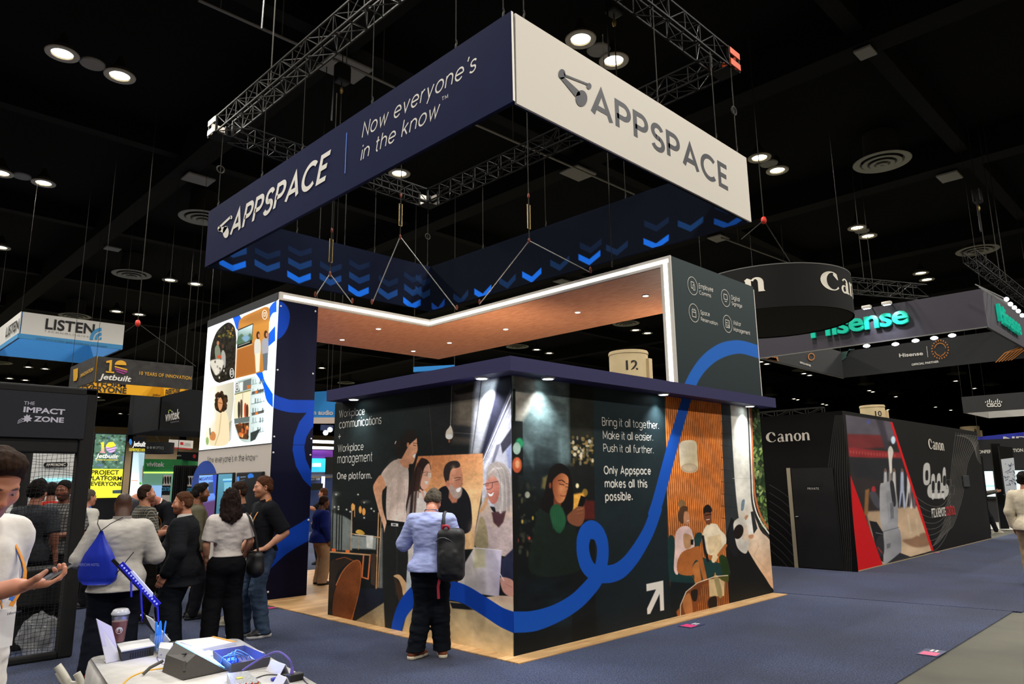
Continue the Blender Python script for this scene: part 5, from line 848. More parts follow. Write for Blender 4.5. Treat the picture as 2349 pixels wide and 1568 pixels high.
# wires that carry the sign
wi = 0
def hanger(x, y, z0, z1, label, ring=False, grp='wire ropes that carry the square sign'):
    t = thing('hanging_wire', label, 'wire rope', (x, y, z0), grp)
    MB().tube([(x, y, z0+.12), (x, y, z1)], .007, 5).build('wire', M_wire, t); MB().tube([(x, y, z0), (x, y, z0+.05), (x+.012, y, z0+.09), (x, y, z0+.13)], .013, 6).build('shackle', M_wire, t)
    if ring: MB().tube([(x+.07*math.cos(a), y, z0+.75+.07*math.sin(a)) for a in np.linspace(0, 6.283, 17)], .014, 5).build('ring', M_wire, t)
for i, y in enumerate((7.64, 5.87, 4.5, 2.58, .8, -.02)): hanger(SX0+.03, y, SZ1, TZ0, f'thin wire above the navy sign face, number {["one", "two", "three", "four", "five", "six"][i]} counted from its far left end', i == 0)
for i, x in enumerate((.12, 2.78, 4.35, 5.0)): hanger(x, SY0+.03, SZ1, TZ0, f'thin wire above the white sign face, number {["one", "two", "three", "four"][i]} counted from the near corner', i == 3)
for i, (x, y) in enumerate(((1.7, SY1-.03), (3.6, SY1-.03), (5.1, SY1-.03), (SX1-.03, 6.1), (SX1-.03, 4.2), (SX1-.03, 2.2))): hanger(x, y, SZ1, TZ0, ['thin wire on the far chevron face, left one', 'thin wire on the far chevron face, middle one', 'thin wire at the far inner corner of the square sign', 'thin wire above the long inner face, next to its far corner', 'thin wire above the long inner face, middle one', 'thin wire above the long inner face, nearest the white face'][i], i == 2)
M_shackle = mat('shackle_red', '6a2a1c', .5, .4)
def bridle(apex, pa, pb, label):
    a, b = on(*pa, 'z', TZ), on(*pb, 'z', TZ); m = (a+b)/2; ap = at(*apex, (m-CO) @ CF); t = thing('bridle_cable', label, 'cable', tuple((a+b)/2), 'bridle cables that carry the wooden canopy')
    MB().tube([ap, a], .009, 5).build('cable_leg', M_steel, t); MB().tube([ap, b], .009, 5).build('cable_leg', M_steel, t); MB().tube([ap, (ap[0], ap[1], TZ0)], .009, 5).build('drop_cable', M_wire, t)
    MB().ball(ap, (.02, .02, .05), 8, 6).ball(ap+np.array([0, 0, .75]), (.02, .02, .05), 8, 6).build('shackle', M_shackle, t, True)
    MB().tube([ap+np.array([.03, 0, .2]), ap+np.array([.03, 0, .6]), ap+np.array([-.03, 0, .6]), ap+np.array([-.03, 0, .2]), ap+np.array([.03, 0, .2])], .008, 5).build('turnbuckle', mat('turnbuckle_brass', 'a8905a', .4, .7), t)
    for q in (a, b): MB().ball(q+np.array([0, 0, .04]), (.022, .022, .05), 8, 6).build('end_shackle', M_shackle, t, True)
bridle((918, 543), (853, 697), (1048, 710), 'cable bridle over the bend of the wooden canopy'); bridle((1214, 552), (1100, 697), (1355, 625), 'cable bridle over the long arm of the wooden canopy'); bridle((757, 628), (723, 680), (808, 695), 'cable bridle beside the glowing tower top')
hanger(*on(1404, 612, 'z', TZ)[:2], TZ, TZ0, 'straight wire down to the canopy near the dark panel', False, 'straight wires to the canopy'); 
# ------------------------------------------------------------------ neighbouring hanging signs
M_lw = mat('banner_listen', 'eceae4', .7); M_lb = mat('banner_sky', '4aa0dc', .7); M_lin = mat('banner_blue_inside', '1f6fae', .7)
ly0, lz0 = 22.45, 6.5; lx0 = on(41, 773, 'y', ly0)[0]; lx1 = on(281, 800, 'y', ly0)[0]; lz1 = on(49, 714, 'y', ly0)[2]
ls = ring_sign('hanging_sign', 'white and blue hanging sign with big black letters at far left', lx0, ly0, lx1, ly0+4.2, lz0, lz1, M_lw, M_lin, .06)
zs = on(43, 764, 'y', ly0)[2]
MB().box((lx0-.006, ly0-.006, lz0-.004), (lx1, ly0-.001, zs)).box((lx0-.006, ly0-.006, lz0-.004), (lx0-.001, ly0+4.2, zs)).build('blue_stripe', M_lb, ls)
z4 = lambda x, y: (x/4.127, 680+y/4.127); PL = ('y', ly0-.008); M_lk = mat('letter_black', '16161a', .6)
letters('LISTEN', PL, z4(425, 302), z4(890, 355), z4(430, 208), M_lk, ls, style='font', bold=.0225, nrm=(0, -1, 0))
letters('TECHNOLOGIES', PL, z4(418, 330), z4(835, 388), z4(418, 315), mat('letter_grey', '8a8a8a', .6), ls, style='font', nrm=(0, -1, 0), space=1.5)
letters('COMMUNICATION AND LISTENING SOLUTIONS', PL, z4(342, 402), z4(1008, 484), z4(342, 387), mat('letter_navy', '1a3f66', .6), ls, style='font', nrm=(0, -1, 0), space=1.2)
decal(ls, 'wave_logo', PL, [[z4(960+r1*math.cos(a), 408+r1*1.02*math.sin(a)) for a in np.linspace(-math.pi, -math.pi/2, 10)]+[z4(960+r0*math.cos(a), 408+r0*1.02*math.sin(a)) for a in np.linspace(-math.pi/2, -math.pi, 10)] for r0, r1 in ((80, 112), (40, 66), (2, 24))], M_lb, .01, (0, -1, 0))
letters('LISTEN', ('x', lx0-.008), z4(55, 385), z4(178, 302), z4(55, 305), M_lk, ls, style='font', bold=.022, nrm=(-1, 0, 0))
# dark anniversary sign
jx0, jy0, jz0 = .44, 16.6, 4.5; jx1 = on(440, 894, 'y', jy0)[0]; jz1 = on(219, 816, 'y', jy0)[2]
M_jd = mat('banner_collage', '2a2826', .75, noise=.5, nscale=6); M_jy = mat('banner_yellow', 'e2a812', .7)
js = ring_sign('hanging_sign', 'dark hanging sign with a big 10 and a yellow inside', jx0, jy0, jx1, jy0+2.5, jz0, jz1, M_jd, M_jy, .06)
PJ = ('y', jy0-.004); M_gold = mat('letter_gold', 'd8a020', .6); M_pink = mat('letter_magenta', '9a3a80', .6)
decal(js, 'numeral', PJ, [[z4(1005, 610), z4(1060, 598), z4(1052, 712), z4(1028, 712), z4(1036, 625), z4(1003, 628)], [z4(1000, 705), z4(1080, 712), z4(1078, 726), z4(1000, 718)]], M_gold, .006, (0, -1, 0))
decal(js, 'globe_mark', PJ, [[z4(*p) for p in ovalp(1140, 645, 55, 42, 20, 180, 360)]+[z4(1195, 650)], [z4(1085, 655), z4(1200, 685), z4(1205, 700), z4(1083, 668)]], M_gold, .006, (0, -1, 0)); decal(js, 'globe_mark', PJ, [[z4(1085, 675), z4(1205, 708), z4(1195, 722), z4(1088, 690)], [z4(1092, 698), z4(1185, 728), z4(1165, 735), z4(1105, 712)]], M_pink, .006, (0, -1, 0))
letters('Jetbuilt', PJ, z4(933, 778), z4(1240, 806), z4(933, 728), M_ink, js, style='font', bold=.025, shear=.2, nrm=(0, -1, 0)); letters('10 YEARS OF INNOVATION', PJ, z4(1318, 738), z4(1810, 788), z4(1318, 706), M_gold, js, style='font', bold=.01, nrm=(0, -1, 0), space=1.1)
PJX = ('x', jx1-.061); PJY = ('y', jy0+2.5-.061)
letters('EVERYONE', PJY, z4(770, 893), z4(1195, 915), z4(770, 842), M_lk, js, style='font', bold=.028, nrm=(0, -1, 0)); letters('PLATFORM', PJY, z4(740, 842), z4(1190, 858), z4(740, 800), M_lk, js, style='font', bold=.028, nrm=(0, -1, 0)); letters('Jetbuilt', PJY, z4(1442, 935), z4(1535, 942), z4(1442, 918), mat('letter_brown', '5a4210', .6), js, style='font', bold=.022, nrm=(0, -1, 0))
letters('EVERYONE', PJX, z4(1568, 938), z4(1705, 905), z4(1568, 885), M_lk, js, style='font', bold=.025, nrm=(-1, 0, 0))
letters('INNOVATION', ('x', jx0-.004), z4(765, 765), z4(885, 700), z4(765, 735), M_gold, js, style='font', bold=.03, nrm=(-1, 0, 0)); decal(js, 'numeral', ('x', jx0-.004), [[z4(700, 690), z4(745, 675), z4(742, 760), z4(730, 795), z4(700, 800)]], M_gold, .006, (-1, 0, 0))
def plain_bridle(ax, ay, dep, ends, label):
    ap = at(ax, ay, dep); t = thing('bridle_cable', label, 'cable', tuple(ap), 'bridle cables of far signs')
    for (x, y, d) in ends: MB().tube([ap, at(x, y, d)], .012, 5).build('cable_leg', M_wire, t)
    MB().tube([ap, (ap[0], ap[1], CEIL+.88)], .012, 5).build('drop_cable', M_wire, t); MB().ball(ap, (.07, .07, .1), 8, 6).build('shackle', mat('shackle_bright', 'd8301c', .5), t, True)
plain_bridle(316, 741, 19.5, ((285, 762, 19.5), (449, 840, 19.6)), 'cable bridle with red shackle over the dark anniversary sign')
plain_bridle(1752, 505, 17.5, ((1700, 549, 16.8), (1812, 600, 17.4)), 'cable bridle holding the round black sign')
# black vivitek sign
d = 23.5; vb = at(361, 985, d); M_vk = mat('banner_black', '0a0b0f', .7, spec=.25)
vy = vb[1]; vx0 = vb[0]; vx1 = vx0+2.95; vs = ring_sign('hanging_sign', 'black hanging sign with small white letters and a green leaf left of the lit tower', vx0, vy, vx1, vy+3, vb[2], vb[2]+1.4, M_vk, M_vk, .06)
letters('vivitek', ('y', vy-.004), (378, 966), (411, 959), (378, 944), M_ink, vs, style='font', bold=.022, nrm=(0, -1, 0)); letters('REDEFINE', ('y', vy-.004), (391, 970), (410, 967), (391, 967), mat('letter_grey'), vs, style='font', nrm=(0, -1, 0))
decal(vs, 'leaf_arc', ('y', vy-.004), [ovalp(389.5, 945, 4.5, 6, 12, 180, 360)+ovalp(389.5, 945, 3, 3.6, 12, 360, 180)], mat('leaf_green', '8fae2c', .6), .006, (0, -1, 0))
# small far signs over the left aisle
def far_sign(name, label, pts, dep, m, cat='hanging sign', t=.15, deps=None, wires=True):
    P = [at(x, y, (deps[i] if deps else dep)) for i, (x, y) in enumerate(pts)]; P[2][:2] = P[1][:2]; P[3][:2] = P[0][:2]
    o = thing(name, label, cat, tuple((P[0]+P[1])/2)); n = np.cross(P[1]-P[0], (0, 0, 1)); n /= np.linalg.norm(n); n = n if n @ CF > 0 else -n
    MB().slab(P, n, t).build('sign_body', m, o)
    if wires:
        for q in (P[2], P[3]): MB().tube([q+n*t/2, (q[0]+n[0]*t/2, q[1]+n[1]*t/2, CEIL+.87)], .012, 5).build('wire', M_wire, o)
    g = lambda x, y: (lambda r_: CO + r_*(((P[0]-n*.006-CO) @ n)/(r_ @ n)))(ray(x, y))
    return o, g, n
# curved black optics sign
c = at(361, 1040, 30); o = thing('hanging_sign', 'small curved black hanging sign with three grey rings', 'hanging sign', tuple(c)); R_ = .62
MB().lathe([(R_, 0), (R_, .45), (R_-.03, .45), (R_-.03, 0), (R_, 0)], tuple(c), 30, False).build('sign_body', M_vk, o)
plain_bridle(348, 984, 30, ((336, 1000, 30), (368, 1016, 30)), 'thin cable bridle above the curved black sign')
gz = lambda x, y: at(x, y, 29.2)
for i, x in enumerate((339, 346, 353)): decal(o, 'ring_logo', gz, [ovalp(x, 1026, 2.6, 3, 12)], mat('ring_grey', '7a7a7a', .6), 0)
letters('OPTICS', gz, (357, 1029), (376, 1030), (357, 1023), mat('letter_grey'), o, style='font')
o, g, n = far_sign('hanging_sign', 'white hanging sign with red base and red square by the lit tower', [(386, 1024), (439, 1028), (439, 1010), (386, 1007)], 32, mat('sign_pale', 'd8cfc6', .6)); decal(o, 'red_base', g, [[(386, 1024.5), (439, 1028.5), (439, 1031), (386, 1027)]], mat('sign_red', 'c01c1c', .6)); decal(o, 'red_square', g, [[(413.5, 1013), (420.5, 1013.5), (420.5, 1020), (413.5, 1019.5)]], mat('sign_red'), .01); letters('LUMENS', g, (423, 1021), (437, 1022), (423, 1015), mat('letter_grey'), o, style='font')
o, g, n = far_sign('hanging_sign', 'small black hanging sign with a red round badge by the lit tower', [(405, 1054), (456, 1058), (456, 1037), (405, 1035)], 28, M_vk); decal(o, 'round_badge', g, [ovalp(446, 1046, 4, 4.6, 14)], mat('sign_red'), .01); letters('MARTIN', g, (406, 1046), (416, 1046), (406, 1043), M_ink, o, style='font', bold=.02)
# blue audio sign seen past the room, and the globe lamps
o, g, n = far_sign('hanging_sign', 'bright blue hanging sign with white foot between tower and room', [(714, 957), (775, 957), (775, 893), (716, 897)], 16, mat('sign_azure', '1c7ac0', .6, emit=.25)); decal(o, 'white_foot', g, [[(715, 957), (775, 957), (775, 971), (715, 971)]], mat('sign_pale'), .01)
letters('room audio', g, (692, 950), (764, 951), (692, 940), M_ink, o, style='font', bold=.03)
for i, (x, y) in enumerate(((747, 992), (757, 985))): c = at(x, y, 17+i*.5); o = thing('globe_lamp', '', 'lamp', tuple(c)); MB().ball(c, .06, 14, 10).build('globe', mat('globe_glow', 'fffbe8', .5, emit=6, light=False), o, True); MB().tube([c+np.array([0, 0, .055]), (c[0], c[1], CEIL+.87)], .006, 5).build('cord', M_wire, o); tag(o, ['left of two glowing white globe lamps past the room', 'right of two glowing white globe lamps past the room'][i], 'lamp', 'globe lamps beside the blue sign')
o, g, n = far_sign('hanging_sign', 'bright blue strip of a sign peeking above the room roof', [(948, 852), (1042, 846), (1040, 836), (950, 841)], 20, mat('sign_azure'))
# round black sign with white letters
cc = at(1770, 742, 20.); rc = 2.1; zb = 5.9; zt = zb+1.12
o = thing('hanging_sign', 'round black drum hanging sign with white letters', 'hanging sign', (cc[0], cc[1], zb)); [MB().tube([(cc[0], cc[1]+k_, zt-.05), (cc[0], cc[1]+k_, CEIL+.88)], .008, 5).build('wire', M_wire, o) for k_ in (rc-.03, -rc+.03)]; M_cb = mat('drum_black', '0e0d0c', .75, spec=.2)
MB().lathe([(rc, 0), (rc, zt-zb), (rc-.04, zt-zb), (rc-.04, 0)], (cc[0], cc[1], zb), 72, False).build('drum_skin', M_cb, o, True)
MB().lathe([(.01, .02), (rc-.04, .02)], (cc[0], cc[1], zb), 72, False).build('drum_floor', mat('drum_under', '0e0d09', .8, spec=.2), o); MB().lathe([(rc+.004, zt-zb-.015), (rc+.01, zt-zb+.01), (rc-.03, zt-zb+.012)], (cc[0], cc[1], zb), 72, False).build('top_rim', M_steel, o)
def serif_word():   # a heavy flared roman word built from outlines: C a n o n
    polys = []; 
    def arc(cx, cy, rx, ry, a0, a1, n=16): return [(cx+rx*math.cos(math.radians(a0+(a1-a0)*i/n)), cy+ry*math.sin(math.radians(a0+(a1-a0)*i/n))) for i in range(n+1)]
    o_, i_ = arc(.5, .5, .5, .5, 52, 318, 24), arc(.57, .5, .30, .44, 325, 60, 24); polys.append(o_+i_); polys.append([(.62, .95), (.80, .90), (.86, .60), (.80, .60), (.60, .82)])
    x = 1.02; b = x; polys.append([(b+.34, .5), (b+.34, 0), (b+.62, 0), (b+.62, .06), (b+.54, .08), (b+.54, .5)]); polys.append(arc(b+.30, .44, .24, .24, 0, 150, 12)+arc(b+.28, .44, .12, .18, 150, 0, 12)); oo, ii = arc(b+.20, .17, .20, .19, 60, 420, 20), arc(b+.22, .18, .09, .12, 420, 60, 20); polys.append([(b+.36, .34)]+oo[1:11]+ii[10:20]); polys.append(oo[10:21]+[(b+.36, .0)]+ii[0:11])
    def nn(b): polys.append([(b, 0), (b+.24, 0), (b+.22, .06), (b+.22, .58), (b+.10, .66), (b, .58), (b+.03, .5)]); polys.append(arc(b+.40, .40, .22, .26, 0, 150, 12)+arc(b+.36, .40, .08, .18, 150, 0, 12)); polys.append([(b+.44, .42), (b+.44, 0), (b+.66, 0), (b+.62, .06), (b+.62, .42)])
    nn(1.72); b = 2.46; polys.append(arc(b+.32, .32, .32, .34, 90, 270, 14)+arc(b+.30, .32, .12, .26, 270, 90, 14)); polys.append(arc(b+.32, .32, .32, .34, -90, 90, 14)+arc(b+.34, .32, .12, .26, 90, -90, 14)); nn(3.16)
    V, F_ = [], []
    for p in polys: F_.append(tuple(range(len(V), len(V)+len(p)))); V += p
    return np.array(V), F_, 3.84
WV, WF, WL = serif_word(); WV[WV[:, 0] > 1.02, 1] *= 1.16
def drum_word(a0, a1, z0, h):   # bearings round the drum
    V = []
    for x, y in WV:
        a = a0+(a1-a0)*x/WL; V.append((cc[0]+(rc+.008)*math.cos(a), cc[1]+(rc+.008)*math.sin(a), z0+y*h))
    bm = bmesh.new(); link_mesh('lettering', V, WF, mat('letter_cream', 'ddd6c8', .6), o); bm.free()
to_cam = math.atan2(CO[1]-cc[1], CO[0]-cc[0])
drum_word(to_cam+.63, to_cam+1.95, zb+.44, .5); drum_word(to_cam-1.42, to_cam-.03, zb+.44, .5)
# green letters sign: outer ring and what its inside shows
hx0, hy0, hz0 = 19.36, -.35, 6.0; hy1 = on(1750, 820, 'z', hz0)[1]; hx1 = on(1920, 868, 'z', hz0)[0]; hz1 = on(2250, 662, 'x', hx0)[2]
M_hg = mat('banner_grey', '34303a', .75); hs = ring_sign('hanging_sign', 'huge dark grey hanging sign with glossy green block letters', hx0, hy0, hx1, hy1+.15, hz0, hz1, M_hg, mat('banner_coal', '17191b', .75), .08)
M_teal = mat('letter_teal', '12a88c', .3, emit=.4); zr = lambda x, y: (1700+x/3.619, 580+y/3.619); PH = ('x', hx0-.02); PHX = ('x', hx1-.081); PHY = ('y', hy0-.01)
def block(txt, plane, L, R, T, nrm, par, depth=.1, **k):
    v, f = font_tris(txt, .022, .95, res=3); g = lambda q: on(q[0], q[1], *plane); pL, pR, pT = g(L), g(R), g(T); up = np.array([0, 0, (pT-pL)[2]]); d = pR-pL; n_ = np.array(nrm, float); bm = bmesh.new(); x0, x1 = v[:, 0].min(), v[:, 0].max()
    vs = [bm.verts.new(pL+(a-x0)/(x1-x0)*d+b/CAPH*up) for a, b in v]
    for q in f:
        try: bm.faces.new([vs[i] for i in q])
        except ValueError: pass
    bmesh.ops.remove_doubles(bm, verts=bm.verts[:], dist=1e-4); r = bmesh.ops.extrude_face_region(bm, geom=bm.faces[:])
    for e in r['geom']:
        if isinstance(e, bmesh.types.BMVert): e.co += Vector(n_*depth)
    bmesh.ops.recalc_face_normals(bm, faces=bm.faces[:]); bm.verts.index_update(); V = [q.co[:] for q in bm.verts]; F_ = [[q.index for q in fc.verts] for fc in bm.faces]; bm.free()
    return link_mesh('block_letters', V, F_, M_teal, par)
block('Hisense', PH, zr(590, 705), zr(1400, 578), zr(590, 565), (-1, 0, 0), hs); block('Hisense', PHY, zr(2130, 560), zr(2305, 685), zr(2130, 440), (0, -1, 0), hs)
letters('Hisense', PHX, zr(1315, 865), zr(1512, 846), zr(1315, 836), M_ink, hs, style='font', bold=.022, nrm=(-1, 0, 0)); letters('OFFICIAL PARTNER', PHX, zr(1418, 935), zr(1643, 908), zr(1418, 919), M_ink, hs, style='font', bold=.03, nrm=(-1, 0, 0))
M_amber = mat('line_amber', 'b06a1c', .6)
def ringpoly(cx, cy, r0, r1, a0=0, a1=360, n=24): return ovalp(cx, cy, r1, r1*1.1, n, a0, a1)+[(cx+r1*math.cos(math.radians(a1)), cy+r1*1.1*math.sin(math.radians(a1)))]+[(cx+r0*math.cos(math.radians(a1)), cy+r0*1.1*math.sin(math.radians(a1)))]+ovalp(cx, cy, r0, r0*1.1, n, a1, a0)
decal(hs, 'round_emblem', PHX, [ringpoly(2157, 801, 12, 14, 20, 160), ringpoly(2157, 801, 12, 14, 190, 350)]+[ringpoly(2157, 801, 17, 20.5, a, a+9, 4) for a in range(0, 360, 18)]+[[(2154, 816), (2158, 813), (2161, 816), (2158, 819)]], M_amber, .006, (-1, 0, 0)); decal(hs, 'divider_line', PHX, [[(2125.5, 794), (2126.5, 794), (2129.5, 819), (2128.5, 819)]], M_ink, .006, (-1, 0, 0))
decal(hs, 'curved_lines', PHX, [[(2283+7*i, 831-i), (2305+9*i, 808-i*1.5), (2349+i, 792), (2349+i, 794), (2307+9*i, 810-i*1.5), (2286+7*i, 831-i)] for i in range(6)], M_amber, .006, (-1, 0, 0))
decal(hs, 'curved_lines', PHX, [[(1922, 812+5*i), (1945-i, 805+3*i), (1960-3*i, 800), (1962-3*i, 800), (1946-i, 807+3*i), (1922, 814+5*i)] for i in range(5)], mat('line_teal', '3a5a54', .6), .006, (-1, 0, 0))
PHB = ('y', hy1+.15-.081); decal(hs, 'curved_lines', PHB, [[(1752+5*i, 822+i), (1766+5*i, 818), (1768+5*i, 818), (1779+2*i, 828)] for i in range(4)], M_amber, .006, (0, -1, 0)); letters('OFFICIAL PARTNER', PHB, (1834, 832.5), (1859.5, 840.5), (1834, 828.5), M_ink, hs, style='font', bold=.03, nrm=(0, -1, 0)); decal(hs, 'round_emblem', PHB, [ringpoly(1860, 818, 6, 8, 0, 359)], M_amber, .006, (0, -1, 0))
hb = MB().box((hx0-.01, hy0, hz0-.03), (hx0+.03, hy1+.15, hz0)).box((hx0, hy1+.09, hz0-.03), (hx1, hy1+.15, hz0)); hb.build('bottom_rail', mat('rail_grey', '6a6a66', .5), hs)
# its lamps: arm lights over the letters and a track of spots inside
M_glow = mat('arm_lamp_glow', 'eef2ff', .4, emit=10, light=False)
for i, (x, y) in enumerate(((1988, 704), (2034, 695))):
    p = on(x, y, 'x', hx0-.5); t = thing('arm_light', ['left arm light over the green letters', 'right arm light over the green letters'][i], 'spot light', tuple(p), 'arm lights over the green letters'); MB().bar(p, (hx0, p[1], hz1-.02), .03).build('arm', M_truss, t); MB().rbox(p-(.08, .14, .05), p+(.08, .14, .05), .02).build('lamp_head', M_plw, t)
    MB().box(p+np.array((-.05, -.1, -.06)), p+np.array((.05, .1, -.05))).build('lens', M_glow, t); new_light('arm_spot', 'SPOT', tuple(p+np.array([0, 0, -.09])), 90, (.86, .88, 1), (hx0, p[1]-.1, hz0+.3), spot_size=1.5, spot_blend=.8, shadow_soft_size=.06)
for i, (x, y) in enumerate(((2309, 686), (2318, 697), (2327, 705), (2336, 713), (2345, 723))):
    p = on(x, y, 'y', hy0-.7); t = thing('arm_light', f'{["first", "second", "third", "fourth", "fifth"][i]} arm light along the right side of the grey sign', 'spot light', tuple(p), 'arm lights on the right side of the grey sign'); MB().bar(p, (p[0], hy0, hz1), .03).build('arm', M_steel, t); MB().ball(p, (.08, .06, .06), 10, 8).build('lamp_head', M_glow, t)
for i, (x, y) in enumerate(((2054, 789), (2100, 781), (2143, 775), (2184, 769), (1988, 793))):
    p = on(x, y, 'x', hx0+3.); t = thing('track_spot', f'{["first", "second", "third", "fourth", "lone"][i]} small bright spot inside the grey sign'+(' on the left' if i == 4 else ' from the left of its row'), 'spot light', tuple(p), 'track spots inside the grey sign'); MB().tube([p+np.array([0, 0, .03]), (p[0], p[1], hz1+.6)], .015, 5).build('stem', M_truss, t); MB().ball(p, (.12, .12, .06), 10, 6).build('lamp_head', M_glow, t)
tt = thing('truss_frame', 'lit truss bridge between round black sign and green letters sign', 'truss', tuple(at(1990, 650, 24)))
a, b = at(1945, 668, 22.5), at(2110, 625, 23.6); b[2] = a[2]+.0
box_truss(a, b, .4, .4, .6).build('truss_beam', M_alu, tt); t2 = thing('truss_frame', 'dark truss running off the right edge above the grey sign', 'truss', tuple(at(2300, 640, 22))); a = at(2225, 600, 22); box_truss(a, a+np.array([9., 0, 0]), .35, .35, .6).build('truss_beam', M_truss, t2); hoist(*at(2262, 590, 22)[:2], at(2262, 600, 22)[2], 'chain hoist in front of the right edge diffuser')
for tq in (tt, t2):
    b0 = MB(); q = Vector(OFF[tq.name][0]); 
    for dx in (-.3, .5): b0.tube([(q.x+dx, q.y, q.z), (q.x+dx, q.y, CEIL+.88)], .012, 5)
    b0.build('chain', M_wire, tq)
# plain grey sign at the right edge and the blue one under it
cx0 = 38.6; cy1 = on(2210, 947, 'x', cx0)[1]; cz0 = on(2212, 947, 'x', cx0)[2]; cz1 = on(2208, 910, 'x', cx0)[2]
cs = ring_sign('hanging_sign', 'dark grey hanging sign with white bars logo at right edge', cx0, cy1-9, cx0+5, cy1, cz0, cz1, mat('banner_graphite', '1c1b1c', .75), mat('banner_underwhite', 'b9b6b0', .7), .08); PC = ('x', cx0-.004); z5 = lambda x, y: (1740+x/3.266, 860+y/3.266)
letters('CISCO', PC, z5(1712, 238), z5(1820, 236), z5(1712, 212), M_ink, cs, style='font', bold=.028, nrm=(-1, 0, 0))
decal(cs, 'bars_logo', PC, [[z5(x-3.2, 206-h), z5(x+3.2, 206-h-.5), z5(x+3.2, 206), z5(x-3.2, 206.5)] for x, h in ((1702, 8), (1717, 16), (1732, 26), (1747, 16), (1762, 8), (1777, 16), (1792, 28), (1807, 16), (1822, 10))], M_ink, .006, (-1, 0, 0))
o, g, n = far_sign('hanging_sign', 'deep blue hanging sign with white letters at right edge', [(2248, 1012), (2420, 1004), (2420, 983), (2248, 1001)], 40, mat('sign_cobalt', '1f2aa0', .6)); letters('NDI', g, z5(1830, 492), z5(2040, 488), z5(1830, 462), M_ink, o, style='font', bold=.035)
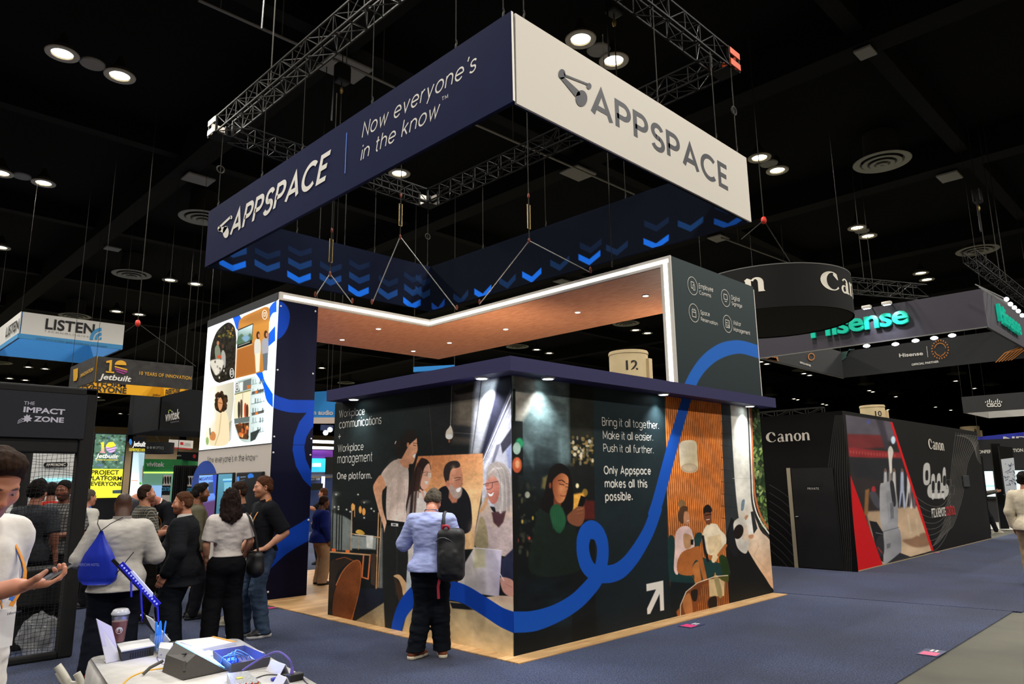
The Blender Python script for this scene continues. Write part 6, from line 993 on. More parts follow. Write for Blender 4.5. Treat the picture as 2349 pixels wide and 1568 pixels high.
# ================================================================== people: smooth-blended solids turned into continuous skins
class Solid:
    def __init__(s, lo, hi, vox):
        s.lo = np.array(lo, float); s.vox = vox; s.n = np.ceil((np.array(hi)-s.lo)/vox).astype(int)+1; s.a = np.full(s.n, .12, np.float32)
    def _win(s, lo, hi):
        i0 = np.clip(np.floor((np.array(lo)-s.lo)/s.vox).astype(int), 0, s.n); i1 = np.clip(np.ceil((np.array(hi)-s.lo)/s.vox).astype(int)+1, 0, s.n)
        if (i1 <= i0).any(): return None
        sl = tuple(slice(a, b) for a, b in zip(i0, i1)); g = [s.lo[k]+s.vox*np.arange(i0[k], i1[k], dtype=np.float32) for k in range(3)]
        return sl, np.meshgrid(*g, indexing='ij', sparse=True)
    def _mix(s, sl, d, k, op):
        a = s.a[sl]
        if op == 'add':
            if k > 0: h = np.maximum(k-np.abs(a-d), 0)/k; r = np.minimum(a, d)-h*h*k*.25
            else: r = np.minimum(a, d)
        else:
            d = -d
            if k > 0: h = np.maximum(k-np.abs(a-d), 0)/k; r = np.maximum(a, d)+h*h*k*.25
            else: r = np.maximum(a, d)
        s.a[sl] = r
    def cone(s, p, q, r0, r1=None, k=.02, op='add', sq=None):   # rounded cone between joints; sq flattens: (axis vector, factor)
        p, q = np.array(p, float), np.array(q, float); r1 = r0 if r1 is None else r1; m = max(r0, r1)+k+.03
        w = s._win(np.minimum(p, q)-m, np.maximum(p, q)+m)
        if w is None: return s
        sl, (X, Y, Z) = w; d = q-p; L = d @ d+1e-12
        t = np.clip(((X-p[0])*d[0]+(Y-p[1])*d[1]+(Z-p[2])*d[2])/L, 0, 1)
        ex, ey, ez = X-p[0]-t*d[0], Y-p[1]-t*d[1], Z-p[2]-t*d[2]
        if sq is not None:
            ax, f = np.array(sq[0], float), sq[1]; c = (ex*ax[0]+ey*ax[1]+ez*ax[2])*(f-1); ex, ey, ez = ex+c*ax[0], ey+c*ax[1], ez+c*ax[2]
        s._mix(sl, (np.sqrt(ex*ex+ey*ey+ez*ez)-(r0+(r1-r0)*t)).astype(np.float32), k, op); return s
    def ell(s, c, r, k=.02, op='add', R=None):
        c = np.array(c, float); r = np.array(r, float); m = r.max()+k+.03; w = s._win(c-m, c+m)
        if w is None: return s
        sl, (X, Y, Z) = w; x, y, z = X-c[0], Y-c[1], Z-c[2]
        if R is not None:
            R = np.array(R); x, y, z = (x*R[0][i]+y*R[1][i]+z*R[2][i] for i in range(3))
        k0 = np.sqrt((x/r[0])**2+(y/r[1])**2+(z/r[2])**2); k1 = np.sqrt((x/r[0]**2)**2+(y/r[1]**2)**2+(z/r[2]**2)**2)+1e-9
        s._mix(sl, (k0*(k0-1)/k1).astype(np.float32), k, op); return s
    def box(s, c, h, rd=.01, k=.01, op='add', R=None):
        c = np.array(c, float); h = np.array(h, float); m = np.linalg.norm(h)+k+.03; w = s._win(c-m, c+m)
        if w is None: return s
        sl, (X, Y, Z) = w; x, y, z = X-c[0], Y-c[1], Z-c[2]
        if R is not None:
            R = np.array(R); x, y, z = (x*R[0][i]+y*R[1][i]+z*R[2][i] for i in range(3))
        qx, qy, qz = np.abs(x)-h[0]+rd, np.abs(y)-h[1]+rd, np.abs(z)-h[2]+rd
        d = np.sqrt(np.maximum(qx, 0)**2+np.maximum(qy, 0)**2+np.maximum(qz, 0)**2)+np.minimum(np.maximum(np.maximum(qx, qy), qz), 0)-rd
        s._mix(sl, d.astype(np.float32), k, op); return s
    def cut(s, p, n, k=0.):    # keep the side that n points away from
        X, Y, Z = np.meshgrid(*[s.lo[i]+s.vox*np.arange(s.n[i], dtype=np.float32) for i in range(3)], indexing='ij', sparse=True)
        d = (X-p[0])*n[0]+(Y-p[1])*n[1]+(Z-p[2])*n[2]; s._mix((slice(None),)*3, -d.astype(np.float32)*1., k, 'cut'); return s
    def rough(s, amp, cell, seed=0, stretch=(1, 1, 1)):
        r = np.random.default_rng(seed); tot = 0
        for o in range(2):
            m = [max(int(s.n[i]*s.vox/(cell*stretch[i])*2**o)+2, 3) for i in range(3)]; g = r.random(m).astype(np.float32)-.5
            idx = [np.linspace(0, m[i]-1.001, s.n[i]) for i in range(3)]; fl = [q.astype(int) for q in idx]; fr = [(q-f).astype(np.float32) for q, f in zip(idx, fl)]; fr = [f*f*(3-2*f) for f in fr]
            for ax in range(3):
                sh = [1, 1, 1]; sh[ax] = -1; f = fr[ax].reshape(sh); g = np.take(g, fl[ax], ax)*(1-f)+np.take(g, np.minimum(fl[ax]+1, m[ax]-1), ax)*f
            tot = tot+g*(.6**o)
        s.a += (amp*2*tot).astype(np.float32); return s
    def mesh(s):
        gr = vdb.FloatGrid(background=.12); gr.copyFromArray(s.a); gr.transform = vdb.createLinearTransform(voxelSize=s.vox)
        P, Q = gr.convertToPolygons(isovalue=0.)[:2] if len(gr.convertToPolygons(isovalue=0.)) == 2 else (gr.convertToPolygons(isovalue=0.)[0], gr.convertToPolygons(isovalue=0.)[-1])
        return np.asarray(P, float)+s.lo, np.asarray(Q)[:, ::-1]
def rotx(a): c, s = math.cos(a), math.sin(a); return np.array([[1, 0, 0], [0, c, -s], [0, s, c]])
def roty(a): c, s = math.cos(a), math.sin(a); return np.array([[c, 0, s], [0, 1, 0], [-s, 0, c]])
def rotz(a): c, s = math.cos(a), math.sin(a); return np.array([[c, -s, 0], [s, c, 0], [0, 0, 1]])
D2R = math.pi/180
def mat_skin(name, base):
    if name in MATS: return MATS[name]
    m = mat_print(name, .5, spec=.35, attr='tone'); b = m.node_tree.nodes['Principled BSDF']; b.inputs['Subsurface Weight'].default_value = .0; return m
def cloth(name, c, **k): return mat('cloth_'+name, c, .85, noise=k.pop('noise', .08), nscale=k.pop('nscale', 14), bump=k.pop('bump', .1), bscale=k.pop('bscale', 120), spec=.12, **k)
class Person:
    """a standing figure that faces local +Y with its right hand at +X; lengths for 1.78 m, scaled to its height"""
    def __init__(p, label, loc, phi, height=1.78, fat=1., belly=0., lean=0., head=(0, 0, 0), vox=.009, skin='c08a6c', group=None, feet=None, arms=None, shoulder=1., female=False, tilt=0.):
        p.s = height/1.78; p.fat = fat; p.vox = vox; p.female = female; p.skin = skin; p.belly = belly; p.sh = shoulder
        p.root = thing('person', label, 'person', tuple(loc), group, None, toward(phi+math.degrees(math.atan2((np.array(loc)-CO) @ _r0, (np.array(loc)-CO) @ _f0)))); f = fat
        R = rotx(-lean*D2R) @ roty(tilt*D2R); hip = np.array([0, 0, .98]); p.U = lambda q: hip+R @ (np.array(q, float)-hip); p.R = R
        p.neck = p.U((0, -.012, 1.50)); yaw, pit, rol = head; p.RH = R @ rotz(yaw*D2R) @ rotx(-pit*D2R) @ roty(rol*D2R); p.hc = p.neck+p.RH @ np.array([0, .024, .157])
        p.H = lambda q: p.hc+p.RH @ np.array(q, float)
        sw = .185*shoulder*(1+.35*(f-1)); p.shoulder = [p.U((-sw, -.012, 1.405)), p.U((sw, -.012, 1.405))]
        p.hip = [np.array([-.092*(1+.5*(f-1)), 0, .93]), np.array([.092*(1+.5*(f-1)), 0, .93])]
        feet = feet or ((-.11, 0, -8), (.11, 0, 8)); p.ankle = [np.array([a, b, .085]) for a, b, _ in feet]; p.toe = [c*D2R for *_, c in feet]
        p.knee = []
        for i in (0, 1):
            m = (p.hip[i]+p.ankle[i])/2; d = p.ankle[i]-p.hip[i]; L = np.linalg.norm(d); half = .432; b = math.sqrt(max(half**2-(L/2)**2, .0004)); fw = np.array([-math.sin(p.toe[i]), math.cos(p.toe[i]), 0]); fw = fw-d*(fw @ d)/(L*L); p.knee.append(m+fw/np.linalg.norm(fw)*b)
        arms = arms or (((-.26, -.03, 1.16), (-.25, .06, .92)), ((.26, -.03, 1.16), (.25, .06, .92)))
        p.elbow = [np.array(a[0], float) for a in arms]; p.wrist = [np.array(a[1], float) for a in arms]; p.hand = [None, None]
        p.finger = [a[2] if len(a) > 2 else None for a in arms]   # (direction, palm normal, curl)
    def W(p, q): return np.array(q, float)*p.s
    def _torso(p, S_, o=0., k=.05, low=True):
        f, U, R = p.fat, p.U, p.R; e = lambda c, r, kk=k: S_.ell(U(c), np.array(r)+o, kk, R=R); b = p.belly
        if low: S_.ell((0, -.012, .94), (.158*f+o, .112*f+.01*(f-1)+o, .12+o), k); S_.ell((-.07*f, -.055*f, .90), (.085*f+o, .075*f+o, .09+o), k); S_.ell((.07*f, -.055*f, .90), (.085*f+o, .075*f+o, .09+o), k)
        wv = (.134 if not p.female else .115)*f
        e((0, .012+.03*b, 1.10), (wv+.02*b, .098*f+.045*b, .15)); e((0, .0, 1.26), (.156*f*p.sh, .112*f, .17)); e((0, -.022, 1.36), (.165*f*p.sh, .10*f, .115))
        if p.female: e((-.075, .085, 1.27), (.062, .055, .06), .04); e((.075, .085, 1.27), (.062, .055, .06), .04)
        S_.cone(p.shoulder[0]*.8+U((0, -.012, 1.43))*.2, U((0, -.012, 1.435)), .050+o, .052+o, k*.8); S_.cone(p.shoulder[1]*.8+U((0, -.012, 1.43))*.2, U((0, -.012, 1.435)), .050+o, .052+o, k*.8)
        S_.cone(U((0, -.025, 1.43)), U((0, -.015, 1.52)), .070+o*.8, .055+o*.6, k*.8)
    def _arm(p, S_, i, o=0., k=.03, upto=1.):
        a, b, c = p.shoulder[i], p.elbow[i], p.wrist[i]; f = 1+.6*(p.fat-1); g = .86 if p.female else 1.
        S_.cone(a, b, .052*f*g+o, .042*f*g+o, .035); S_.cone(b, b+(c-b)*upto, .043*f*g+o, (.043+(.029-.043)*upto)*g+o, k); S_.cone(b+(c-b)*.2, b+(c-b)*min(.45, upto), .042*f*g+o, .036*g+o, k)
    def _leg(p, S_, i, o=0., k=.035, slim=1.):
        a, b, c = p.hip[i], p.knee[i], p.ankle[i]; f = 1+.7*(p.fat-1)
        S_.cone(a+np.array([0, 0, -.02]), b, .088*f*slim+o, .060*slim+o, k); S_.cone(b, c, .057*slim+o, .042+o, k); S_.cone(b+(c-b)*.15+np.array([0, -.018, 0]), b+(c-b)*.5+np.array([0, -.012, 0]), .052*slim+o, .045+o, k)
    def _hand(p, S_, i):
        w = p.wrist[i]; fd, pn, curl = p.finger[i] or ((p.wrist[i]-p.elbow[i]), (1 if i == 0 else -1, 0, 0), .35)
        fd = np.array(fd, float); fd /= np.linalg.norm(fd); pn = np.array(pn, float); pn = pn-fd*(fd @ pn); pn /= np.linalg.norm(pn); sd = np.cross(fd, pn)   # sd: across the palm
        th = sd if i == 1 else -sd   # thumb side
        R = np.stack([sd, fd, pn], 1); S_.cone(p.elbow[i]*.12+w*.88, w+fd*.02, .029, .026, .02, sq=(pn, 1.25)); S_.box(w+fd*.062, (.041, .045, .0145), .014, .018, R=R)
        for j, (off, L, r) in enumerate(((.031, .074, .0088), (.0105, .084, .0092), (-.0105, .077, .0088), (-.030, .060, .0078))):
            q = w+fd*.102+th*off; ang = .12+curl*.35; d = fd
            for kk, seg in enumerate((.45, .32, .23)):
                a = ang*(1 if kk == 0 else 1+kk*.35)*(.85+.12*j); c_, s_ = math.cos(a), math.sin(a); d = d*c_+np.cross(sd, d)*0+pn*0 if a == 0 else (lambda d0: d0*c_+(pn*(d0 @ fd)-fd*(d0 @ pn))*s_)(d); d = d/np.linalg.norm(d); q2 = q+d*L*seg; S_.cone(q, q2, r, r*.93, .006); q = q2
        t0 = w+fd*.03+th*.036+pn*.006; t1 = w+fd*.06+th*.062+pn*(.012+.016*curl); t2 = w+fd*(.098-.01*curl)+th*(.064-.025*curl)+pn*(.018+.03*curl)
        S_.cone(t0, t1, .014, .0115, .012); S_.cone(t1, t2, .0112, .0085, .008); p.hand[i] = (w+fd*.085, fd, pn, th)
    def _head(p, S_):
        H, R = p.H, p.RH; e = lambda c, r, k=.025, op='add': S_.ell(H(c), r, k, op, R); c = lambda a, b, r0, r1=None, k=.015, op='add': S_.cone(H(a), H(b), r0, r1, k, op)
        w = .95 if p.female else 1.; g = 1+.5*(p.fat-1)
        S_.cone(p.neck+p.R @ np.array([0, -.012, -.02]), H((0, -.022, -.05)), .062*(1+.8*(p.fat-1))*w, .054*g*w, .03)
        e((0, -.014, .036), (.076, .096, .086)); e((0, .030, -.035), (.061*g*w, .066, .078), .03); e((0, .058, -.088), (.030*g, .026, .022), .03)
        for sx in (-1, 1):
            c((sx*.052*g, -.002, -.052), (sx*.012, .066, -.092), .022, .018, .03); e((sx*.043, .056, -.022), (.026*g, .025, .024), .03)
            c((sx*.040, .072, .026), (sx*.012, .084, .022), .011, .011, .016); e((sx*.031, .096, .006), (.018, .014, .0115), .014, 'cut'); e((sx*.031, .073, .006), (.0155, .0145, .0135), .004)
            c((sx*.046, .078, .0125), (sx*.017, .087, .0135), .0048, .0048, .006); c((sx*.044, .079, -.003), (sx*.018, .086, -.003), .004, .004, .006)
            e((sx*.078, -.012, -.004), (.010, .022, .034), .008); e((sx*.084, -.004, -.004), (.007, .009, .018), .008, 'cut'); e((sx*.0105, .099, -.032), (.009, .011, .008), .008)
        c((0, .087, .014), (0, .106, -.026), .0085, .0118, .014); e((0, .090, -.062), (.021, .0085, .0062), .008); e((0, .088, -.074), (.018, .0085, .0068), .008); e((0, .098, -.0675), (.024, .012, .0016), .003, 'cut'); e((0, .083, -.083), (.02, .01, .004), .008, 'cut')
    def body(p, hands=True, brow='3a2618', lips='a55a50', beard=None, beard_a=.8, stubble=0., vox=None, bald_shade=None):
        s = p.s; vx = vox or p.vox; lo, hi = np.array([-.62, -.55, 0.0]), np.array([.62, .72, 1.95]); pts = np.array([*p.shoulder, *p.elbow, *p.wrist, *p.knee, *p.ankle, p.H((0, 0, .13)), p.H((0, .12, 0))]); lo = np.minimum(pts.min(0)-.24, [-.25, -.22, 0.]); hi = np.maximum(pts.max(0)+.24, [.25, .22, 1.3])
        S_ = Solid(lo, hi, vx); p._torso(S_)
        for i in (0, 1):
            p._leg(S_, i); p._arm(S_, i); S_.cone(p.ankle[i], p.ankle[i]+np.array([-math.sin(p.toe[i])*.11, math.cos(p.toe[i])*.11, -.045]), .036, .03, .02)
            if hands: p._hand(S_, i)
        p._head(S_); V, F_ = S_.mesh(); L = (V-p.hc) @ p.RH; n = len(V); base = np.array([Sheet.col(p.skin)]*n); col = lambda c: Sheet.col(c)[None]
        def blend(mask, c, a): nonlocal base; k = (np.clip(mask, 0, 1)*a)[:, None]; base = base*(1-k)+col(c)*k
        near = (np.abs(L[:, 0]) < .1) & (L[:, 1] > -.13) & (L[:, 2] > -.15) & (L[:, 2] < .15)
        x, y, z = L[:, 0], L[:, 1], L[:, 2]; g = lambda cx, cy, rx, ry, pw=1.: np.clip(1.6-1.6*(((np.abs(x)-cx)/rx)**2+((z-cy)/ry)**2)**pw, 0, 1)*(y > .03)*near
        r_ = tuple(np.clip(Sheet.col(p.skin)*np.array([1.08, .82, .8]), 0, 1)); blend(g(.04, -.03, .03, .03), r_, .22); blend(g(0, -.03, .018, .02), r_, .3)
        if stubble: blend(((z < -.045) & (z > -.125) & (y > .0)) * 1. * near, beard or brow, stubble)
        if beard:
            m = np.clip((-.038-z-.35*np.maximum(.05-y, 0))/.012, 0, 1)*np.clip((y+.01)/.02, 0, 1)*np.clip((.135+z)/.02, 0, 1)*near; m = np.maximum(m, g(0, -.05, .032, .009)); m = m*(1-g(0, -.068, .022, .011)); blend(m, beard, beard_a); sb = np.clip((np.abs(x)-.058)/.008, 0, 1)*np.clip((.03-np.abs(y-.012))/.01, 0, 1)*((z < .02) & (z > -.08))*near; blend(sb, beard, beard_a*.9)
        blend(g(0, -.068, .024, .0105), lips, .8); blend(g(.031, .0265, .019, .0058), brow, .9); blend(g(.031, .006, .015, .006), '2a1a14', .25)
        if bald_shade: blend(np.clip((z-.02)/.03, 0, 1)*np.clip((.06-y)/.03, 0, 1)*near, bald_shade, .7)
        c = np.where(base <= .04045, base/12.92, ((base+.055)/1.055)**2.4)
        o = link_mesh('body', V*s, F_, mat_skin('skin', p.skin), p.root, True, True); a = o.data.color_attributes.new('tone', 'FLOAT_COLOR', 'POINT'); a.data.foreach_set('color', np.concatenate([c, np.ones((n, 1))], 1).astype(np.float32).ravel()); p.skinobj = o
        if vx < .0075:
            for sx in (-1, 1):
                MB().ball(p.H((sx*.031, .0755, .005))*s, .0128*s, 14, 10).build('eye', mat('eye_white', 'c9c3bd', .25), o, True, True); MB().ball(p.H((sx*.031, .0835, .0035))*s, .0058*s, 12, 8).build('iris', mat('iris_dark', '2a1c14', .2), o, True, True)
        return o
    def _solid(p, vox, lo, hi): return Solid(lo, hi, vox)
    def _put(p, S_, name, m, sub=None): V, F_ = S_.mesh(); return link_mesh(name, V*p.s, F_, m, sub or p.root, True, True)
    def top(p, m, name='shirt', hem=.86, sleeve=.45, o=.022, wr=.004, seed=1, vox=None, loose=0., flare=0., neck=1.492, open_front=False):
        pts = np.array([*p.shoulder, *p.elbow, *p.wrist, p.U((0, 0, 1.55)), (0, .3*p.fat, hem), (0, -.3*p.fat, hem), (.3*p.fat, 0, hem), (-.3*p.fat, 0, hem)]); S_ = Solid(pts.min(0)-.14, pts.max(0)+.14, vox or p.vox)
        p._torso(S_, o+loose); f = p.fat
        if hem < .93: S_.ell((0, -.01, .93), (.165*f+o+loose+flare*.5, .125*f+o+loose+flare*.5, .16), .06); S_.cone((0, -.012, .93), (0, -.012, hem-.05), .1, .1, .06); S_.ell((0, -.012, hem-.01), (.168*f+o+loose+flare, .13*f+o+loose+flare, .12), .06)
        S_.rough(wr, .11, seed, (1.6, 1.6, .7))
        for i in (0, 1):
            a, b, c = p.shoulder[i], p.elbow[i], p.wrist[i]; g = 1+.6*(f-1); g *= .86 if p.female else 1.
            if sleeve <= .5: e = a+(b-a)*(sleeve*2); S_.cone(a, e, .060*g+o+loose*.5, .056*g+o+loose*.6, .04)
            else: S_.cone(a, b, .058*g+o+loose*.5, .047*g+o+loose*.5, .045); S_.cone(b, b+(c-b)*((sleeve-.5)*2), .046*g+o+loose*.5, .035*g+o+loose*.4, .03)
            if sleeve <= .5:
                d = (b-a)/np.linalg.norm(b-a); q = a+(b-a)*(sleeve*2); w = S_._win(q-.13, q+.13)
                if w: sl, (X, Y, Z) = w; pl = (X-q[0])*d[0]+(Y-q[1])*d[1]+(Z-q[2])*d[2]; S_.a[sl] = np.where(np.sqrt((X-q[0])**2+(Y-q[1])**2+(Z-q[2])**2) < .115, (lambda A_, B_: np.maximum(A_, B_)+np.maximum(.012-np.abs(A_-B_), 0)**2/.048)(S_.a[sl], pl.astype(np.float32)), S_.a[sl])
        S_.rough(wr*.35, .035, seed+3, (2., 2., .6))
        S_.cut((0, 0, hem), (0, 0, -1), .012); q = p.U((0, 0, neck)); n = p.R @ np.array([0, .18, 1.]); S_.cut(q, n/np.linalg.norm(n), .01)
        return p._put(S_, name, m)
    def collar(p, m, parent=None, h=.035, r=.066, name='collar'):
        g = 1+.7*(p.fat-1); c = p.U((0, -.010, 1.488)); b = MB(); ring = []
        for j, (rr, dz) in enumerate(((r*g+.012, -.012), (r*g, h*.6), (r*g-.003, h))):
            ring.append([(c+p.R @ np.array([rr*math.cos(t), rr*1.02*math.sin(t), dz+(-.02*max(math.sin(t), 0)**2)]))*p.s for t in np.linspace(0, 2*math.pi, 26)[:-1]])
        n = 25; vs = sum(ring, []); fs = [(j*n+i, j*n+(i+1) % n, (j+1)*n+(i+1) % n, (j+1)*n+i) for j in range(2) for i in range(n)]
        return link_mesh(name, vs, fs, m, parent or p.root, True, True)
    def pants(p, m, waist=1.0, ankle=.075, o=.013, slim=1.06, wr=.004, seed=5, loose=0., name='trousers', vox=None):
        pts = np.array([*p.hip, *p.knee, *p.ankle]); S_ = Solid(np.minimum(pts.min(0)-.2, [-.26*p.fat, -.27, .0]), np.maximum(pts.max(0)+.2, [.26*p.fat, .27, 1.2]), vox or p.vox); p._torso(S_, o)
        for i in (0, 1): p._leg(S_, i, o+loose, .04, slim); S_.cone(p.knee[i], p.ankle[i]+np.array([0, 0, -.06]), .06*slim+o+loose, .055+o+loose*1.3, .03)
        S_.rough(wr, .09, seed, (1.3, 1.3, .5)); S_.cut((0, 0, waist), (0, 0, 1)); S_.cut((0, 0, ankle-.035), (0, 0, -1)); return p._put(S_, name, m)
    def shoes(p, m, ms, vox=.006, h=.06, long=1.):
        for i in (0, 1):
            a = p.ankle[i]; R = rotz(p.toe[i]); q = lambda x, y, z: np.array([a[0], a[1], 0])+R @ np.array([x, y*long, z]); S_ = Solid(q(0, .05, 0)-.22, q(0, .05, 0)+.22, vox)
            S_.cone(q(0, -.045, .045), q(0, .06, .042), .040, .040, .02); S_.cone(q(0, .06, .04), q(0, .155, .032), .043, .034, .03); S_.cone(q(0, -.03, .06), q(0, -.01, .105), .042, .046, .03); S_.cone(q(0, 0, .08), q(0, .09, .06), .038, .034, .03); S_.cut((0, 0, .02), (0, 0, -1)); o = p._put(S_, 'shoe', m)
            S_ = Solid(q(0, .05, 0)-.22, q(0, .05, 0)+.22, vox); S_.cone(q(0, -.05, .02), q(0, .05, .02), .047, .046, .02); S_.cone(q(0, .05, .02), q(0, .158, .022), .047, .037, .02); S_.cut((0, 0, .034), (0, 0, 1)); S_.cut((0, 0, .002), (0, 0, -1)); p._put(S_, 'sole', ms, o)
    def hair(p, m, style='short', t=.009, rec=0., seed=2, vox=.006, wr=.004, name='hair'):
        H, R = p.H, p.RH; S_ = Solid(p.hc-.36, p.hc+.26, vox)
        S_.ell(H((0, -.016, .040)), (.078+t*.6, .097+t*.7, .086+t), .02, R=R)
        if style == 'full': S_.ell(H((0, .035, .105)), (.06, .05, .03+t), .03, R=R)
        S_.cone(H((-.05, -.06, -.02)), H((.05, -.06, -.02)), .045, .045, .04) if style != 'bald' else None
        if style == 'long':
            for x, y, x2, y2, z2, r in ((-.05, -.06, -.085, -.10, -.36, .05), (.05, -.06, .085, -.10, -.36, .05), (0, -.075, 0, -.125, -.40, .065), (-.065, -.01, -.105, -.05, -.30, .035), (.065, -.01, .105, -.05, -.30, .035)):
                S_.cone(H((x, y, .0)), H((x, y, .0))*.45+p.U((x2, y2-.02, 1.47+z2*.42))*.55, r, r*1.1, .04); S_.cone(H((x, y, 0))*.45+p.U((x2, y2-.02, 1.47+z2*.42))*.55, p.U((x2*1.25, y2-.03, 1.49+z2)), r*1.1, r*.75, .05)
        if style == 'bun': S_.ell(H((0, -.10, .05)), (.045, .045, .045), .02)
        S_.rough(wr, .02, seed, (1, 1, 2.2) if style == 'long' else (.8, 2., 1.))
        n = R @ np.array([0, .80, -.60]); S_.cut(H((0, .074-rec, .082)), n, .012)
        if style not in ('long',):
            n2 = R @ np.array([0, .75, -1.]); n2 /= np.linalg.norm(n2); S_.cut(H((0, .0, -.012)), n2, .008)
        if rec > .03: S_.ell(H((0, .03-rec*.3, .12)), (.05, .06, .06), .02, 'cut', R)
        return p._put(S_, name, m)
    def lanyard(p, m, card=None, back=False, low=1.12, name='lanyard', off=.03):
        U = p.U; g = p.fat; yb = .125*g+off+.02*p.belly; pts = [U((-.02, yb+.005, low)), U((-.075, yb-.01, 1.3)), U((-.085, .05, 1.45)), U((-.062, -.045, 1.525)), U((0, -.075, 1.53)), U((.062, -.045, 1.525)), U((.085, .05, 1.45)), U((.075, yb-.01, 1.3)), U((.02, yb+.005, low))]
        q = spline(pts, 6); b = MB(); 
        for a, c in zip(q, q[1:]):
            out = (a-U((0, -.0, a[2]))); out[2] = .3; b.bar(a*p.s, c*p.s, .016*p.s, .003, up=out/np.linalg.norm(out))
        o = b.build(name, m, p.root, False, True)
        if card: MB().obox(U((0, yb+.008, low-.075))*p.s, np.array([.048, 0, 0])*p.s, np.array([0, .003, 0])*p.s, np.array([0, 0, .07])*p.s).build('badge', card, o, False, True)
        return o
    def item(p, name, b, m, parent=None, smooth=False): return b.build(name, m, parent or p.root, smooth, True)
    def world(p, q):
        v = rotz(p.root.rotation_euler.z) @ (np.array(q, float)*p.s); return v+np.array(OFF[p.root.name][0])
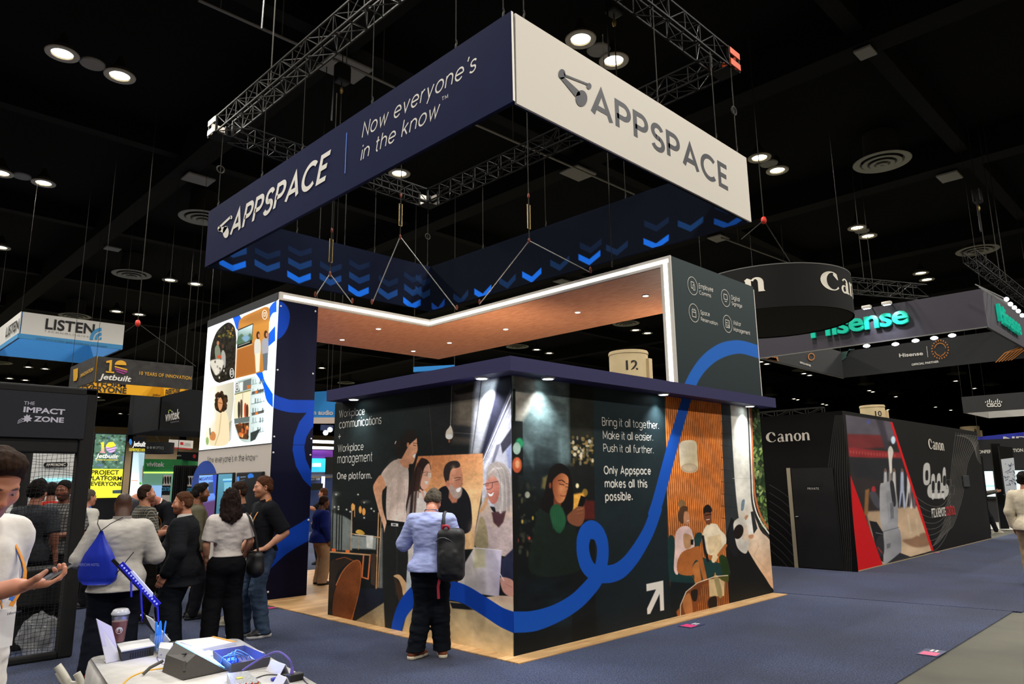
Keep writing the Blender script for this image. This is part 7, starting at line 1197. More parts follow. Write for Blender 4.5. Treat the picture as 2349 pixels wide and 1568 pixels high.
# ================================================================== neighbouring booths
# ---- black booth with the serif word
bk = thing('black_booth', 'black booth with white serif words, wavy lines and a sports picture', 'exhibit booth', (13, 2, 0)); BX, BY, BH, BX1, BY1 = 8.74, .03, 2.90, 18.3, 3.4
MB().box((BX+.01, BY+.01, .0145), (BX1, BY+.12, BH)).box((BX+.01, BY+.12, .0145), (BX+.12, 1.13, BH)).box((BX+.01, 1.2, .0145), (BX+.12, BY1, BH)).box((BX+.01, 1.13, 1.87), (BX+.12, 1.2, BH)).build('wall_core', mat('booth_black', '121212', .7), bk)
MB().box((BX-.01, BY-.01, .0145), (BX1, BY+.0, .03)).build('floor_trim', mat('trim_beige', '9a8a70', .7), bk)
KZ = K(3.266, 1740, 860); F1 = Sheet((BX, BY, BH), (BX1-BX, 0, 0), (0, 0, -BH), 380, 420, '161514')
def front(s):
    P = KZ; LN = '63605c'
    for i in range(11): s.line(P([(1478+19*i, 430+i*3), (1452+12*i, 640), (1436+11*i, 800), (1420+10*i, 940), (1376+9*i, 1150-i*4), (1300+14*i, 1290-i*14)]), .9, LN, .8, smooth=5)
    for i in range(9): s.line(P([(1170, 900+48*i), (1250, 960+50*i-i*3), (1330, 985+45*i-i*5), (1390, 960+40*i-i*6), (1440, 880+30*i)]), 1.0, LN, .8, smooth=5)
    for i in range(12): s.line(P([(1480+16*i, 452+2*i), (1560+6*i, 450+9*i), (1640, 462+15*i), (1680, 500+16*i)]), .9, LN, .8, smooth=4)
    pic = P([(652, 296), (1000, 350), (1308, 1312), (930, 1420), (690, 750)]); s.poly(pic, '2b2928', 1.2); sel, cov, x, y = s._cov(pic, 1.2); keep = s.C.copy()
    s.poly(P([(640, 290), (1010, 340), (1060, 480), (660, 560)]), '55505a', 6); s.poly(P([(660, 440), (960, 450), (960, 540), (670, 560)]), '6b2a2c', 5); s.poly(P([(870, 300), (930, 320), (990, 560), (950, 560)]), '38343c', 6); s.poly(P([(665, 540), (1060, 580), (1080, 640), (670, 610)]), '8a2a2e', 4)
    for i in range(16): s.ell(1740+(690+i*22)/3.266, 860+(575+i*2)/3.266, 2, 4, 'b04a48', 2, .7)
    s.glow(1740+825/3.266, 860+350/3.266, 6, '4a58b0', .8); s.glow(2049, 1007, 5, '7aa8f0', 1); s.ell(2049, 1009, 5, 9, 'c8dcf4', 3)
    s.poly(P([(680, 620), (1090, 620), (1180, 1020), (800, 1010)]), '26262a', 5); s.poly(P([(800, 1010), (1190, 980), (1320, 1330), (900, 1430)]), 'b09478', 6, grad=((2000, 1180), (2090, 1260), 'c4a98c')); s.poly(P([(700, 760), (1000, 800), (1000, 1010), (820, 1020)]), '2f2a2a', 6); s.poly(P([(800, 860), (830, 850), (820, 1040), (790, 1060)]), '8a6038', 3)
    for xx, c in ((950, 'b0b0b4'), (985, '8a8480'), (1015, 'c8c4c0'), (1075, 'a8b0c8'), (1125, 'd0ccc8'), (1150, '6a5a60')):
        s.sm(P([(xx-10, 740), (xx, 700), (xx+12, 740), (xx+16, 860), (xx+28, 980), (xx+10, 990), (xx+2, 880), (xx-14, 980), (xx-22, 970), (xx-14, 860)]), c, 3); s.ell(1740+xx/3.266, 860+712/3.266, 2.2, 4.5, '6a4a3a', 2)
    s.sm(P([(970, 560), (990, 530), (1010, 570), (1000, 640), (1000, 720), (985, 730), (975, 640)]), 'd4cdc4', 2); s.ell(1740+862/3.266, 860+860/3.266, 5, 9, 'b03038', 3); s.sm(P([(830, 880), (880, 880), (915, 960), (900, 1000), (860, 960)]), '4a4a52', 4)
    s.sm(P([(1080, 1240), (1150, 1220), (1250, 1180), (1300, 1260), (1180, 1290)]), '8d6a52', 5); s.line(P([(1120, 1050), (1140, 1180)]), 3, 'd0bca0', 5); s.line(P([(1180, 1080), (1200, 1200)]), 3, 'ccb598', 5)
    s.sm(P([(910, 830), (935, 806), (985, 795), (1010, 800), (1030, 900), (1045, 1000), (1045, 1130), (1064, 1180), (1066, 1340), (1000, 1400), (946, 1415), (930, 1300), (936, 1185), (918, 1130), (908, 1000)]), 'a6a6aa', 1.5, grad=((2018, 1180), (2064, 1180), '86868c')); s.poly(P([(955, 880), (1000, 860), (1020, 1090), (975, 1110)]), '8e8e94', 2); s.sm(P([(985, 800), (1012, 806), (1030, 960), (1010, 980), (995, 900)]), '2c2c30', 1.5); s.poly(P([(985, 960), (1010, 950), (1015, 1070), (990, 1080)]), '6a6a70', 1.5); s.line(P([(930, 1172), (1050, 1140)]), 1.2, '4a4a50'); s.poly(P([(960, 1265), (990, 1255), (988, 1290), (962, 1300)]), '6e6e74', 1.2); s.poly(P([(1060, 1330), (1140, 1360), (960, 1412), (1000, 1380)]), '2a2a2e', 2)
    s.poly(P([(830, 1090), (885, 1100), (935, 1180), (935, 1400), (900, 1380), (870, 1250)]), '1c1b1e', 2); s.line(P([(880, 1180), (930, 1190)]), 1.4, '7a7a80'); s.sm(P([(880, 1240), (930, 1200), (940, 1330), (900, 1350)]), '2e2c30', 2); s.line(P([(895, 1290), (925, 1330)]), 2, 'a83a30', 1.5)
    m = np.zeros(s.X.shape); m[sel] = cov; base = s.C; s.C = keep*(1-m[..., None])+base*m[..., None]; s.C = np.where((m > 0)[..., None], s.C, keep)
    s.grain(.14, (14, 12), 51); s.poly(P([(688, 745), (930, 1420), (732, 1490)]), 'c0141a', 1.2); s.poly(P([(986, 350), (1004, 353), (1312, 1312), (1296, 1318)]), 'd0161c', 1.2)
    for x, y, w, h in ((1238, 675, 44, 130), (1295, 760, 26, 150), (1338, 755, 26, 150), (1380, 715, 22, 190), (1280, 820, 130, 90)): s.sm(P([(x, y), (x+w, y-6), (x+w, y+h), (x, y+h+6)]), 'b4b2ae', 1.2)
    for x, y in ((1252, 720), (1300, 800), (1342, 800), (1384, 760)): s.sm(P([(x, y), (x+18, y-2), (x+18, y+60), (x, y+62)]), '1c1c1e', 1.2)
    for x in (1300, 1342, 1372): s.poly(P([(x, 870), (x+18, 868), (x+18, 880), (x, 882)]), '26262a', 1); s.poly(P([(x, 892), (x+18, 890), (x+18, 915), (x, 918)]), 'cac8c4', 1)
    for x, y in ((1405, 785), (1430, 830)): s.line(P([(x, y), (x+36, y-4), (x+38, y+60), (x+2, y+66), (x, y)]), .8, '5a5a58', .8)
front(F1); F1.build('picture_wall', mat_print('booth_ink', .6), bk, 1.15)
letters('PTZ & REMOTE', ('y', BY-.004), KZ([(1298, 1066)])[0], KZ([(1402, 1052)])[0], KZ([(1298, 1000)])[0], M_ink, bk, style='font', bold=.02, nrm=(0, -1, 0)); letters('CONTROL', ('y', BY-.004), KZ([(1405, 1052)])[0], KZ([(1474, 1042)])[0], KZ([(1405, 985)])[0], mat('letter_red', 'c01c20', .6), bk, style='font', bold=.02, nrm=(0, -1, 0))
def word(plane, L, R, T, par, nrm, m):
    pL, pR, pT = on(*L, *plane), on(*R, *plane), on(*T, *plane); return place2d(WV, WF, pL, pR, np.array([0, 0, (pT-pL)[2]]), m, par, cap=1., nrm=nrm, lift=.006)
M_cream = mat('letter_cream', 'ddd6c8', .6); word(('y', BY), KZ([(1274, 552)])[0], KZ([(1390, 566)])[0], KZ([(1272, 475)])[0], bk, (0, -1, 0), M_cream); word(('x', BX), KZ([(60, 505)])[0], KZ([(388, 486)])[0], KZ([(60, 430)])[0], bk, (-1, 0, 0), M_cream)
F2 = Sheet((BX, 1.7, BH), (0, -(1.7-BY), 0), (0, 0, -BH), 260, 420, '0f0f0f')
def flank(s):
    for i in range(9): s.line(KZ([(575+9*i, 300), (545+14*i, 520), (520+18*i, 760), (540+17*i, 1000), (580+14*i, 1300), (600+12*i, 1480)]), 1.0, '484643', .9, smooth=5)
    for i in range(9): s.line(KZ([(80, 820+60*i), (180, 880+64*i), (270, 960+66*i), (330, 1030+55*i), (400, 1065+44*i), (470, 1020+40*i), (520, 880+50*i)]), 1.2, '464441', .9, smooth=5)
flank(F2); F2.build('line_wall', mat_print('booth_ink'), bk, 1.1)
MB().box((BX-.006, 1.125, .0), (BX+.02, 1.2, 1.87)).build('door_jamb', mat('jamb_sand', 'a49a80', .6), bk); dr = MB().box((BX-.025, .30, .02), (BX+.006, 1.10, 1.86)).build('door', mat('door_black', '0c0c0c', .5), bk); MB().ball((BX-.05, 1.05, .95), (.03, .03, .012), 10, 6).build('handle', M_steel, dr, True)
MB().box((BX-.03, .52, 1.52), (BX-.024, .86, 1.60)).build('door_plate', mat('plate_dark', '1a1a1a', .4), dr); letters('PRIVATE', ('x', BX-.031), KZ([(370, 857)])[0], KZ([(453, 857)])[0], KZ([(370, 842)])[0], M_ink, dr, style='font', space=1.25, nrm=(-1, 0, 0), lift=.002)
MB().rbox((16.2, BY-.03, 1.42), (16.75, BY-.005, 1.7), .01).build('wall_box', mat('box_grey', '3a3c40', .4), bk)
tr2 = thing('truss_frame', 'thin bright truss along the top of the black booth', 'truss', (BX+.1, 2, BH)); box_truss((BX+.3, .5, BH+.0), (BX+.3, BY1, BH+.0), .12, .12, .3, .012, .008).build('truss_beam', M_alu, tr2)
# ---- far conference booth
fb = thing('conference_booth', 'far black booth wall with white lettering and bright screens', 'exhibit booth', (27, 0, 0)); FX = 27.; fy0, fy1 = on(2420, 1100, 'x', FX)[1], on(2238, 1100, 'x', FX)[1]; fz = on(2300, 1006, 'x', FX)[2]
MB().box((FX, fy0, .0145), (FX+.2, fy1, fz)).build('back_wall', mat('booth_ink_black', '0d0f13', .6), fb); MB().box((22.5, -2.4, .0125), (FX, fy1, .02)).build('lit_floor_patch', mat('lit_patch_pale', 'a8a49a', .5), fb); letters('CONFERENCE SOLUTION', ('x', FX-.01), KZ([(1630, 587)])[0], KZ([(1985, 573)])[0], KZ([(1630, 564)])[0], M_ink, fb, style='font', bold=.022, nrm=(-1, 0, 0))  # pale slab on the floor stands for a patch of light
M_bright = mat('screen_mint', 'c4e4e6', .3, emit=1.1)
for i, (a, b, c, d, lb) in enumerate(((1584, 1788, 718, 908, 'large white glowing screen behind the striding person'), (1925, 1990, 712, 880, 'white glowing screen cut by the right edge'))):
    p, q = on(*KZ([(a, d)])[0], 'x', FX-.1), on(*KZ([(b, c)])[0], 'x', FX-.1); t = thing('wall_screen', lb, 'screen', ((p[0]), (p[1]+q[1])/2, p[2])); MB().box((FX-.1, q[1]-.05, p[2]-.1), (FX-.005, p[1]+.05, q[2]+.03)).build('bezel', mat('bezel_black', '0a0a0c'), t); MB().box((FX-.106, q[1], p[2]), (FX-.1, p[1], q[2])).build('picture', M_bright, t)
    if i == 0: MB().box((FX-.11, q[1], p[2]+.35), (FX-.107, p[1], p[2]+.42)).build('picture_line', mat('line_pale', 'a4ccd0', .4, emit=.8), t)
def leaning(name, label, pts, dep, m):
    P = [at(*KZ([p])[0], dep) for p in pts]; t = thing(name, label, 'post', tuple((P[0]+P[1])/2)); MB().slab(P, np.array([_f0[0], _f0[1], 0])+.4*_r0, .15).build('post_body', m, t); return t
leaning('booth_post', 'black slanting post at the end of the striped wall', [(1705, 1192), (1745, 1190), (1678, 608), (1632, 608)], 21, mat('post_black', '0b0b0c', .4)); leaning('booth_post', 'wide black post carrying the drawn-on whiteboard', [(1815, 1152), (1880, 1150), (1808, 512), (1740, 512)], 22.5, mat('post_black'))
wb = thing('whiteboard', 'tall white board covered in small drawings', 'board', tuple(at(*KZ([(1900, 1020)])[0], 22.2))); P = [at(*KZ([p])[0], 22.2) for p in ((1866, 1008), (1950, 1000), (1902, 540), (1800, 530))]; MB().slab(P, (_f0[0], _f0[1], 0), .06).build('board_frame', mat('bezel_black'), wb)
P = [at(*KZ([p])[0], 22.19) for p in ((1867, 1008), (1949, 998), (1910, 618), (1816, 630))]; MB().slab(P, -_f0, .01).build('board_face', mat('board_white', 'c8ccd0', .4, emit=.15), wb); b = MB(); rr = np.random.default_rng(4)
for i in range(46):
    u, v = rr.uniform(.1, .9), rr.uniform(.05, .92); q = (P[0]*(1-u)+P[1]*u)*(1-v)+(P[3]*(1-u)+P[2]*u)*v-_f0*.012; a = rr.uniform(0, 6.28); b.bar(q, q+(_r0*math.cos(a)+np.array([0, 0, math.sin(a)]))*rr.uniform(.05, .14), .012)
b.build('drawing', mat('marker_blue', '4a5470', .6), wb)
# ---- net frame at the left
gI = on(166, 1506, 'z', .012); IY = gI[1]; PI_ = ('y', IY); xr = gI[0]; xl = xr-2.6; zt_ = on(205, 890, *PI_)[2]; zb1 = on(190, 908, *PI_)[2]; zb0 = on(190, 1004, *PI_)[2]; zn = on(190, 1040, *PI_)[2]
M_velvet = mat('frame_black', '0c0c0d', .8, noise=.4, nscale=8); nf = thing('net_frame', 'black frame with a white lettered banner over a hanging net', 'netted booth', (xr-1.2, IY, .012))
MB().rbox((xr-.13, IY, .012), (xr, IY+.16, zt_), .02).build('post', M_velvet, nf); MB().rbox((xl, IY, zb1), (xr, IY+.16, zt_), .02).build('top_beam', M_velvet, nf); MB().rbox((xl, IY+.02, zn), (xr-.13, IY+.14, zb0), .02).build('lower_beam', M_velvet, nf); MB().rbox((xl, IY, .012), (xr-.13, IY+.1, .08), .02).build('base_rail', M_velvet, nf); MB().rbox((xl, IY+.0, .012), (xl+.16, IY+.16, zt_), .02).build('post', M_velvet, nf); MB().rbox((xr-.13, IY+.16, zt_-.16), (xr, IY+2.6, zt_), .02).build('side_beam', M_velvet, nf); MB().rbox((xr-.13, IY+2.6, .012), (xr, IY+2.76, zt_), .02).build('post', M_velvet, nf)
MB().box((xl+.16, IY-.012, zb0-.01), (xr-.1, IY-.004, zb1+.01)).build('banner', mat('banner_midnight', '151722', .75), nf)
PB = ('y', IY-.013); M_lav = mat('letter_lavender', 'c6c4d4', .6)
for txt, L, R, T, bo in (('THE', (225, 1022), (327, 1026), (227, 990), .0), ('IMPACT', (220, 1090), (612, 1116), (222, 1042), .035), ('ZONE', (318, 1178), (602, 1192), (320, 1132), .035)): letters(txt, PB, z4(*L), z4(*R), z4(*T), M_lav, nf, style='font', bold=bo, nrm=(0, -1, 0))
st = [(305, 1150), (280, 1140), (285, 1118), (262, 1128), (255, 1110), (243, 1130), (222, 1128), (232, 1146), (205, 1160), (228, 1166), (218, 1186), (248, 1178), (256, 1194), (270, 1176), (296, 1180), (285, 1164)]; decal(nf, 'star_mark', PB, [[z4(*p) for p in st], [z4(168, 1172), z4(212, 1146), z4(214, 1150), z4(172, 1176)], [z4(163, 1186), z4(212, 1164), z4(214, 1168), z4(166, 1190)], [z4(162, 1198), z4(216, 1178), z4(218, 1182), z4(165, 1202)]], M_lav, .006, (0, -1, 0))
b = MB(); xs = np.arange(xl+.16, xr-.15, .036); zs = np.arange(.1, zn, .034)
sag = lambda x, z: IY+.06+.03*math.sin(x*5)*math.sin(z*2.2)
for i, x in enumerate(xs):
    pts = [(x+.012*math.sin(z*9+i), sag(x, z), z) for z in np.linspace(.08, zn, 22)]
    for p, q in zip(pts, pts[1:]): b.quad((p[0]-.0018, p[1], p[2]), (p[0]+.0018, p[1], p[2]), (q[0]+.0018, q[1], q[2]), (q[0]-.0018, q[1], q[2]))
for j, z in enumerate(zs):
    pts = [(x, sag(x, z), z+.012*math.sin(x*11+j)) for x in np.linspace(xl+.16, xr-.13, 40)]
    for p, q in zip(pts, pts[1:]): b.quad((p[0], p[1], p[2]-.0018), (q[0], q[1], q[2]-.0018), (q[0], q[1], q[2]+.0018), (p[0], p[1], p[2]+.0018))
tag(b.build('netting', mat('net_black', '0a0a0a', .8), nf), kind='stuff')
c = at(90, 1464, 7.2)
def clear_bag():
    S_ = Solid(c-.4, c+.4, .014); S_.ell((c[0], c[1], .2), (.19, .17, .2), .03); S_.rough(.03, .07, 4, (1, 1, 2)); S_.cut((0, 0, .02), (0, 0, -1)); V, F_ = S_.mesh(); o = link_mesh('plastic_bag', V, F_, mat('plastic_clear', 'dfe2e6', .12, alpha=.2, spec=.8), None, True); tag(o, 'crumpled clear plastic bag on the floor behind the net', 'bag')
clear_bag()
c = at(95, 1375, 7.5); t = thing('draped_case', 'black draped case behind the net above the clear bag', 'case', (c[0], c[1], .012)); MB().rbox((c[0]-.3, c[1]-.05, .45), (c[0]+.16, c[1]+.35, .82), .02).build('case_body', M_velvet, t); MB().rbox((c[0]-.3, c[1]+.1, .012), (c[0]+.16, c[1]+.3, .45), .02).build('base', M_velvet, t)
# lit white booth behind the net
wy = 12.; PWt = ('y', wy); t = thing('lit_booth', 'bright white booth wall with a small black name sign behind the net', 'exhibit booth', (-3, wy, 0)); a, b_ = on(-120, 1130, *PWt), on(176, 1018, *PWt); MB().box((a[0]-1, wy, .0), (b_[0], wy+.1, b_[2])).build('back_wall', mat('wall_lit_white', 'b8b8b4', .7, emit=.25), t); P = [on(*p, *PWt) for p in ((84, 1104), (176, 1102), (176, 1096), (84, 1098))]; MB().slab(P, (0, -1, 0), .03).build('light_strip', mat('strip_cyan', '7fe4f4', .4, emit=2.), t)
pill = [(107+7*math.cos(a_), 1066+6*math.sin(a_)) for a_ in np.linspace(math.pi/2, 1.5*math.pi, 8)]+[(147+7*math.cos(a_), 1065+6*math.sin(a_)) for a_ in np.linspace(-math.pi/2, math.pi/2, 8)]; MB().slab([on(*p, *PWt) for p in pill], (0, -1, 0), .04).build('name_sign', M_vk, t); letters('AMPETRONIC', ('y', wy-.045), (105, 1069), (150, 1068), (105, 1062.5), M_ink, t, style='font', bold=.03, nrm=(0, -1, 0))
# ---- lit anniversary panels
qy = 15.3; PQ = ('y', qy); jb = thing('lit_booth', 'glowing booth panel with a big 10 over a yellow poster', 'exhibit booth', (-.3, qy, 0)); a, b_ = on(203, 1142, *PQ), on(289.5, 997, *PQ)
MB().box((a[0], qy+.02, .0145), (b_[0]+.03, qy+.2, b_[2]+.03)).build('panel_frame', M_vk, jb); s = Sheet((a[0]+.02, qy, b_[2]), (b_[0]-a[0]-.02, 0, 0), (0, 0, -(b_[2]-a[2])), 130, 200, '4a6a58'); KJ = K(4.356, 180, 780)
rr = np.random.default_rng(3)
for i in range(150): x, y = rr.uniform(200, 292), rr.uniform(995, 1074); s.poly([(x, y), (x+rr.uniform(3, 9), y-1), (x+rr.uniform(3, 8), y+rr.uniform(2, 7)), (x, y+rr.uniform(2, 6))], ['2c4034', '6d9080', '3c5a4c', '9ab8a8', '54786a', '22302a', '5a6a9a'][i % 7], 1.2, .7)
s.poly([(198, 1074.5), (292, 1075.5), (288, 1150), (196, 1150)], 'e6e23c', 1); s.poly(KJ([(340, 1498), (440, 1492), (438, 1530), (340, 1530)]), '35454a', 1)
s.poly(KJ([(218, 1025), (255, 1015), (258, 1115), (270, 1118), (268, 1128), (214, 1122), (214, 1112), (226, 1112), (230, 1040)]), 'e8d23a', 1, grad=((232, 1020), (232, 1038), 'd88aa0')); s.ell(180+325/4.356, 780+1070/4.356, 12, 12, 'c8a0d8', 1); s.poly(KJ([(270, 1060), (300, 1020), (350, 1015), (372, 1050), (330, 1075)]), 'e8d23a', 1); s.line(KJ([(278, 1085), (375, 1062)]), 1.4, '4a5a50'); s.line(KJ([(290, 1108), (378, 1085)]), 1.4, '4a5a50')
s.build('picture', mat_print('panel_ink', .3, emit=.95), jb); M_lk2 = M_lk
letters('Jetbuilt', ('y', qy-.004), KJ([(168, 1172)])[0], KJ([(392, 1180)])[0], KJ([(168, 1132)])[0], mat('letter_glow', 'f0f0ea', .5, emit=.6), jb, style='font', bold=.025, shear=.2, nrm=(0, -1, 0)); letters('10 YEARS OF INNOVATION', ('y', qy-.004), KJ([(168, 1201)])[0], KJ([(392, 1202)])[0], KJ([(168, 1188)])[0], mat('letter_yellow', 'e6d83c', .5, emit=.5), jb, style='font', bold=.03, nrm=(0, -1, 0))
for txt, L, R, T in (('PROJECT', (125, 1340), (402, 1340), (125, 1298)), ('PLATFORM', (102, 1398), (430, 1400), (102, 1356)), ('EVERYONE', (122, 1452), (432, 1454), (122, 1412))): letters(txt, ('y', qy-.004), KJ([L])[0], KJ([R])[0], KJ([T])[0], M_lk, jb, style='font', bold=.0255, nrm=(0, -1, 0))
a, b_ = on(293, 1140, *PQ), on(333.5, 1003, *PQ); jc = thing('lit_booth', 'narrow glowing panel with black header beside the yellow poster', 'exhibit booth', ((a[0]+b_[0])/2, qy-.1, 0)); MB().box((a[0], qy-.08, .0145), (b_[0], qy+.0, b_[2]+.02)).build('panel_frame', M_vk, jc); s = Sheet((a[0]+.01, qy-.085, b_[2]), (b_[0]-a[0]-.02, 0, 0), (0, 0, -(b_[2]-a[2])), 70, 200, '0c0d10')
s.poly(KJ([(485, 1110), (675, 1120), (668, 1560), (480, 1560)]), 'a8c4cc', 5, grad=((310, 1040), (310, 1110), 'd8ecf0')); s.poly(KJ([(600, 1130), (660, 1130), (650, 1420), (610, 1420)]), '8aa8b4', 4); s.sm(KJ([(485, 1240), (505, 1225), (515, 1260), (505, 1330), (485, 1420)]), '4a5a80', 2); s.ell(180+500/4.356, 780+1240/4.356, 3.4, 5, '2a1c18', 1.5); s.sm(KJ([(640, 1280), (655, 1250), (668, 1290), (660, 1400), (640, 1410)]), '6a5a40', 2); s.poly(KJ([(530, 1335), (605, 1332), (595, 1430), (520, 1425)]), 'e8eef0', 1); s.line(KJ([(530, 1400), (590, 1402)]), 1.5, 'd0704a'); s.ell(180+620/4.356, 780+1430/4.356, 3, 3, '4a9a3a', 1.5)
s.build('picture', mat_print('panel_ink'), jc); letters('Jetbuilt', ('y', qy-.09), KJ([(540, 1058)])[0], KJ([(668, 1062)])[0], KJ([(540, 1010)])[0], mat('letter_glow'), jc, style='font', bold=.025, shear=.2, nrm=(0, -1, 0)); decal(jc, 'globe_mark', ('y', qy-.09), [[KJ([q])[0] for q in ovalp(518, 1015, 15, 30, 16)]], mat('globe_blue', '2a7ac8', .5, emit=.5), .004, (0, -1, 0)); letters('CLOSE MORE PROJECTS. FASTER', ('y', qy-.09), KJ([(503, 1104)])[0], KJ([(662, 1110)])[0], KJ([(503, 1078)])[0], mat('letter_yellow'), jc, style='font', bold=.03, nrm=(0, -1, 0))
# ---- green booth
gy = 24.; PG = ('y', gy); vb_ = thing('lit_booth', 'green fronted booth with white letters on its fascia', 'exhibit booth', (4, gy, 0)); a, b_ = on(325, 1150, *PG), on(470, 1054, *PG); zf = on(340, 1081, *PG)[2]
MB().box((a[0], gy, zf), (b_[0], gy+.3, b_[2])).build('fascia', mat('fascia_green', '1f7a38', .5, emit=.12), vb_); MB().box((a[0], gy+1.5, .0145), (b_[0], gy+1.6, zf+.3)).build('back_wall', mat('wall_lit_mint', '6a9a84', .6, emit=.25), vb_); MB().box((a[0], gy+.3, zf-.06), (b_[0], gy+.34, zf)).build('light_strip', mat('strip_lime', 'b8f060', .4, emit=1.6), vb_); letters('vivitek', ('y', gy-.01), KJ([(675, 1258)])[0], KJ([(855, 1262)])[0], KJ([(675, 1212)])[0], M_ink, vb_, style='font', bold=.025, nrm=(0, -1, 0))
a, b_ = on(342, 1150, *PG), on(392, 1112, *PG); MB().box((a[0], gy+1.4, a[2]), (b_[0]+.3, gy+1.45, b_[2])).build('screen_panel', mat('screen_pale_blue', '8ab0e0', .3, emit=.8), vb_); MB().box((a[0], gy+.6, .0145), (a[0]+2., gy+1.2, 1.0)).build('counter', M_vk, vb_)
# ---- drape wall with speaker posters
dy = 11.2; PD = ('y', dy); a, b_ = on(391, 1170, *PD), on(456, 1067, *PD); t = thing('drape_wall', 'black pleated drape wall left of the screens', 'drape', ((a[0]+b_[0])/2, dy, .012)); n = 40; V = []; 
for j in (0, 1):
    for i in range(n+1): V.append((a[0]+(b_[0]-a[0])*i/n, dy+.03*math.sin(i*1.9), .012 if j == 0 else b_[2]))
link_mesh('drape', V, [(i, i+1, n+2+i, n+1+i) for i in range(n)], M_velvet, t); MB().tube([(a[0], dy+.04, b_[2]-.02), (b_[0], dy+.04, b_[2]-.02)], .02, 6).build('rail', M_steel, t)
for i, (x0, x1, y0, y1, lb) in enumerate(((369, 393, 1089, 1158, 'speaker poster with blue word left of the drape wall'), (427, 448, 1091, 1150, 'speaker poster on the drape wall beside the blue screen'))):
    p, q = on(x0, y1, 'y', dy-.06), on(x1, y0, 'y', dy-.06); t = thing('poster_board', lb, 'poster', ((p[0]+q[0])/2, dy-.06, .012), 'speaker posters'); s = Sheet((p[0], dy-.062, q[2]), (q[0]-p[0], 0, 0), (0, 0, -(q[2]-p[2])), 50, 120, 'c8c6c2'); MB().box((p[0], dy-.06, .012), (q[0], dy-.04, q[2])).build('board', M_vk, t)
    for k_ in range(4): xx = x0+2+k_*6; s.sm([(xx, y0+6), (xx+2.5, y0+3), (xx+4.5, y0+8), (xx+4, y0+20), (xx+1, y0+18)], '1c1b1a', 1)
    s.poly([(x0-1, y0+24), (x1+1, y0+24), (x1+1, y0+46), (x0-1, y0+46)], '1a2228', 1); s.build('picture', mat_print('poster_ink', .5), t, 1.); letters('CORTEX', ('y', dy-.066), (x0+1, y0+36), (x1-2, y0+36), (x0+1, y0+28), mat('letter_sky', '3a9ac8', .5), t, style='font', bold=.03, nrm=(0, -1, 0))
# ---- purple lit booth seen through the gap
gy2 = 19.; PP = ('y', gy2); t = thing('lit_booth', 'purple and blue lit booth seen between tower and room', 'exhibit booth', (6, gy2, 0)); P = lambda x, y: on(x, y, *PP)
def slabp(name, x0, x1, y0, y1, m, d=.0): a, b_ = P(x0, y1), P(x1, y0); return MB().box((a[0], gy2+d, a[2]), (b_[0], gy2+d+.1, b_[2])).build(name, m, t)
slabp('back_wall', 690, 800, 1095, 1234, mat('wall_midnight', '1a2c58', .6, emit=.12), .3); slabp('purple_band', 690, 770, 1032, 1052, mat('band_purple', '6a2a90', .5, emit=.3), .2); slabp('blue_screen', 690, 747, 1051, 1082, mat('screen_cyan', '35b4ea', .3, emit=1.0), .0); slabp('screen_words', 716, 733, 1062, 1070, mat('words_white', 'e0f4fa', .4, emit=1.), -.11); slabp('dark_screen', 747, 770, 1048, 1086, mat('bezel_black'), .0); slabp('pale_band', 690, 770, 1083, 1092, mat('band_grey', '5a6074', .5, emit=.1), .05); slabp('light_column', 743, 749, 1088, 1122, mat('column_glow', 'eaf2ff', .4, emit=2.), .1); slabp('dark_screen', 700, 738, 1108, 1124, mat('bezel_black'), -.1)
for y0, y1 in ((1011, 1015), (1025, 1029)): slabp('light_tube', 690, 764, y0, y1, mat('column_glow'), -.2)
slabp('sign_disc', 730, 757, 976, 987, mat('wall_midnight'), -.25); letters('audio demo', ('y', gy2+.28), (713, 1101), (733, 1100), (713, 1095), M_ink, t, style='font', bold=.03, nrm=(0, -1, 0))
# floor stickers
for i, (x, y, lb) in enumerate(((1586, 1433, 'pink floor sticker beside the wood platform edge'), (2137, 1496, 'pink floor sticker near the bare concrete edge'), (2150, 1267, 'tiny pink floor sticker by the black booth'), (628, 1393, 'pink floor sticker by the lit tower foot'))):
    c = on(x, y, 'z', .0165); t = thing('floor_sticker', lb, 'sticker', tuple(c), 'floor stickers on the carpet'); u = np.array([.15, 0, 0]); v = np.array([0, .09, 0]); k_ = .6 if i > 1 else 1.; MB().obox(c, u*k_, v*k_, (0, 0, .0015)).build('sticker_sheet', mat('sticker_navy', '27345c', .5), t); MB().obox(c+np.array([-.06*k_, 0, .002]), u*.5*k_, v*.8*k_, (0, 0, .0008)).build('pink_patch', mat('sticker_pink', 'd83a78', .4), t); MB().obox(c+np.array([.09*k_, .02, .002]), u*.3*k_, v*.12*k_, (0, 0, .0008)).obox(c+np.array([.09*k_, -.02, .002]), u*.3*k_, v*.12*k_, (0, 0, .0008)).build('white_lines', M_card if 'M_card' in globals() else mat('badge_white', 'd9d6d2', .5), t)
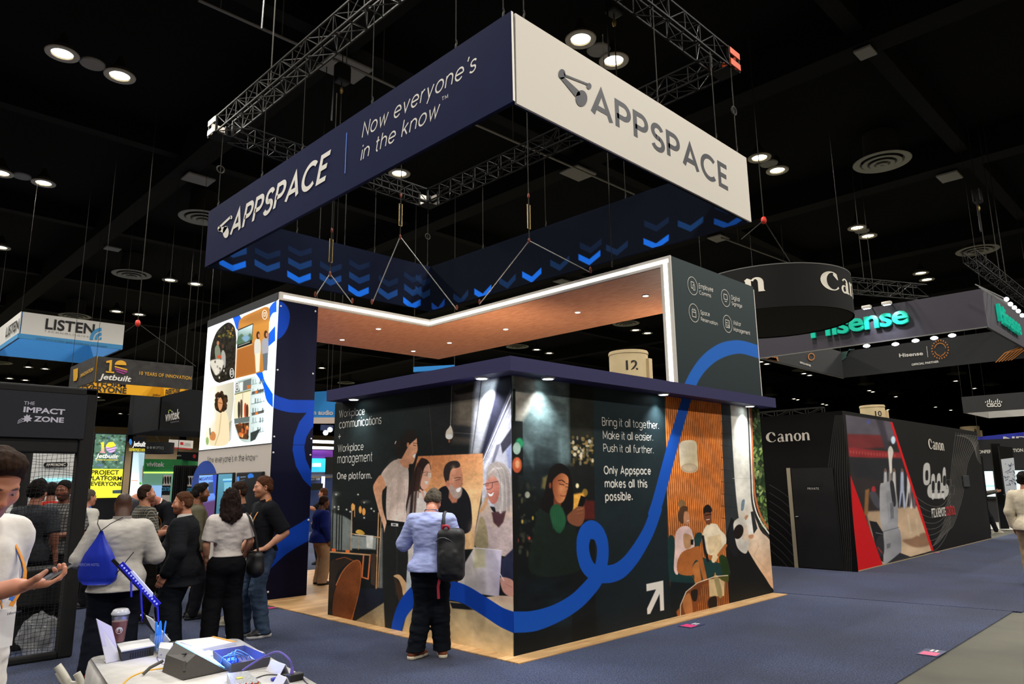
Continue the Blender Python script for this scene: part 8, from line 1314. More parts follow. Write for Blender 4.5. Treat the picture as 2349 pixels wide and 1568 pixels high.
# ================================================================== the people in the hall
def stand(x, y, z=.012): return on(x, y, 'z', z)
def under(x, dep, z=.012, y=1130): q = at(x, y, dep); return np.array([q[0], q[1], z])
def tall(loc, ytop):   # height of a person whose head top shows at photo row ytop
    zs = np.linspace(1.2, 2.2, 201); ys = np.array([pxy((loc[0], loc[1], z))[1] for z in zs]); return float(zs[np.argmin(np.abs(ys-ytop))]-loc[2])
HB = mat('hair_brown', '2a1c14', .8, spec=.12, noise=.35, nscale=60, bump=.5, bscale=120, stretch=(1, 1, .3)); HD = mat('hair_dark', '14100e', .8, spec=.12, noise=.3, nscale=60, bump=.5, bscale=120); HR = mat('hair_reddish', '4a2d1c', .8, spec=.12, noise=.3, nscale=60, bump=.5, bscale=120)
HG = mat('hair_grey', '4d463c', .8, spec=.12, noise=.4, nscale=70, bump=.6, bscale=140); HL = mat('hair_long', '1e1310', .8, spec=.12, noise=.5, nscale=40, bump=.8, bscale=70, stretch=(1.5, 1.5, .25))
M_or = mat('lanyard_orange', 'cf8424', .6); M_blu = mat('lanyard_blue', '1f5fb8', .6); M_card = mat('badge_white', 'd9d6d2', .5); M_blk = cloth('black', '131419'); M_sole = mat('sole_cream', 'c9c0ac', .6); M_solew = mat('sole_white', 'c8c8c8', .6); M_shoeb = mat('shoe_black', '121214', .6)
def phone_in(p, i, label, c='2a2a30', tilt=0., along=.05):
    q, fd, pn, th = p.hand[i]; t = thing('smartphone', label, 'phone', tuple(p.world(q))); r = rotz(p.root.rotation_euler.z); b = np.array(p.world(q+pn*.022+fd*along)); u, v, w = r @ fd, r @ th, r @ pn
    u = u*.9+w*tilt; u = u/np.linalg.norm(u); w = np.cross(u, v); w = w if w[2] > 0 or i == 0 else -w; MB().obox(b, u*.072, v*.035, w*.004).build('case', mat('phone_case', c, .3), t); MB().obox(b+w*.0048, u*.068, v*.032, w*.0006).build('screen', mat('phone_glass', '20242c', .1), t); return t
# 1 the man in the white polo at the left edge
L = under(-66, 2.85); P1 = Person('man in white polo at the left edge looking down at his phone', (L[0], L[1], 0.012), 134, 1.81, 1.0, .4, lean=5, head=(-22, 28, 0), skin='bd8068', vox=.008, arms=(((-.27, -.10, 1.15), (-.24, -.10, .90)), ((.27, .02, 1.15), (.11, .33, 1.25), ((-.75, .66, .06), (0, 0, 1), .9))))
P1.body(vox=.0055, brow='2f1f18', stubble=.25, beard='8a5a48', lips='a0574c'); WP = cloth('polo_white', 'd2cdc8'); P1.top(WP, 'polo_shirt', .84, .46, loose=.012, wr=.006); P1.collar(WP); P1.pants(cloth('navy_dark', '161a26')); P1.shoes(M_shoeb, M_sole); P1.hair(HB, 'full', .016, 0, 2, .0055)
P1.lanyard(M_blu, None, low=1.20, off=.05); P1.lanyard(M_or, M_card, low=1.18, off=.056, name='neck_strap')
q = P1.U((0, .125*1.12+.088, 1.13))*P1.s; bt = MB(); v, f = font_tris('infocomm', .02); o = [c for c in P1.root.children if c.name.startswith('neck_strap')][0]
link_mesh('badge_print', [q+np.array([.034-(x/v[:, 0].max())*.068, .006, .03+y*.014]) for x, y in v], f, mat('badge_ink', '2a2a2e', .6), o, local=True)
phone_in(P1, 1, 'light grey smartphone held by the man in white polo', '7a7c80', .5, .03)
# 2 the man with the blue drawstring bag
L = stand(248, 1545); P2 = Person('man in light grey shirt carrying a blue drawstring bag on his back', L, -4, tall(L, 1128), 1.34, .6, head=(-4, 14, 0), skin='4d3226', vox=.009, arms=(((-.35, .0, 1.12), (-.22, .27, 1.06)), ((.35, .0, 1.12), (.22, .27, 1.08))), feet=((-.17, 0, -12), (.15, .02, 10)))
P2.body(brow='1a100c', bald_shade='2a1a14'); SG = cloth('shirt_grey', 'b5b0a9'); P2.top(SG, 'shirt', .80, .93, loose=.012, flare=.02, wr=.006, neck=1.51); P2.collar(cloth('collar_plaid', '8a8480'), h=.05, r=.072); P2.pants(cloth('navy_deep', '10131d'), loose=.03, slim=1.15); P2.shoes(mat('shoe_tan', '7a5a48', .6), mat('sole_red', '8a3a2a', .6)); P2.lanyard(M_or, None, off=.05)
bz = lambda x, y: (lambda r_: CO+r_*((P2.world((0, -.27, 1.2))-CO) @ CF))(ray(x, y))
def sack():
    t = thing('drawstring_bag', 'shiny blue drawstring bag on the back of the man in light grey', 'bag', tuple(bz(228, 1335))); c0, c1 = bz(240, 1214), bz(229, 1305); dn = np.array([_f0[0], _f0[1], 0]); n = 34; V, F_ = [], []; hw = [3, 7, 12, 18, 24, 30, 35, 39, 42, 44, 44, 42, 30]; rows = len(hw)
    for j, h in enumerate(hw):
        y = 1216+(1338-1216)*j/(rows-1); x = 240-11*j/(rows-1)
        for i in range(n):
            a = 2*math.pi*i/n; pl = 1+.05*math.sin(a*9+j*.3)*(1-j/rows)*1.6; q = bz(x+h*math.cos(a)*pl, y); th = min(h, 34)/45*.09; V.append(q-dn*(math.sin(a)*th*pl+.05))
    for j in range(rows-1):
        for i in range(n): F_.append((j*n+i, j*n+(i+1) % n, (j+1)*n+(i+1) % n, (j+1)*n+i))
    F_ += [tuple(range(n)), tuple(range((rows-1)*n, rows*n))[::-1]]
    link_mesh('pouch', V, F_, mat('bag_blue', '1c33b4', .38, bump=.25, bscale=16), t, True)
    for a, m_, b in (((240, 1216), (228, 1200), (222, 1184)), ((240, 1216), (258, 1200), (278, 1186)), ((187, 1322), (186, 1290), (189, 1262)), ((272, 1318), (290, 1290), (303, 1266))): MB().tube([bz(*a)-dn*.06, bz(*m_)-dn*.03, bz(*b)+dn*.03], .004, 6).build('cord', mat('cord_black', '0c0c0e', .6), t)
    g = lambda x, y: bz(x, y)-dn*.16
    letters('AMERICAN HOTEL', g, (202, 1292), (253, 1292), (202, 1286), mat('bag_print', '9aa4d8', .5), t, style='font', space=1.15, lift=.02, nrm=-dn)
sack()
# 3 blazer
L = stand(398, 1500); P3 = Person('bearded man in black blazer looking left, hands down', L, -76, tall(L, 1128), 1.17, 1., head=(10, 4, 0), skin='c08468', vox=.008, arms=(((-.31, -.05, 1.13), (-.30, .07, .90)), ((.31, -.04, 1.13), (.3, .08, .9))), feet=((-.13, .0, -8), (.13, .05, 8)))
P3.body(vox=.006, beard='6a3c26', beard_a=.75, brow='5a3a28'); P3.top(cloth('blazer', '15171b'), 'blazer', .74, .97, loose=.02, flare=.02, wr=.005, neck=1.50); P3.collar(cloth('collar_white', 'cfcac4'), h=.045, r=.07); P3.pants(cloth('slate_dark', '12161c'), loose=.03, slim=1.15); P3.shoes(M_shoeb, M_shoeb); P3.hair(HR, 'short', .008, .012, 3, .006)
# 4 woman with long hair
L = stand(508, 1487); P4 = Person('woman seen from behind with long dark wavy hair and white knit top', L, -14, tall(L, 1121), .98, 0, female=True, shoulder=.98, skin='c48d70', vox=.009, head=(-10, 0, 0), arms=(((-.24, .0, 1.15), (-.2, .12, .95)), ((.25, -.02, 1.17), (.24, .14, 1.0))), feet=((-.15, 0, -6), (.15, .0, 8)))
P4.body(); P4.top(cloth('knit_white', 'cfc6c0', bump=.3, bscale=40), 'knit_top', 1.01, .42, loose=.012, wr=.006); P4.pants(cloth('trouser_black', '0c0d11'), waist=1.06, loose=.02, slim=1.08); P4.shoes(M_shoeb, mat('sole_speckle', '8a8a8a', .6, noise=.5, nscale=60)); P4.hair(HL, 'long', .016, 0, 4, .007, .011)
def shoulder_bag():
    t = thing('shoulder_bag', 'black shoulder bag hanging from the long haired woman', 'bag', tuple(P4.world((.29, -.04, .82)))); m = mat('bag_leather', '0b0b0e', .5); S_ = Solid((-.02, -.4, .6), (.6, .4, 1.2), .009); S_.box((.31, -.05, .92), (.065, .17, .13), .05, .03); S_.ell((.31, -.05, .86), (.085, .18, .11), .05); V, F_ = S_.mesh(); link_mesh('pouch', [P4.world(v) for v in V], F_, m, t, True)
    MB().tube([P4.world(q) for q in spline([(.31, -.17, 1.0), (.27, -.14, 1.25), (.19, -.07, 1.475), (.2, .05, 1.44), (.29, .1, 1.2), (.31, .09, 1.0)], 6)], .012, 6).build('strap', m, t, True)
shoulder_bag()
# 5 young man in black polo and jeans
L = stand(590, 1458); P5 = Person('young man in black polo and blue jeans standing by the lit tower', L, -112, tall(L, 1092), .97, 0, head=(-6, 4, 0), skin='c48c70', vox=.008, arms=(((-.28, -.15, 1.14), (-.235, .05, .975), ((.55, .8, -.2), (.3, -.2, -1.), .6)), ((.27, -.02, 1.15), (.22, .16, .95))), feet=((-.12, -.02, 4), (.12, .12, -4)))
P5.body(vox=.006, brow='7a5238', stubble=.2, beard='9a6a4c'); P5.top(M_blk, 'polo_shirt', .93, .48, loose=.008); P5.collar(M_blk); P5.pants(cloth('jeans', '3d4d63', noise=.3, nscale=9), loose=.006, wr=.007); P5.shoes(M_shoeb, M_solew); P5.hair(HR, 'short', .011, 0, 5, .006); P5.lanyard(M_or, M_card, low=1.13)
def swoosh(p):
    for sh in [c for c in p.root.children if c.name.startswith('shoe')]: pass
    for i in (0,):
        a = p.ankle[i]; R = rotz(p.toe[i]); pts = [(-.03, -.04, .078), (-.045, .0, .052), (-.048, .04, .05), (-.045, .1, .062), (-.05, .04, .042), (-.05, -.005, .04)]
        link_mesh('swoosh_mark', [(np.array([a[0], a[1], 0])+R @ (np.array(q)+np.array([-.004, 0, 0])))*p.s for q in pts], [(0, 1, 2, 3, 4, 5)], M_solew, [c for c in p.root.children if c.name.startswith('shoe')][i], local=True)
swoosh(P5)
# 6 bearded man behind him
L = under(550, 9.0); P6 = Person('bearded man in black shirt with white collar edge behind the young man', L, -92, tall(L, 1105), 1.02, .2, head=(4, 4, 0), skin='b07a5e', vox=.009, arms=(((-.28, -.06, 1.14), (-.25, .1, .95)), ((.28, -.06, 1.14), (.25, .1, .95))))
P6.body(beard='2a1a12', beard_a=.85); P6.top(M_blk, 'shirt', .92, .48); P6.collar(cloth('collar_white', 'cfcac4'), h=.03); P6.pants(cloth('grey_green', '3d3f3a')); P6.shoes(mat('shoe_cream', 'a8a08c', .6), M_sole); P6.hair(HB, 'short', .012, 0, 6, .008)
# 7 man in front of the blue screen
L = under(458, 9.4); P7 = Person('tanned man in olive jacket in profile before the blue screen', L, 84, tall(L, 1109), 1., 0, head=(-4, 3, 0), skin='8a5a40', vox=.009); P7.body(stubble=.5, beard='3a241a'); P7.top(cloth('olive', '5a5644'), 'jacket', .85, .97, neck=1.5); P7.pants(M_blk); P7.shoes(M_shoeb, M_shoeb); P7.hair(HD, 'full', .013, 0, 7, .008)
# 8 bending bald man
L = under(398, 10.9); P8 = Person('bald man in black bending forward between the plaid shirt and the blazer', L, -125, 1.76, 1.05, .4, lean=30, head=(6, 30, 0), skin='b5705c', vox=.009, arms=(((-.27, .22, 1.1), (-.2, .45, .98)), ((.27, .22, 1.1), (.2, .45, .98)))); P8.body(beard='6a5a50', beard_a=.3); P8.top(M_blk, 'jacket', .86, .97); P8.pants(M_blk); P8.shoes(M_shoeb, M_shoeb); P8.lanyard(M_card)
# 9 plaid shirt
L = under(338, 9.2); P9 = Person('man in grey plaid shirt holding a red cup', L, 74, tall(L, 1112), 1.16, .7, head=(-2, -6, 0), skin='bd846a', vox=.008, arms=(((-.3, -.02, 1.13), (-.16, .26, 1.15)), ((.3, .0, 1.12), (.14, .33, 1.16), ((-.1, .95, .2), (-1, .1, 0), .9)))); P9.body(vox=.007, stubble=.2, beard='7a4a38', bald_shade='6a4a38'); P9.top(mat_plaid('plaid_grey', '35322c', '8f8a7c', (38, 38, 30), .18), 'plaid_shirt', .84, .48, loose=.012, flare=.015); P9.pants(cloth('black_brown', '15120f'), loose=.02); P9.shoes(M_shoeb, M_sole); P9.hair(HB, 'short', .008, .022, 8, .007); P9.lanyard(M_or, None)
q = P9.world(P9.hand[1][0]+P9.hand[1][2]*.045); t = thing('paper_cup', 'red paper cup with white lid in the hand of the plaid man', 'cup', tuple(q)); MB().lathe([(.029, -.06), (.04, .05)], tuple(q), 20).build('cup_body', mat('cup_red', 'b81c26', .5), t, True); MB().lathe([(.043, .05), (.043, .062), (.036, .066), (.034, .075)], tuple(q), 20).build('lid', M_card, t, True)
# 10 leaning man in dotted shirt, 11 white shirt behind the post
L = under(285, 11.5); P10 = Person('man in dark dotted shirt leaning over beside the plaid man', L, 84, 1.76, 1.05, .3, lean=20, head=(0, 32, 0), skin='b57a62', vox=.01, arms=(((-.27, .16, 1.08), (-.2, .4, 1.0)), ((.27, .16, 1.08), (.2, .4, 1.0)))); P10.body(beard='6a4a3c', beard_a=.4); P10.top(mat('dotted_shirt', '1c1e26', .85, noise=.9, nscale=90), 'shirt', .86, .48); P10.pants(M_blk); P10.shoes(M_shoeb, M_shoeb); P10.hair(HB, 'short', .009, .02, 9, .008)
L = under(203, 10.3); P11 = Person('man in white shirt half hidden by the black net post', L, 62, tall(L, 1122), 1.1, .5, skin='b57a62', vox=.01, head=(0, 4, 0)); P11.body(); P11.top(cloth('shirt_offwhite', 'c2bfb6'), 'shirt', .84, .6, loose=.02); P11.collar(M_blu); P11.pants(M_blk); P11.shoes(M_shoeb, M_shoeb); P11.hair(HG, 'short', .009, 0, 10, .008)
# 12-14 behind the net
L = under(86, 8.4); P12 = Person('person in dark speckled top behind the net, back turned', L, 30, tall(L, 1104), 1.08, .2, skin='9a6450', vox=.01); P12.body(); P12.top(mat('speckled_top', '20242c', .85, noise=.8, nscale=60), 'top', .84, .48); P12.pants(M_blk); P12.shoes(M_shoeb, M_shoeb); P12.hair(HD, 'full', .03, 0, 11, .009, .01)
L = under(149, 9.0); P13 = Person('man in pale checked shirt behind the net next to the post', L, -150, tall(L, 1101), 1.06, .2, skin='7a4a36', vox=.01, head=(0, 8, 0), arms=(((-.28, .0, 1.12), (-.1, .27, 1.1)), ((.28, .0, 1.12), (.1, .27, 1.1)))); P13.body(beard='2a1812', beard_a=.6); P13.top(mat_plaid('check_pale', '6a6864', '2a2a30', (30, 30, 26), .3), 'checked_shirt', .86, .48); P13.pants(M_blk); P13.shoes(M_shoeb, M_shoeb); P13.hair(HD, 'short', .009, 0, 12, .009)
L = under(118, 10.8); P14 = Person('person in red top far behind the net', L, 10, 1.72, 1., skin='8a5a46', vox=.011); P14.body(); P14.top(cloth('red', '9a2a26'), 'top', .88, .48); P14.pants(M_blk); P14.shoes(M_shoeb, M_shoeb); P14.hair(HD, 'short', .012, 0, 13, .009)
# 15-16 seen through the gap between tower and room
L = under(741, 12.3, .022); P15 = Person('man in navy jacket and khaki trousers between the tower and the room', L, 70, tall(L, 1137), 1.12, .6, skin='6a4432', vox=.01, head=(0, 10, 0)); P15.body(); P15.top(cloth('navy_jacket', '17256a'), 'jacket', .84, .97, loose=.03, flare=.03); P15.pants(cloth('khaki', 'a08468'), loose=.025, slim=1.1); P15.shoes(M_shoeb, M_shoeb); P15.hair(HB, 'short', .01, 0, 14, .009)
L = under(742, 15.5); P16 = Person('man in black polo with lanyard pointing left beyond the navy jacket', L, -70, tall(L, 1119), 1.05, .3, skin='bd846a', vox=.011, arms=(((-.3, .1, 1.3), (-.3, .36, 1.36)), ((.28, -.02, 1.12), (.24, .2, 1.0)))); P16.body(); P16.top(M_blk, 'polo_shirt', .86, .46); P16.pants(M_blk); P16.shoes(M_shoeb, M_shoeb); P16.hair(HR, 'short', .01, 0, 15, .009); P16.lanyard(M_card, M_card)
# 17 right edge, 18 by the far screens
L = stand(2384, 1342); P17 = Person('person in cream jacket walking away at the right edge', L, 4, 1.70, 1.0, 0, female=True, skin='b57a5c', vox=.009, head=(-8, 0, 0), arms=(((-.26, -.02, 1.15), (-.24, .06, .92)), ((.26, -.02, 1.15), (.24, .06, .92))), feet=((-.1, .12, -4), (.1, -.1, 6))); P17.body(); P17.top(cloth('cream_jacket', 'c9bda6'), 'jacket', .86, .97, loose=.02, flare=.02); P17.pants(cloth('beige', 'a08c70'), loose=.02); P17.shoes(M_shoeb, M_sole); P17.hair(HD, 'bun', .02, 0, 16, .009, .01)
L = stand(2262, 1222); P18 = Person('person in grey jacket striding past the far white screen', L, 95, tall(L, 1098), 1.0, .2, skin='bd846a', vox=.012, arms=(((-.26, .12, 1.3), (-.22, .42, 1.36)), ((.28, -.1, 1.14), (.26, -.12, .9))), feet=((-.1, .3, 0), (.1, -.3, 6))); P18.body(); P18.top(cloth('grey_jacket', '5c5850'), 'jacket', .84, .97, loose=.02); P18.pants(M_blk); P18.shoes(mat('shoe_cream', 'a8a08c'), M_sole); P18.hair(HD, 'short', .012, 0, 17, .01)
# 19 the man in the pale blue shirt
L = stand(986, 1508); L[2] = .012; P19 = Person('man in pale blue shirt and brown shoes facing the printed wall', L, 16, tall(L, 1122)+.035, 1.08, .3, lean=3, head=(4, 30, 0), skin='bd7f68', vox=.0075, arms=(((-.33, .07, 1.16), (-.16, .25, 1.40), ((.25, .25, .95), (1, 0, -.2), .9)), ((.28, .05, 1.13), (.14, .30, 1.16))), feet=((-.15, -.05, -26), (.12, .06, 24)))
P19.body(vox=.006); BS = cloth('shirt_blue', 'a2acdc', bump=.05); P19.top(BS, 'shirt', .885, .93, loose=.018, flare=.018, wr=.010, seed=21, neck=1.485); P19.collar(BS, h=.04, r=.068); P19.pants(cloth('ink', '0d1017'), loose=.02, slim=1.1, wr=.007, ankle=.105); P19.shoes(mat('shoe_brown', '7d4022', .55), M_sole); P19.hair(HG, 'short', .012, 0, 18, .006, .006); P19.lanyard(mat('lanyard_peach', 'd09a78', .6), None, off=.06)
phone_in(P19, 0, 'black phone at the ear of the man in pale blue shirt', '101012', along=.03)
def backpack():
    c = np.array([.27, -.17, 1.07]); t = thing('backpack', 'black backpack with red accents on one shoulder of the pale blue shirt man', 'backpack', tuple(P19.world((.235, -.17, .80)))); W_ = P19.world; m = mat('pack_black', '101113', .6, bump=.15, bscale=60); mr = mat('pack_red', 'b0283c', .6)
    S_ = Solid((-.05, -.5, .6), (.6, .2, 1.6), .009); S_.box(c, (.145, .085, .27), .07, .02); S_.ell(c+np.array([.0, -.04, -.06]), (.12, .09, .2), .04); S_.box(c+np.array([.0, -.085, -.08]), (.095, .03, .13), .03, .012); S_.rough(.004, .08, 3); V, F_ = S_.mesh(); link_mesh('pack_body', [W_(v) for v in V], F_, m, t, True)
    MB().tube([W_(q) for q in spline([(.17, -.12, 1.30), (.165, -.09, 1.42), (.165, -.02, 1.492), (.18, .07, 1.43), (.2, .12, 1.25), (.22, .05, 1.0), (.22, -.1, .86)], 6)], .02, 6).build('strap', m, t, True)
    b = MB(); q = [W_(q) for q in ((.15, -.115, 1.30), (.155, -.125, 1.37), (.19, -.125, 1.37), (.19, -.115, 1.30))]; b.slab(q, np.array(q[0])-np.array(W_((.17, 0, 1.33))), .06).build('strap_accent', mr, t)
    MB().tube([W_(q) for q in spline([(.19, -.2, 1.31), (.2, -.23, 1.36), (.25, -.23, 1.36), (.26, -.2, 1.31)], 5)], .012, 6).build('grab_handle', mr, t, True); MB().tube([W_(q) for q in spline([(.13, -.262, 1.2), (.17, -.275, 1.24), (.24, -.275, 1.24), (.31, -.255, 1.18), (.335, -.235, 1.0)], 6)], .005, 5).build('zipper', mat('zip_grey', '3a3a3e', .4), t)
    MB().tube([W_(q) for q in ((.15, -.16, .84), (.13, -.165, .74), (.135, -.16, .62))], .014, 5).build('dangling_strap', mr, t)
backpack()
# ================================================================== the demo table in the foreground
TT = .75; tA = on(207, 1507, 'z', TT); tang = -.155; tl_ = np.array([math.sin(tang), -math.cos(tang), 0]); tw_ = np.array([math.cos(tang), math.sin(tang), 0]); TWD, TLN = .76, 1.85
tp = lambda a, b, z=0.: tA+tw_*a+tl_*b+np.array([0, 0, z])       # a across, b along towards the viewer
tz = lambda x, y, h=0.: on(x, y, 'z', TT+.004+h)
tb = thing('folding_table', 'white clothed folding table full of demo electronics in the foreground', 'table', tuple(tp(TWD/2, TLN/2)*np.array([1, 1, 0])+np.array([0, 0, .012])))
MB().hexa([tp(.02, .02, -.035), tp(TWD-.02, .02, -.035), tp(TWD-.02, TLN-.02, -.035), tp(.02, TLN-.02, -.035), tp(.02, .02, -.006), tp(TWD-.02, .02, -.006), tp(TWD-.02, TLN-.02, -.006), tp(.02, TLN-.02, -.006)]).build('tabletop', M_solew, tb)
for a in (.08, TWD-.08):
    for b_ in (.2, TLN-.2): MB().tube([tp(a, b_, -.035), (*tp(a, b_)[:2], .012)], .014, 8).build('leg', M_steel, tb)
ring = []; N_r = 120; per = [(0, 0), (TWD, 0), (TWD, TLN), (0, TLN)]; seglen = [TWD, TLN, TWD, TLN]; Ltot = sum(seglen); rows_ = [(0., .003), (.012, -.012), (.02, -.06), (.03, -.3), (.045, -.72)]; V = []; F_ = []
for off, dz in rows_:
    for i in range(N_r):
        s_ = Ltot*i/N_r; k = 0
        while s_ > seglen[k]: s_ -= seglen[k]; k += 1
        t_ = s_/seglen[k]; p0, p1 = np.array(per[k]), np.array(per[(k+1) % 4]); q = p0*(1-t_)+p1*t_; nn = np.array([(p1-p0)[1], -(p1-p0)[0]])/seglen[k]; wv = off+(.018*math.sin(i*1.13)+.012*math.sin(i*.61+1))*max(0, -dz-.03)*1.2
        cx_, cy_ = np.array([TWD/2, TLN/2])-q; cl = min(s_, seglen[k]-s_); rr_ = .03*max(0, 1-cl/.04) if off > -.04 else 0
        q = q+nn*wv+np.array([np.sign(cx_), np.sign(cy_)])*rr_*.5; V.append(tp(q[0], q[1], dz))
for j in range(len(rows_)-1):
    for i in range(N_r): F_.append((j*N_r+i, j*N_r+(i+1) % N_r, (j+1)*N_r+(i+1) % N_r, (j+1)*N_r+i))
V.append(tp(TWD/2, TLN/2, .003)); F_ += [(len(V)-1, i, (i+1) % N_r) for i in range(N_r)]; o = link_mesh('tablecloth', V, F_, cloth('linen', 'cfccc8'), None, True); tag(o, 'white tablecloth hanging to the floor over the demo table', 'tablecloth')
GREY = mat('case_grey', '4b4844', .55, noise=.05, nscale=40); LEDB = mat('led_blue', '3a5cff', .4, emit=14, ecol='2040ff'); LEDC = mat('lit_blue_tray', '2b3bd0', .5)
def boxq(mb, pts, h): P = [np.array(p, float) for p in pts]; return mb.hexa(P+[p+np.array([0, 0, h]) for p in P])
# slotted network box with a pale lid, iced drink on it
q = [tz(278, 1516), tz(352, 1502), tz(338, 1487), tz(268, 1498)]; t = thing('network_box', 'dark slotted box with a pale lid near the table corner', 'electronics box', tuple(sum(q)/4)); boxq(MB(), q, .045).build('box_body', mat('box_dark', '26262a', .6), t); l = [p+(p-sum(q)/4)*.05+np.array([0, 0, .046]) for p in q]; boxq(MB(), l, .006).build('lid', M_solew, t); b = MB()
for i in range(9): u = .28+.075*i; p = q[0]*(1-u)+q[1]*u+np.array([0, 0, .008]); b.obox(p+np.array([0, 0, .012]), (q[1]-q[0])*.014, (q[1]-q[2])*.012, (0, 0, .013))
b.build('vent_slots', mat('slot_black', '060607', .8), t)
c = tz(271, 1471, .056); t = thing('iced_drink', 'clear plastic cup of red iced tea with a round white emblem on the lidded box', 'cup', tuple(c)); gl = mat('cup_clear', 'd8dcde', .08, alpha=.06, spec=.8); MB().lathe([(.030, .0), (.036, .06), (.0415, .125), (.044, .145)], tuple(c), 28, False).build('cup_wall', gl, t, True); MB().lathe([(.001, .002), (.0285, .002), (.0345, .06), (.0395, .108), (.001, .108)], tuple(c), 28, False).build('red_tea', mat('tea_red', '5e1412', .15, spec=.6), t, True); b = MB()
for i in range(7): a = i*2.4; b.rbox(c+np.array([.02*math.cos(a)-.01, .02*math.sin(a)-.01, .105]), c+np.array([.02*math.cos(a)+.012, .02*math.sin(a)+.012, .13]), .004)
b.build('ice', gl, t); MB().lathe([(.0465, .143), (.0475, .15), (.044, .156), (.038, .168), (.03, .172), (.001, .17)], tuple(c), 28, False).build('lid', mat('lid_clear', 'e2e4e6', .15, alpha=.55, spec=.8), t, True)
vd = (c-CO)[:2]; vd = vd/np.linalg.norm(vd); th0 = math.atan2(-vd[1], -vd[0])
def emb(polys, m, r_=.0385, lift=.0022):
    Vv, Ff = [], []
    for p in polys:
        bb = len(Vv)
        for x, y in p: rr_ = .0345+(.060+y-.06)*.08+lift; Vv.append((c[0]+rr_*math.cos(th0+x/rr_), c[1]+rr_*math.sin(th0+x/rr_), c[2]+.060+y))
        Ff.append(tuple(range(bb, bb+len(p))))
    link_mesh('round_emblem', Vv, Ff, m, t)
oc = lambda cx, cy, r0, n=18: [(cx+r0*math.cos(2*math.pi*i/n), cy+r0*math.sin(2*math.pi*i/n)) for i in range(n)]
emb([oc(0, .004, .0175)], mat('emblem_white', 'd2d0cc', .5)); emb([oc(0, .006, .0048), [(-.008, -.010), (.008, -.010), (.005, .0), (-.005, .0)]]+[[(sx*.0075, -.008), (sx*.013, -.004), (sx*.0135, .008), (sx*.010, .012), (sx*.010, .002)] for sx in (-1, 1)], mat('emblem_red', '5e1412', .5), lift=.003)
# clear sign holder, leaflet box, pens
q = [tz(243, 1521), tz(275, 1514), at(255, 1436, (tz(275, 1514)-CO) @ CF+.06), at(220, 1418, (tz(243, 1521)-CO) @ CF+.06)]; t = thing('sign_holder', 'clear acrylic sign holder leaning at the table corner', 'sign holder', tuple(q[0])); n = np.cross(q[1]-q[0], q[3]-q[0]); n /= np.linalg.norm(n); MB().slab(q, n, .003).build('acrylic_sheet', mat('acrylic_frost', 'd4d2dc', .2, alpha=.75), t); MB().slab([p*.62+r_*.38+n*.004 for p, r_ in ((q[0], q[3]), (q[1], q[2]))]+[q[1]*.02+q[2]*.98+n*.004, q[0]*.02+q[3]*.98+n*.004], n, .001).build('paper_insert', mat('paper_lilac', 'b4b0cc', .7), t); e = q[0]-tw_*.0+tl_*-.06; MB().slab([q[0], q[1], q[1]-tl_*.07, q[0]-tl_*.07], (0, 0, 1), .003).build('foot', mat('acrylic_frost'), t)
c = tz(362, 1494); t = thing('pen_holder', 'clear box of blue pens beside the pale lidded box', 'pen holder', tuple(c)); b = MB(); w = .034
for a0, a1 in (((-w, -w), (w, -w)), ((w, -w), (w, w)), ((w, w), (-w, w)), ((-w, w), (-w, -w))): b.bar((c[0]+a0[0], c[1]+a0[1], c[2]+.045), (c[0]+a1[0], c[1]+a1[1], c[2]+.045), .003, .09)
b.box((c[0]-w, c[1]-w, c[2]), (c[0]+w, c[1]+w, c[2]+.003)).build('clear_box', mat('cup_clear'), t)
for i in range(7): a = i*.9; p = c+np.array([.018*math.cos(a), .018*math.sin(a), .006]); d_ = np.array([.012*math.cos(a*1.7), .012*math.sin(a*1.7), .15]); o = MB().tube([p, p+d_*.55, p+d_*.93, p+d_], [.0045, .0048, .005, .003], 8).build('pen', mat('pen_blue', '2a86e0', .3, spec=.6), None, True); tag(o, 'blue translucent pen standing in the clear box', 'pen', 'blue pens in the clear box')
# perforated blue bracket stand; its blue is brightened to stand for LED glow
dB = (tz(385, 1478)-CO) @ CF; P = lambda x, y, d=0.: at(x, y, dB+d); t = thing('bracket_stand', 'blue lit perforated metal bracket stand rising behind the table items', 'bracket stand', tuple(P(383, 1476))); BLU = mat('bracket_blue_ledlit', '2a2cd8', .35, .3); BK = mat('bracket_black', '0d0d14', .4, .3)
def perf(name, p, q, w, m, holes, r=.006): 
    u = (q-p)/np.linalg.norm(q-p); nn = -np.array([_f0[0], _f0[1], 0]); s_ = np.cross(u, nn); s_ /= np.linalg.norm(s_); o = MB().obox((p+q)/2, (q-p)/2, s_*w/2, nn*.003).build(name, m, t); b = MB()
    for i in range(holes): cc_ = p+(q-p)*(i+.7)/(holes+.4)+nn*.0035; b.add([cc_]+[cc_+(u*math.cos(a)+s_*math.sin(a))*r for a in np.linspace(0, 6.283, 11)[:-1]], [(0, i_+1, (i_+1) % 10+1) for i_ in range(10)])
    b.build('hole', mat('hole_pale', 'a8b0ff', .4, emit=.5), o)
perf('perforated_rail', P(277, 1292), P(364, 1388), .034, BLU, 16); MB().bar(P(258, 1283), P(352, 1381), .006, .02).build('black_rail', BK, t); MB().slab([P(300, 1310), P(306, 1308), P(352, 1360), P(350, 1368)], -_f0, .01).build('diffuser_strip', mat('strip_milk', 'c8ccf4', .4, emit=.3), t)
for a, b_ in (((301, 1332), (301, 1368)), ((322, 1338), (326, 1425)), ((361, 1390), (363, 1425))): MB().bar(P(*a), P(*b_), .018, .006).build('strap', BLU, t)
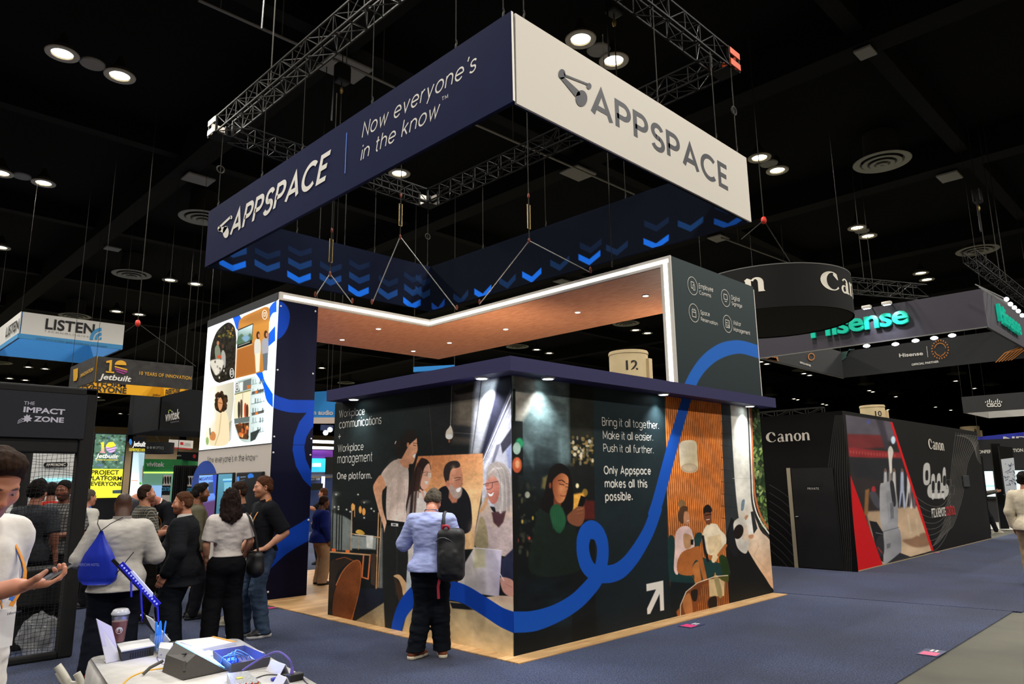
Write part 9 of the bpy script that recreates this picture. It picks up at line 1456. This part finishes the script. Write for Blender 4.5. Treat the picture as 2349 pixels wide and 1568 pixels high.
perf('lower_bracket', P(318, 1402), P(362, 1450), .03, BK, 4); MB().slab([P(336, 1410), P(350, 1418), P(392, 1468), P(384, 1476), P(352, 1440)], -_f0, .012).build('white_arm', M_solew, t); MB().bar(P(330, 1418), P(388, 1478), .02, .02).build('base_arm', BK, t); MB().obox(P(384, 1477), tw_*.05, tl_*.03, (0, 0, .006)).build('foot_plate', BK, t)
# white box and papers
q = [tz(362, 1508), tz(388, 1512), tz(396, 1496), tz(366, 1494)]; o = boxq(MB(), q, .05).build('white_box', M_solew); tag(o, 'small white carton between the pens and the grey case', 'box')
q = [tz(440, 1500), tz(540, 1478), tz(490, 1466), tz(402, 1476)]; t = thing('notepad', 'large white notepad with an orange edge on the table', 'notepad', tuple(sum(q)/4)); boxq(MB(), q, .016).build('pages', M_solew, t); boxq(MB(), [q[1]+np.array([0, 0, .016]), q[2]+np.array([0, 0, .016]), q[2]*.94+q[3]*.06+np.array([0, 0, .016]), q[1]*.94+q[0]*.06+np.array([0, 0, .016])], .003).build('orange_binding', mat('binding_orange', 'e0982c', .5), t)
q = [tz(410, 1520), tz(505, 1500), tz(470, 1488), tz(395, 1500)]; o = boxq(MB(), q, .004).build('paper_sheet', M_solew); tag(o, 'white sheet of paper under the open grey case', 'paper')
for i, (a, b_, c_, lb) in enumerate((((590, 1503), (614, 1512), 1487, 'small glowing white card on the far rim of the blue tray'), ((632, 1533), (664, 1545), 1512, 'small white card standing right of the blue tray'), ((424, 1488), (446, 1498), 1470, 'small white card leaning behind the grey case'), ((648, 1566), (668, 1575), 1545, 'white card leaning by the black power plug'))):
    p, q_ = tz(*a), tz(*b_); h = on(a[0], c_, 'x', p[0])[2]-TT; n = np.cross(q_-p, (0, 0, 1)); n /= np.linalg.norm(n); t = thing('card_stand', lb, 'card', tuple((p+q_)/2), 'small white cards on the table'); MB().slab([p, q_, q_+n*.02+np.array([0, 0, h]), p+n*.02+np.array([0, 0, h])], n, .002).build('card_face', mat('card_white', 'd6d6e2', .6), t); MB().slab([p+n*.022+np.array([0, 0, h]), q_+n*.022+np.array([0, 0, h]), q_+n*.05, p+n*.05], n, .002).build('card_back', mat('card_white'), t)
# grey wedge case with blue light inside
B0 = [tz(372, 1540), tz(420, 1560), tz(522, 1538), tz(470, 1520)]; hh = [on(406, 1487, 'x', tz(395, 1535)[0]), on(458, 1502, 'x', tz(438, 1548)[0])]; t = thing('wedge_case', 'grey wedge shaped case open at the back with blue light spilling out', 'electronics case', tuple(sum(B0)/4)); hA = .105
a0, a1, b1, b0 = B0; up = np.array([0, 0, 1.]); m1 = a1*.75+b1*.25+up*hA; m0 = a0*.75+b0*.25+up*(hA+.02); k0, k1 = a0+up*hA*.72+(b0-a0)*.06, a1+up*hA*.72+(b1-a1)*.06
b = MB(); th_ = .004
b.add([a0, a1, k1, k0, m1, m0], [(0, 1, 2, 3), (3, 2, 4, 5)]); b.add([a1, b1, m1, k1], [(0, 1, 2), (0, 2, 3)]); b.add([a0, b0, m0, k0], [(2, 1, 0), (3, 2, 0)]); b.quad(a0, b0, b1, a1); o = b.build('case_shell', GREY, t); md = o.modifiers.new('thickness', 'SOLIDIFY'); md.thickness = .004
MB().slab([m1*.96+m0*.04, m0, b0*.86+m0*.14+up*.05, b1*.9+m1*.1+up*.006], np.array([0, 0, 1.]), .003).build('lit_diffuser', mat('lit_diffuser', 'a8e4ff', .3, emit=3.2, ecol='5ab8ff'), t)
MB().bar(k1*.9+k0*.1, a1*.5+k1*.5+(a1-b1)*.02, .012).build('hinge_clip', mat('clip_dark', '2a2825', .5), t); MB().tube([a0+up*.05, a0+(a0-b0)*.28+up*.03, a0+(a0-b0)*.42+up*.006], .008, 8).build('kickstand', GREY, t); MB().obox(k1*.3+m1*.35+k0*.15+m0*.2+up*.002, tw_*.012, tl_*.006, (0, 0, .002)).build('slot', mat('slot_black'), t)
# open tray with boards
q = [tz(530, 1545), tz(616, 1527), tz(560, 1501), tz(490, 1513)]; t = thing('open_tray', 'open grey tray of blue lit circuit boards and wires', 'electronics tray', tuple(sum(q)/4)); H_ = .045
o = MB().add([*q, *[p+(p-sum(q)/4)*.06+up*H_ for p in q]], [(0, 1, 2, 3), (0, 4, 5, 1), (1, 5, 6, 2), (2, 6, 7, 3), (3, 7, 4, 0)]).build('tray_shell', mat('tray_grey', '4a4a58', .5), t); o.modifiers.new('thickness', 'SOLIDIFY').thickness = .003
cq = sum(q)/4; MB().obox(cq+up*.012-tw_*.05, tw_*.05, tl_*.045, (0, 0, .003)).build('circuit_board', mat('board_blue', '14246e', .5), t); b = MB(); r2 = np.random.default_rng(8)
for i in range(16): b.obox(cq+up*.02-tw_*(.05+r2.uniform(-.04, .04))+tl_*r2.uniform(-.035, .035), tw_*r2.uniform(.003, .01), tl_*r2.uniform(.003, .008), (0, 0, r2.uniform(.003, .009)))
b.build('connectors', mat('connector_blue', '6a9af0', .35), t)
for i in range(4): s0 = cq-tw_*(.09-.02*i)+tl_*.02; MB().tube(spline([s0+up*.02, s0+up*(.05+.008*i)+tl_*.02, s0+up*.05+tw_*.05+tl_*.03, s0+up*.02+tw_*.08], 6), .003, 6).build('jumper_wire', mat('wire_sky', '6aa8f4', .4), t, True)
new_light('case_led', 'POINT', tuple(cq+up*.07-tw_*.07), 4.5, (.06, .12, 1), shadow_soft_size=.03); new_light('case_led', 'POINT', tuple(m0*.3+b0*.35+b1*.35+up*.07), 3.0, (.08, .3, 1), shadow_soft_size=.03)
# power supply, plug, cables
q = [tz(531, 1592), tz(598, 1584), tz(566, 1556), tz(520, 1562)]; t = thing('power_supply', 'silver perforated power supply with red and green wires at the bottom edge', 'power supply', tuple(sum(q)/4)); boxq(MB(), q, .035).build('metal_case', mat('psu_metal', 'b4b6b4', .35, .5, noise=.5, nscale=160), t); MB().obox(sum(q)/4+up*.0365-tw_*.01, tw_*.013, tl_*.012, (0, 0, .001)).build('yellow_label', mat('label_yellow', 'd8d020', .5), t); b = MB()
for i in range(12): u = .1+.07*i; p = q[0]*(1-u)+q[1]*u+up*(.018+.006*(i % 3)); b.tube(spline([p, p+tl_*.012+up*.012, p+tl_*.022+up*.002], 4), .0022, 5)
b.build('terminal_wires', mat('wire_red', 'b02218', .5), t); MB().ball(q[1]+up*.03-tw_*.01, .004).build('green_led', mat('led_green', '30e060', .4, emit=2), t)
c = tz(676, 1560); t = thing('power_plug', 'black power adapter block at the end of the purple cable', 'plug', tuple(c)); MB().rbox(c+np.array([-.035, -.02, 0]), c+np.array([.035, .02, .032]), .005).build('plug_body', mat('plug_black', '121216', .5), t); MB().lathe([(.009, .03), (.006, .06)], tuple(c-tw_*.015), 10).build('strain_relief', mat('wire_purple', '6a5ab8', .4), t)
def cable(label, pts, r, m, cat='cable'): o = MB().tube(spline(pts, 7), r, 7).build('cable', m, None, True); tag(o, label, cat); return o
d0 = (c-CO) @ CF; cable('purple cable arching from the tray to the black plug', [tz(556, 1537, .02), at(575, 1524, d0+.12), at(605, 1506, d0+.08), at(637, 1494, d0+.04), at(662, 1510, d0), c-tw_*.015+up*.06], .0045, mat('wire_purple'))
cable('yellow cable running off the near table edge to the grey case', [tz(272, 1580), tz(300, 1553), tz(340, 1538), tz(372, 1533), tz(385, 1530)], .0045, mat('wire_yellow', 'd8a018', .4)); cable('thin violet cable between the white carton and the wedge case', [tz(372, 1500, .02), tz(360, 1508), tz(368, 1520), tz(382, 1524)], .003, mat('wire_violet', '7a70a8', .4)); cable('thin dark cable from the black plug to the table edge', [c+tw_*.035+up*.01, tz(700, 1563), tz(712, 1572)], .003, mat('wire_dark', '2a2440', .4))
cable('black cable with blue plugs lying in front of the plug', [tz(585, 1556), tz(610, 1548), tz(640, 1548), tz(655, 1550)], .004, mat('wire_black', '0e0e12', .4)); c = tz(632, 1560); o = MB().rbox(c-np.array([.02, .012, 0]), c+np.array([.02, .012, .014]), .004).build('connector_plug', mat('plug_blue', '2430b0', .4)); tag(o, 'small blue connector lying on the cloth', 'connector')
# white folding chair tucked at the table corner
cs_ = at(150, 1568, 4.15); t = thing('folding_chair', 'white plastic folding chair at the table corner', 'chair', (cs_[0], cs_[1], .012)); M_ch = mat('chair_white', 'c4c0b4', .4); g = lambda x, y, d=4.15: at(x, y, d)
MB().tube(spline([g(131, 1526), g(146, 1548), g(160, 1575), g(172, 1615)], 5), [.022]*16, 10).build('back_post', M_ch, t, True); MB().tube(spline([g(176, 1543), g(184, 1560), g(190, 1590), g(194, 1625)], 5), [.02]*16, 10).build('back_post', M_ch, t, True); MB().tube(spline([g(134, 1540), g(148, 1562), g(170, 1570), g(188, 1562)], 5), .02, 8).build('backrest', M_ch, t, True); e = (g(172, 1615)+g(194, 1625))/2; e[2] = .44
MB().rbox(e+np.array([-.16, -.2, -.02]), e+np.array([.2, .2, .015]), .012).build('seat', M_ch, t)
for dx, dy_ in ((-.14, -.18), (.18, -.18), (-.14, .18), (.18, .18)): MB().tube([e+np.array([dx, dy_, 0]), (e[0]+dx*1.1, e[1]+dy_*1.1, .012)], .014, 8).build('leg', M_ch, t)
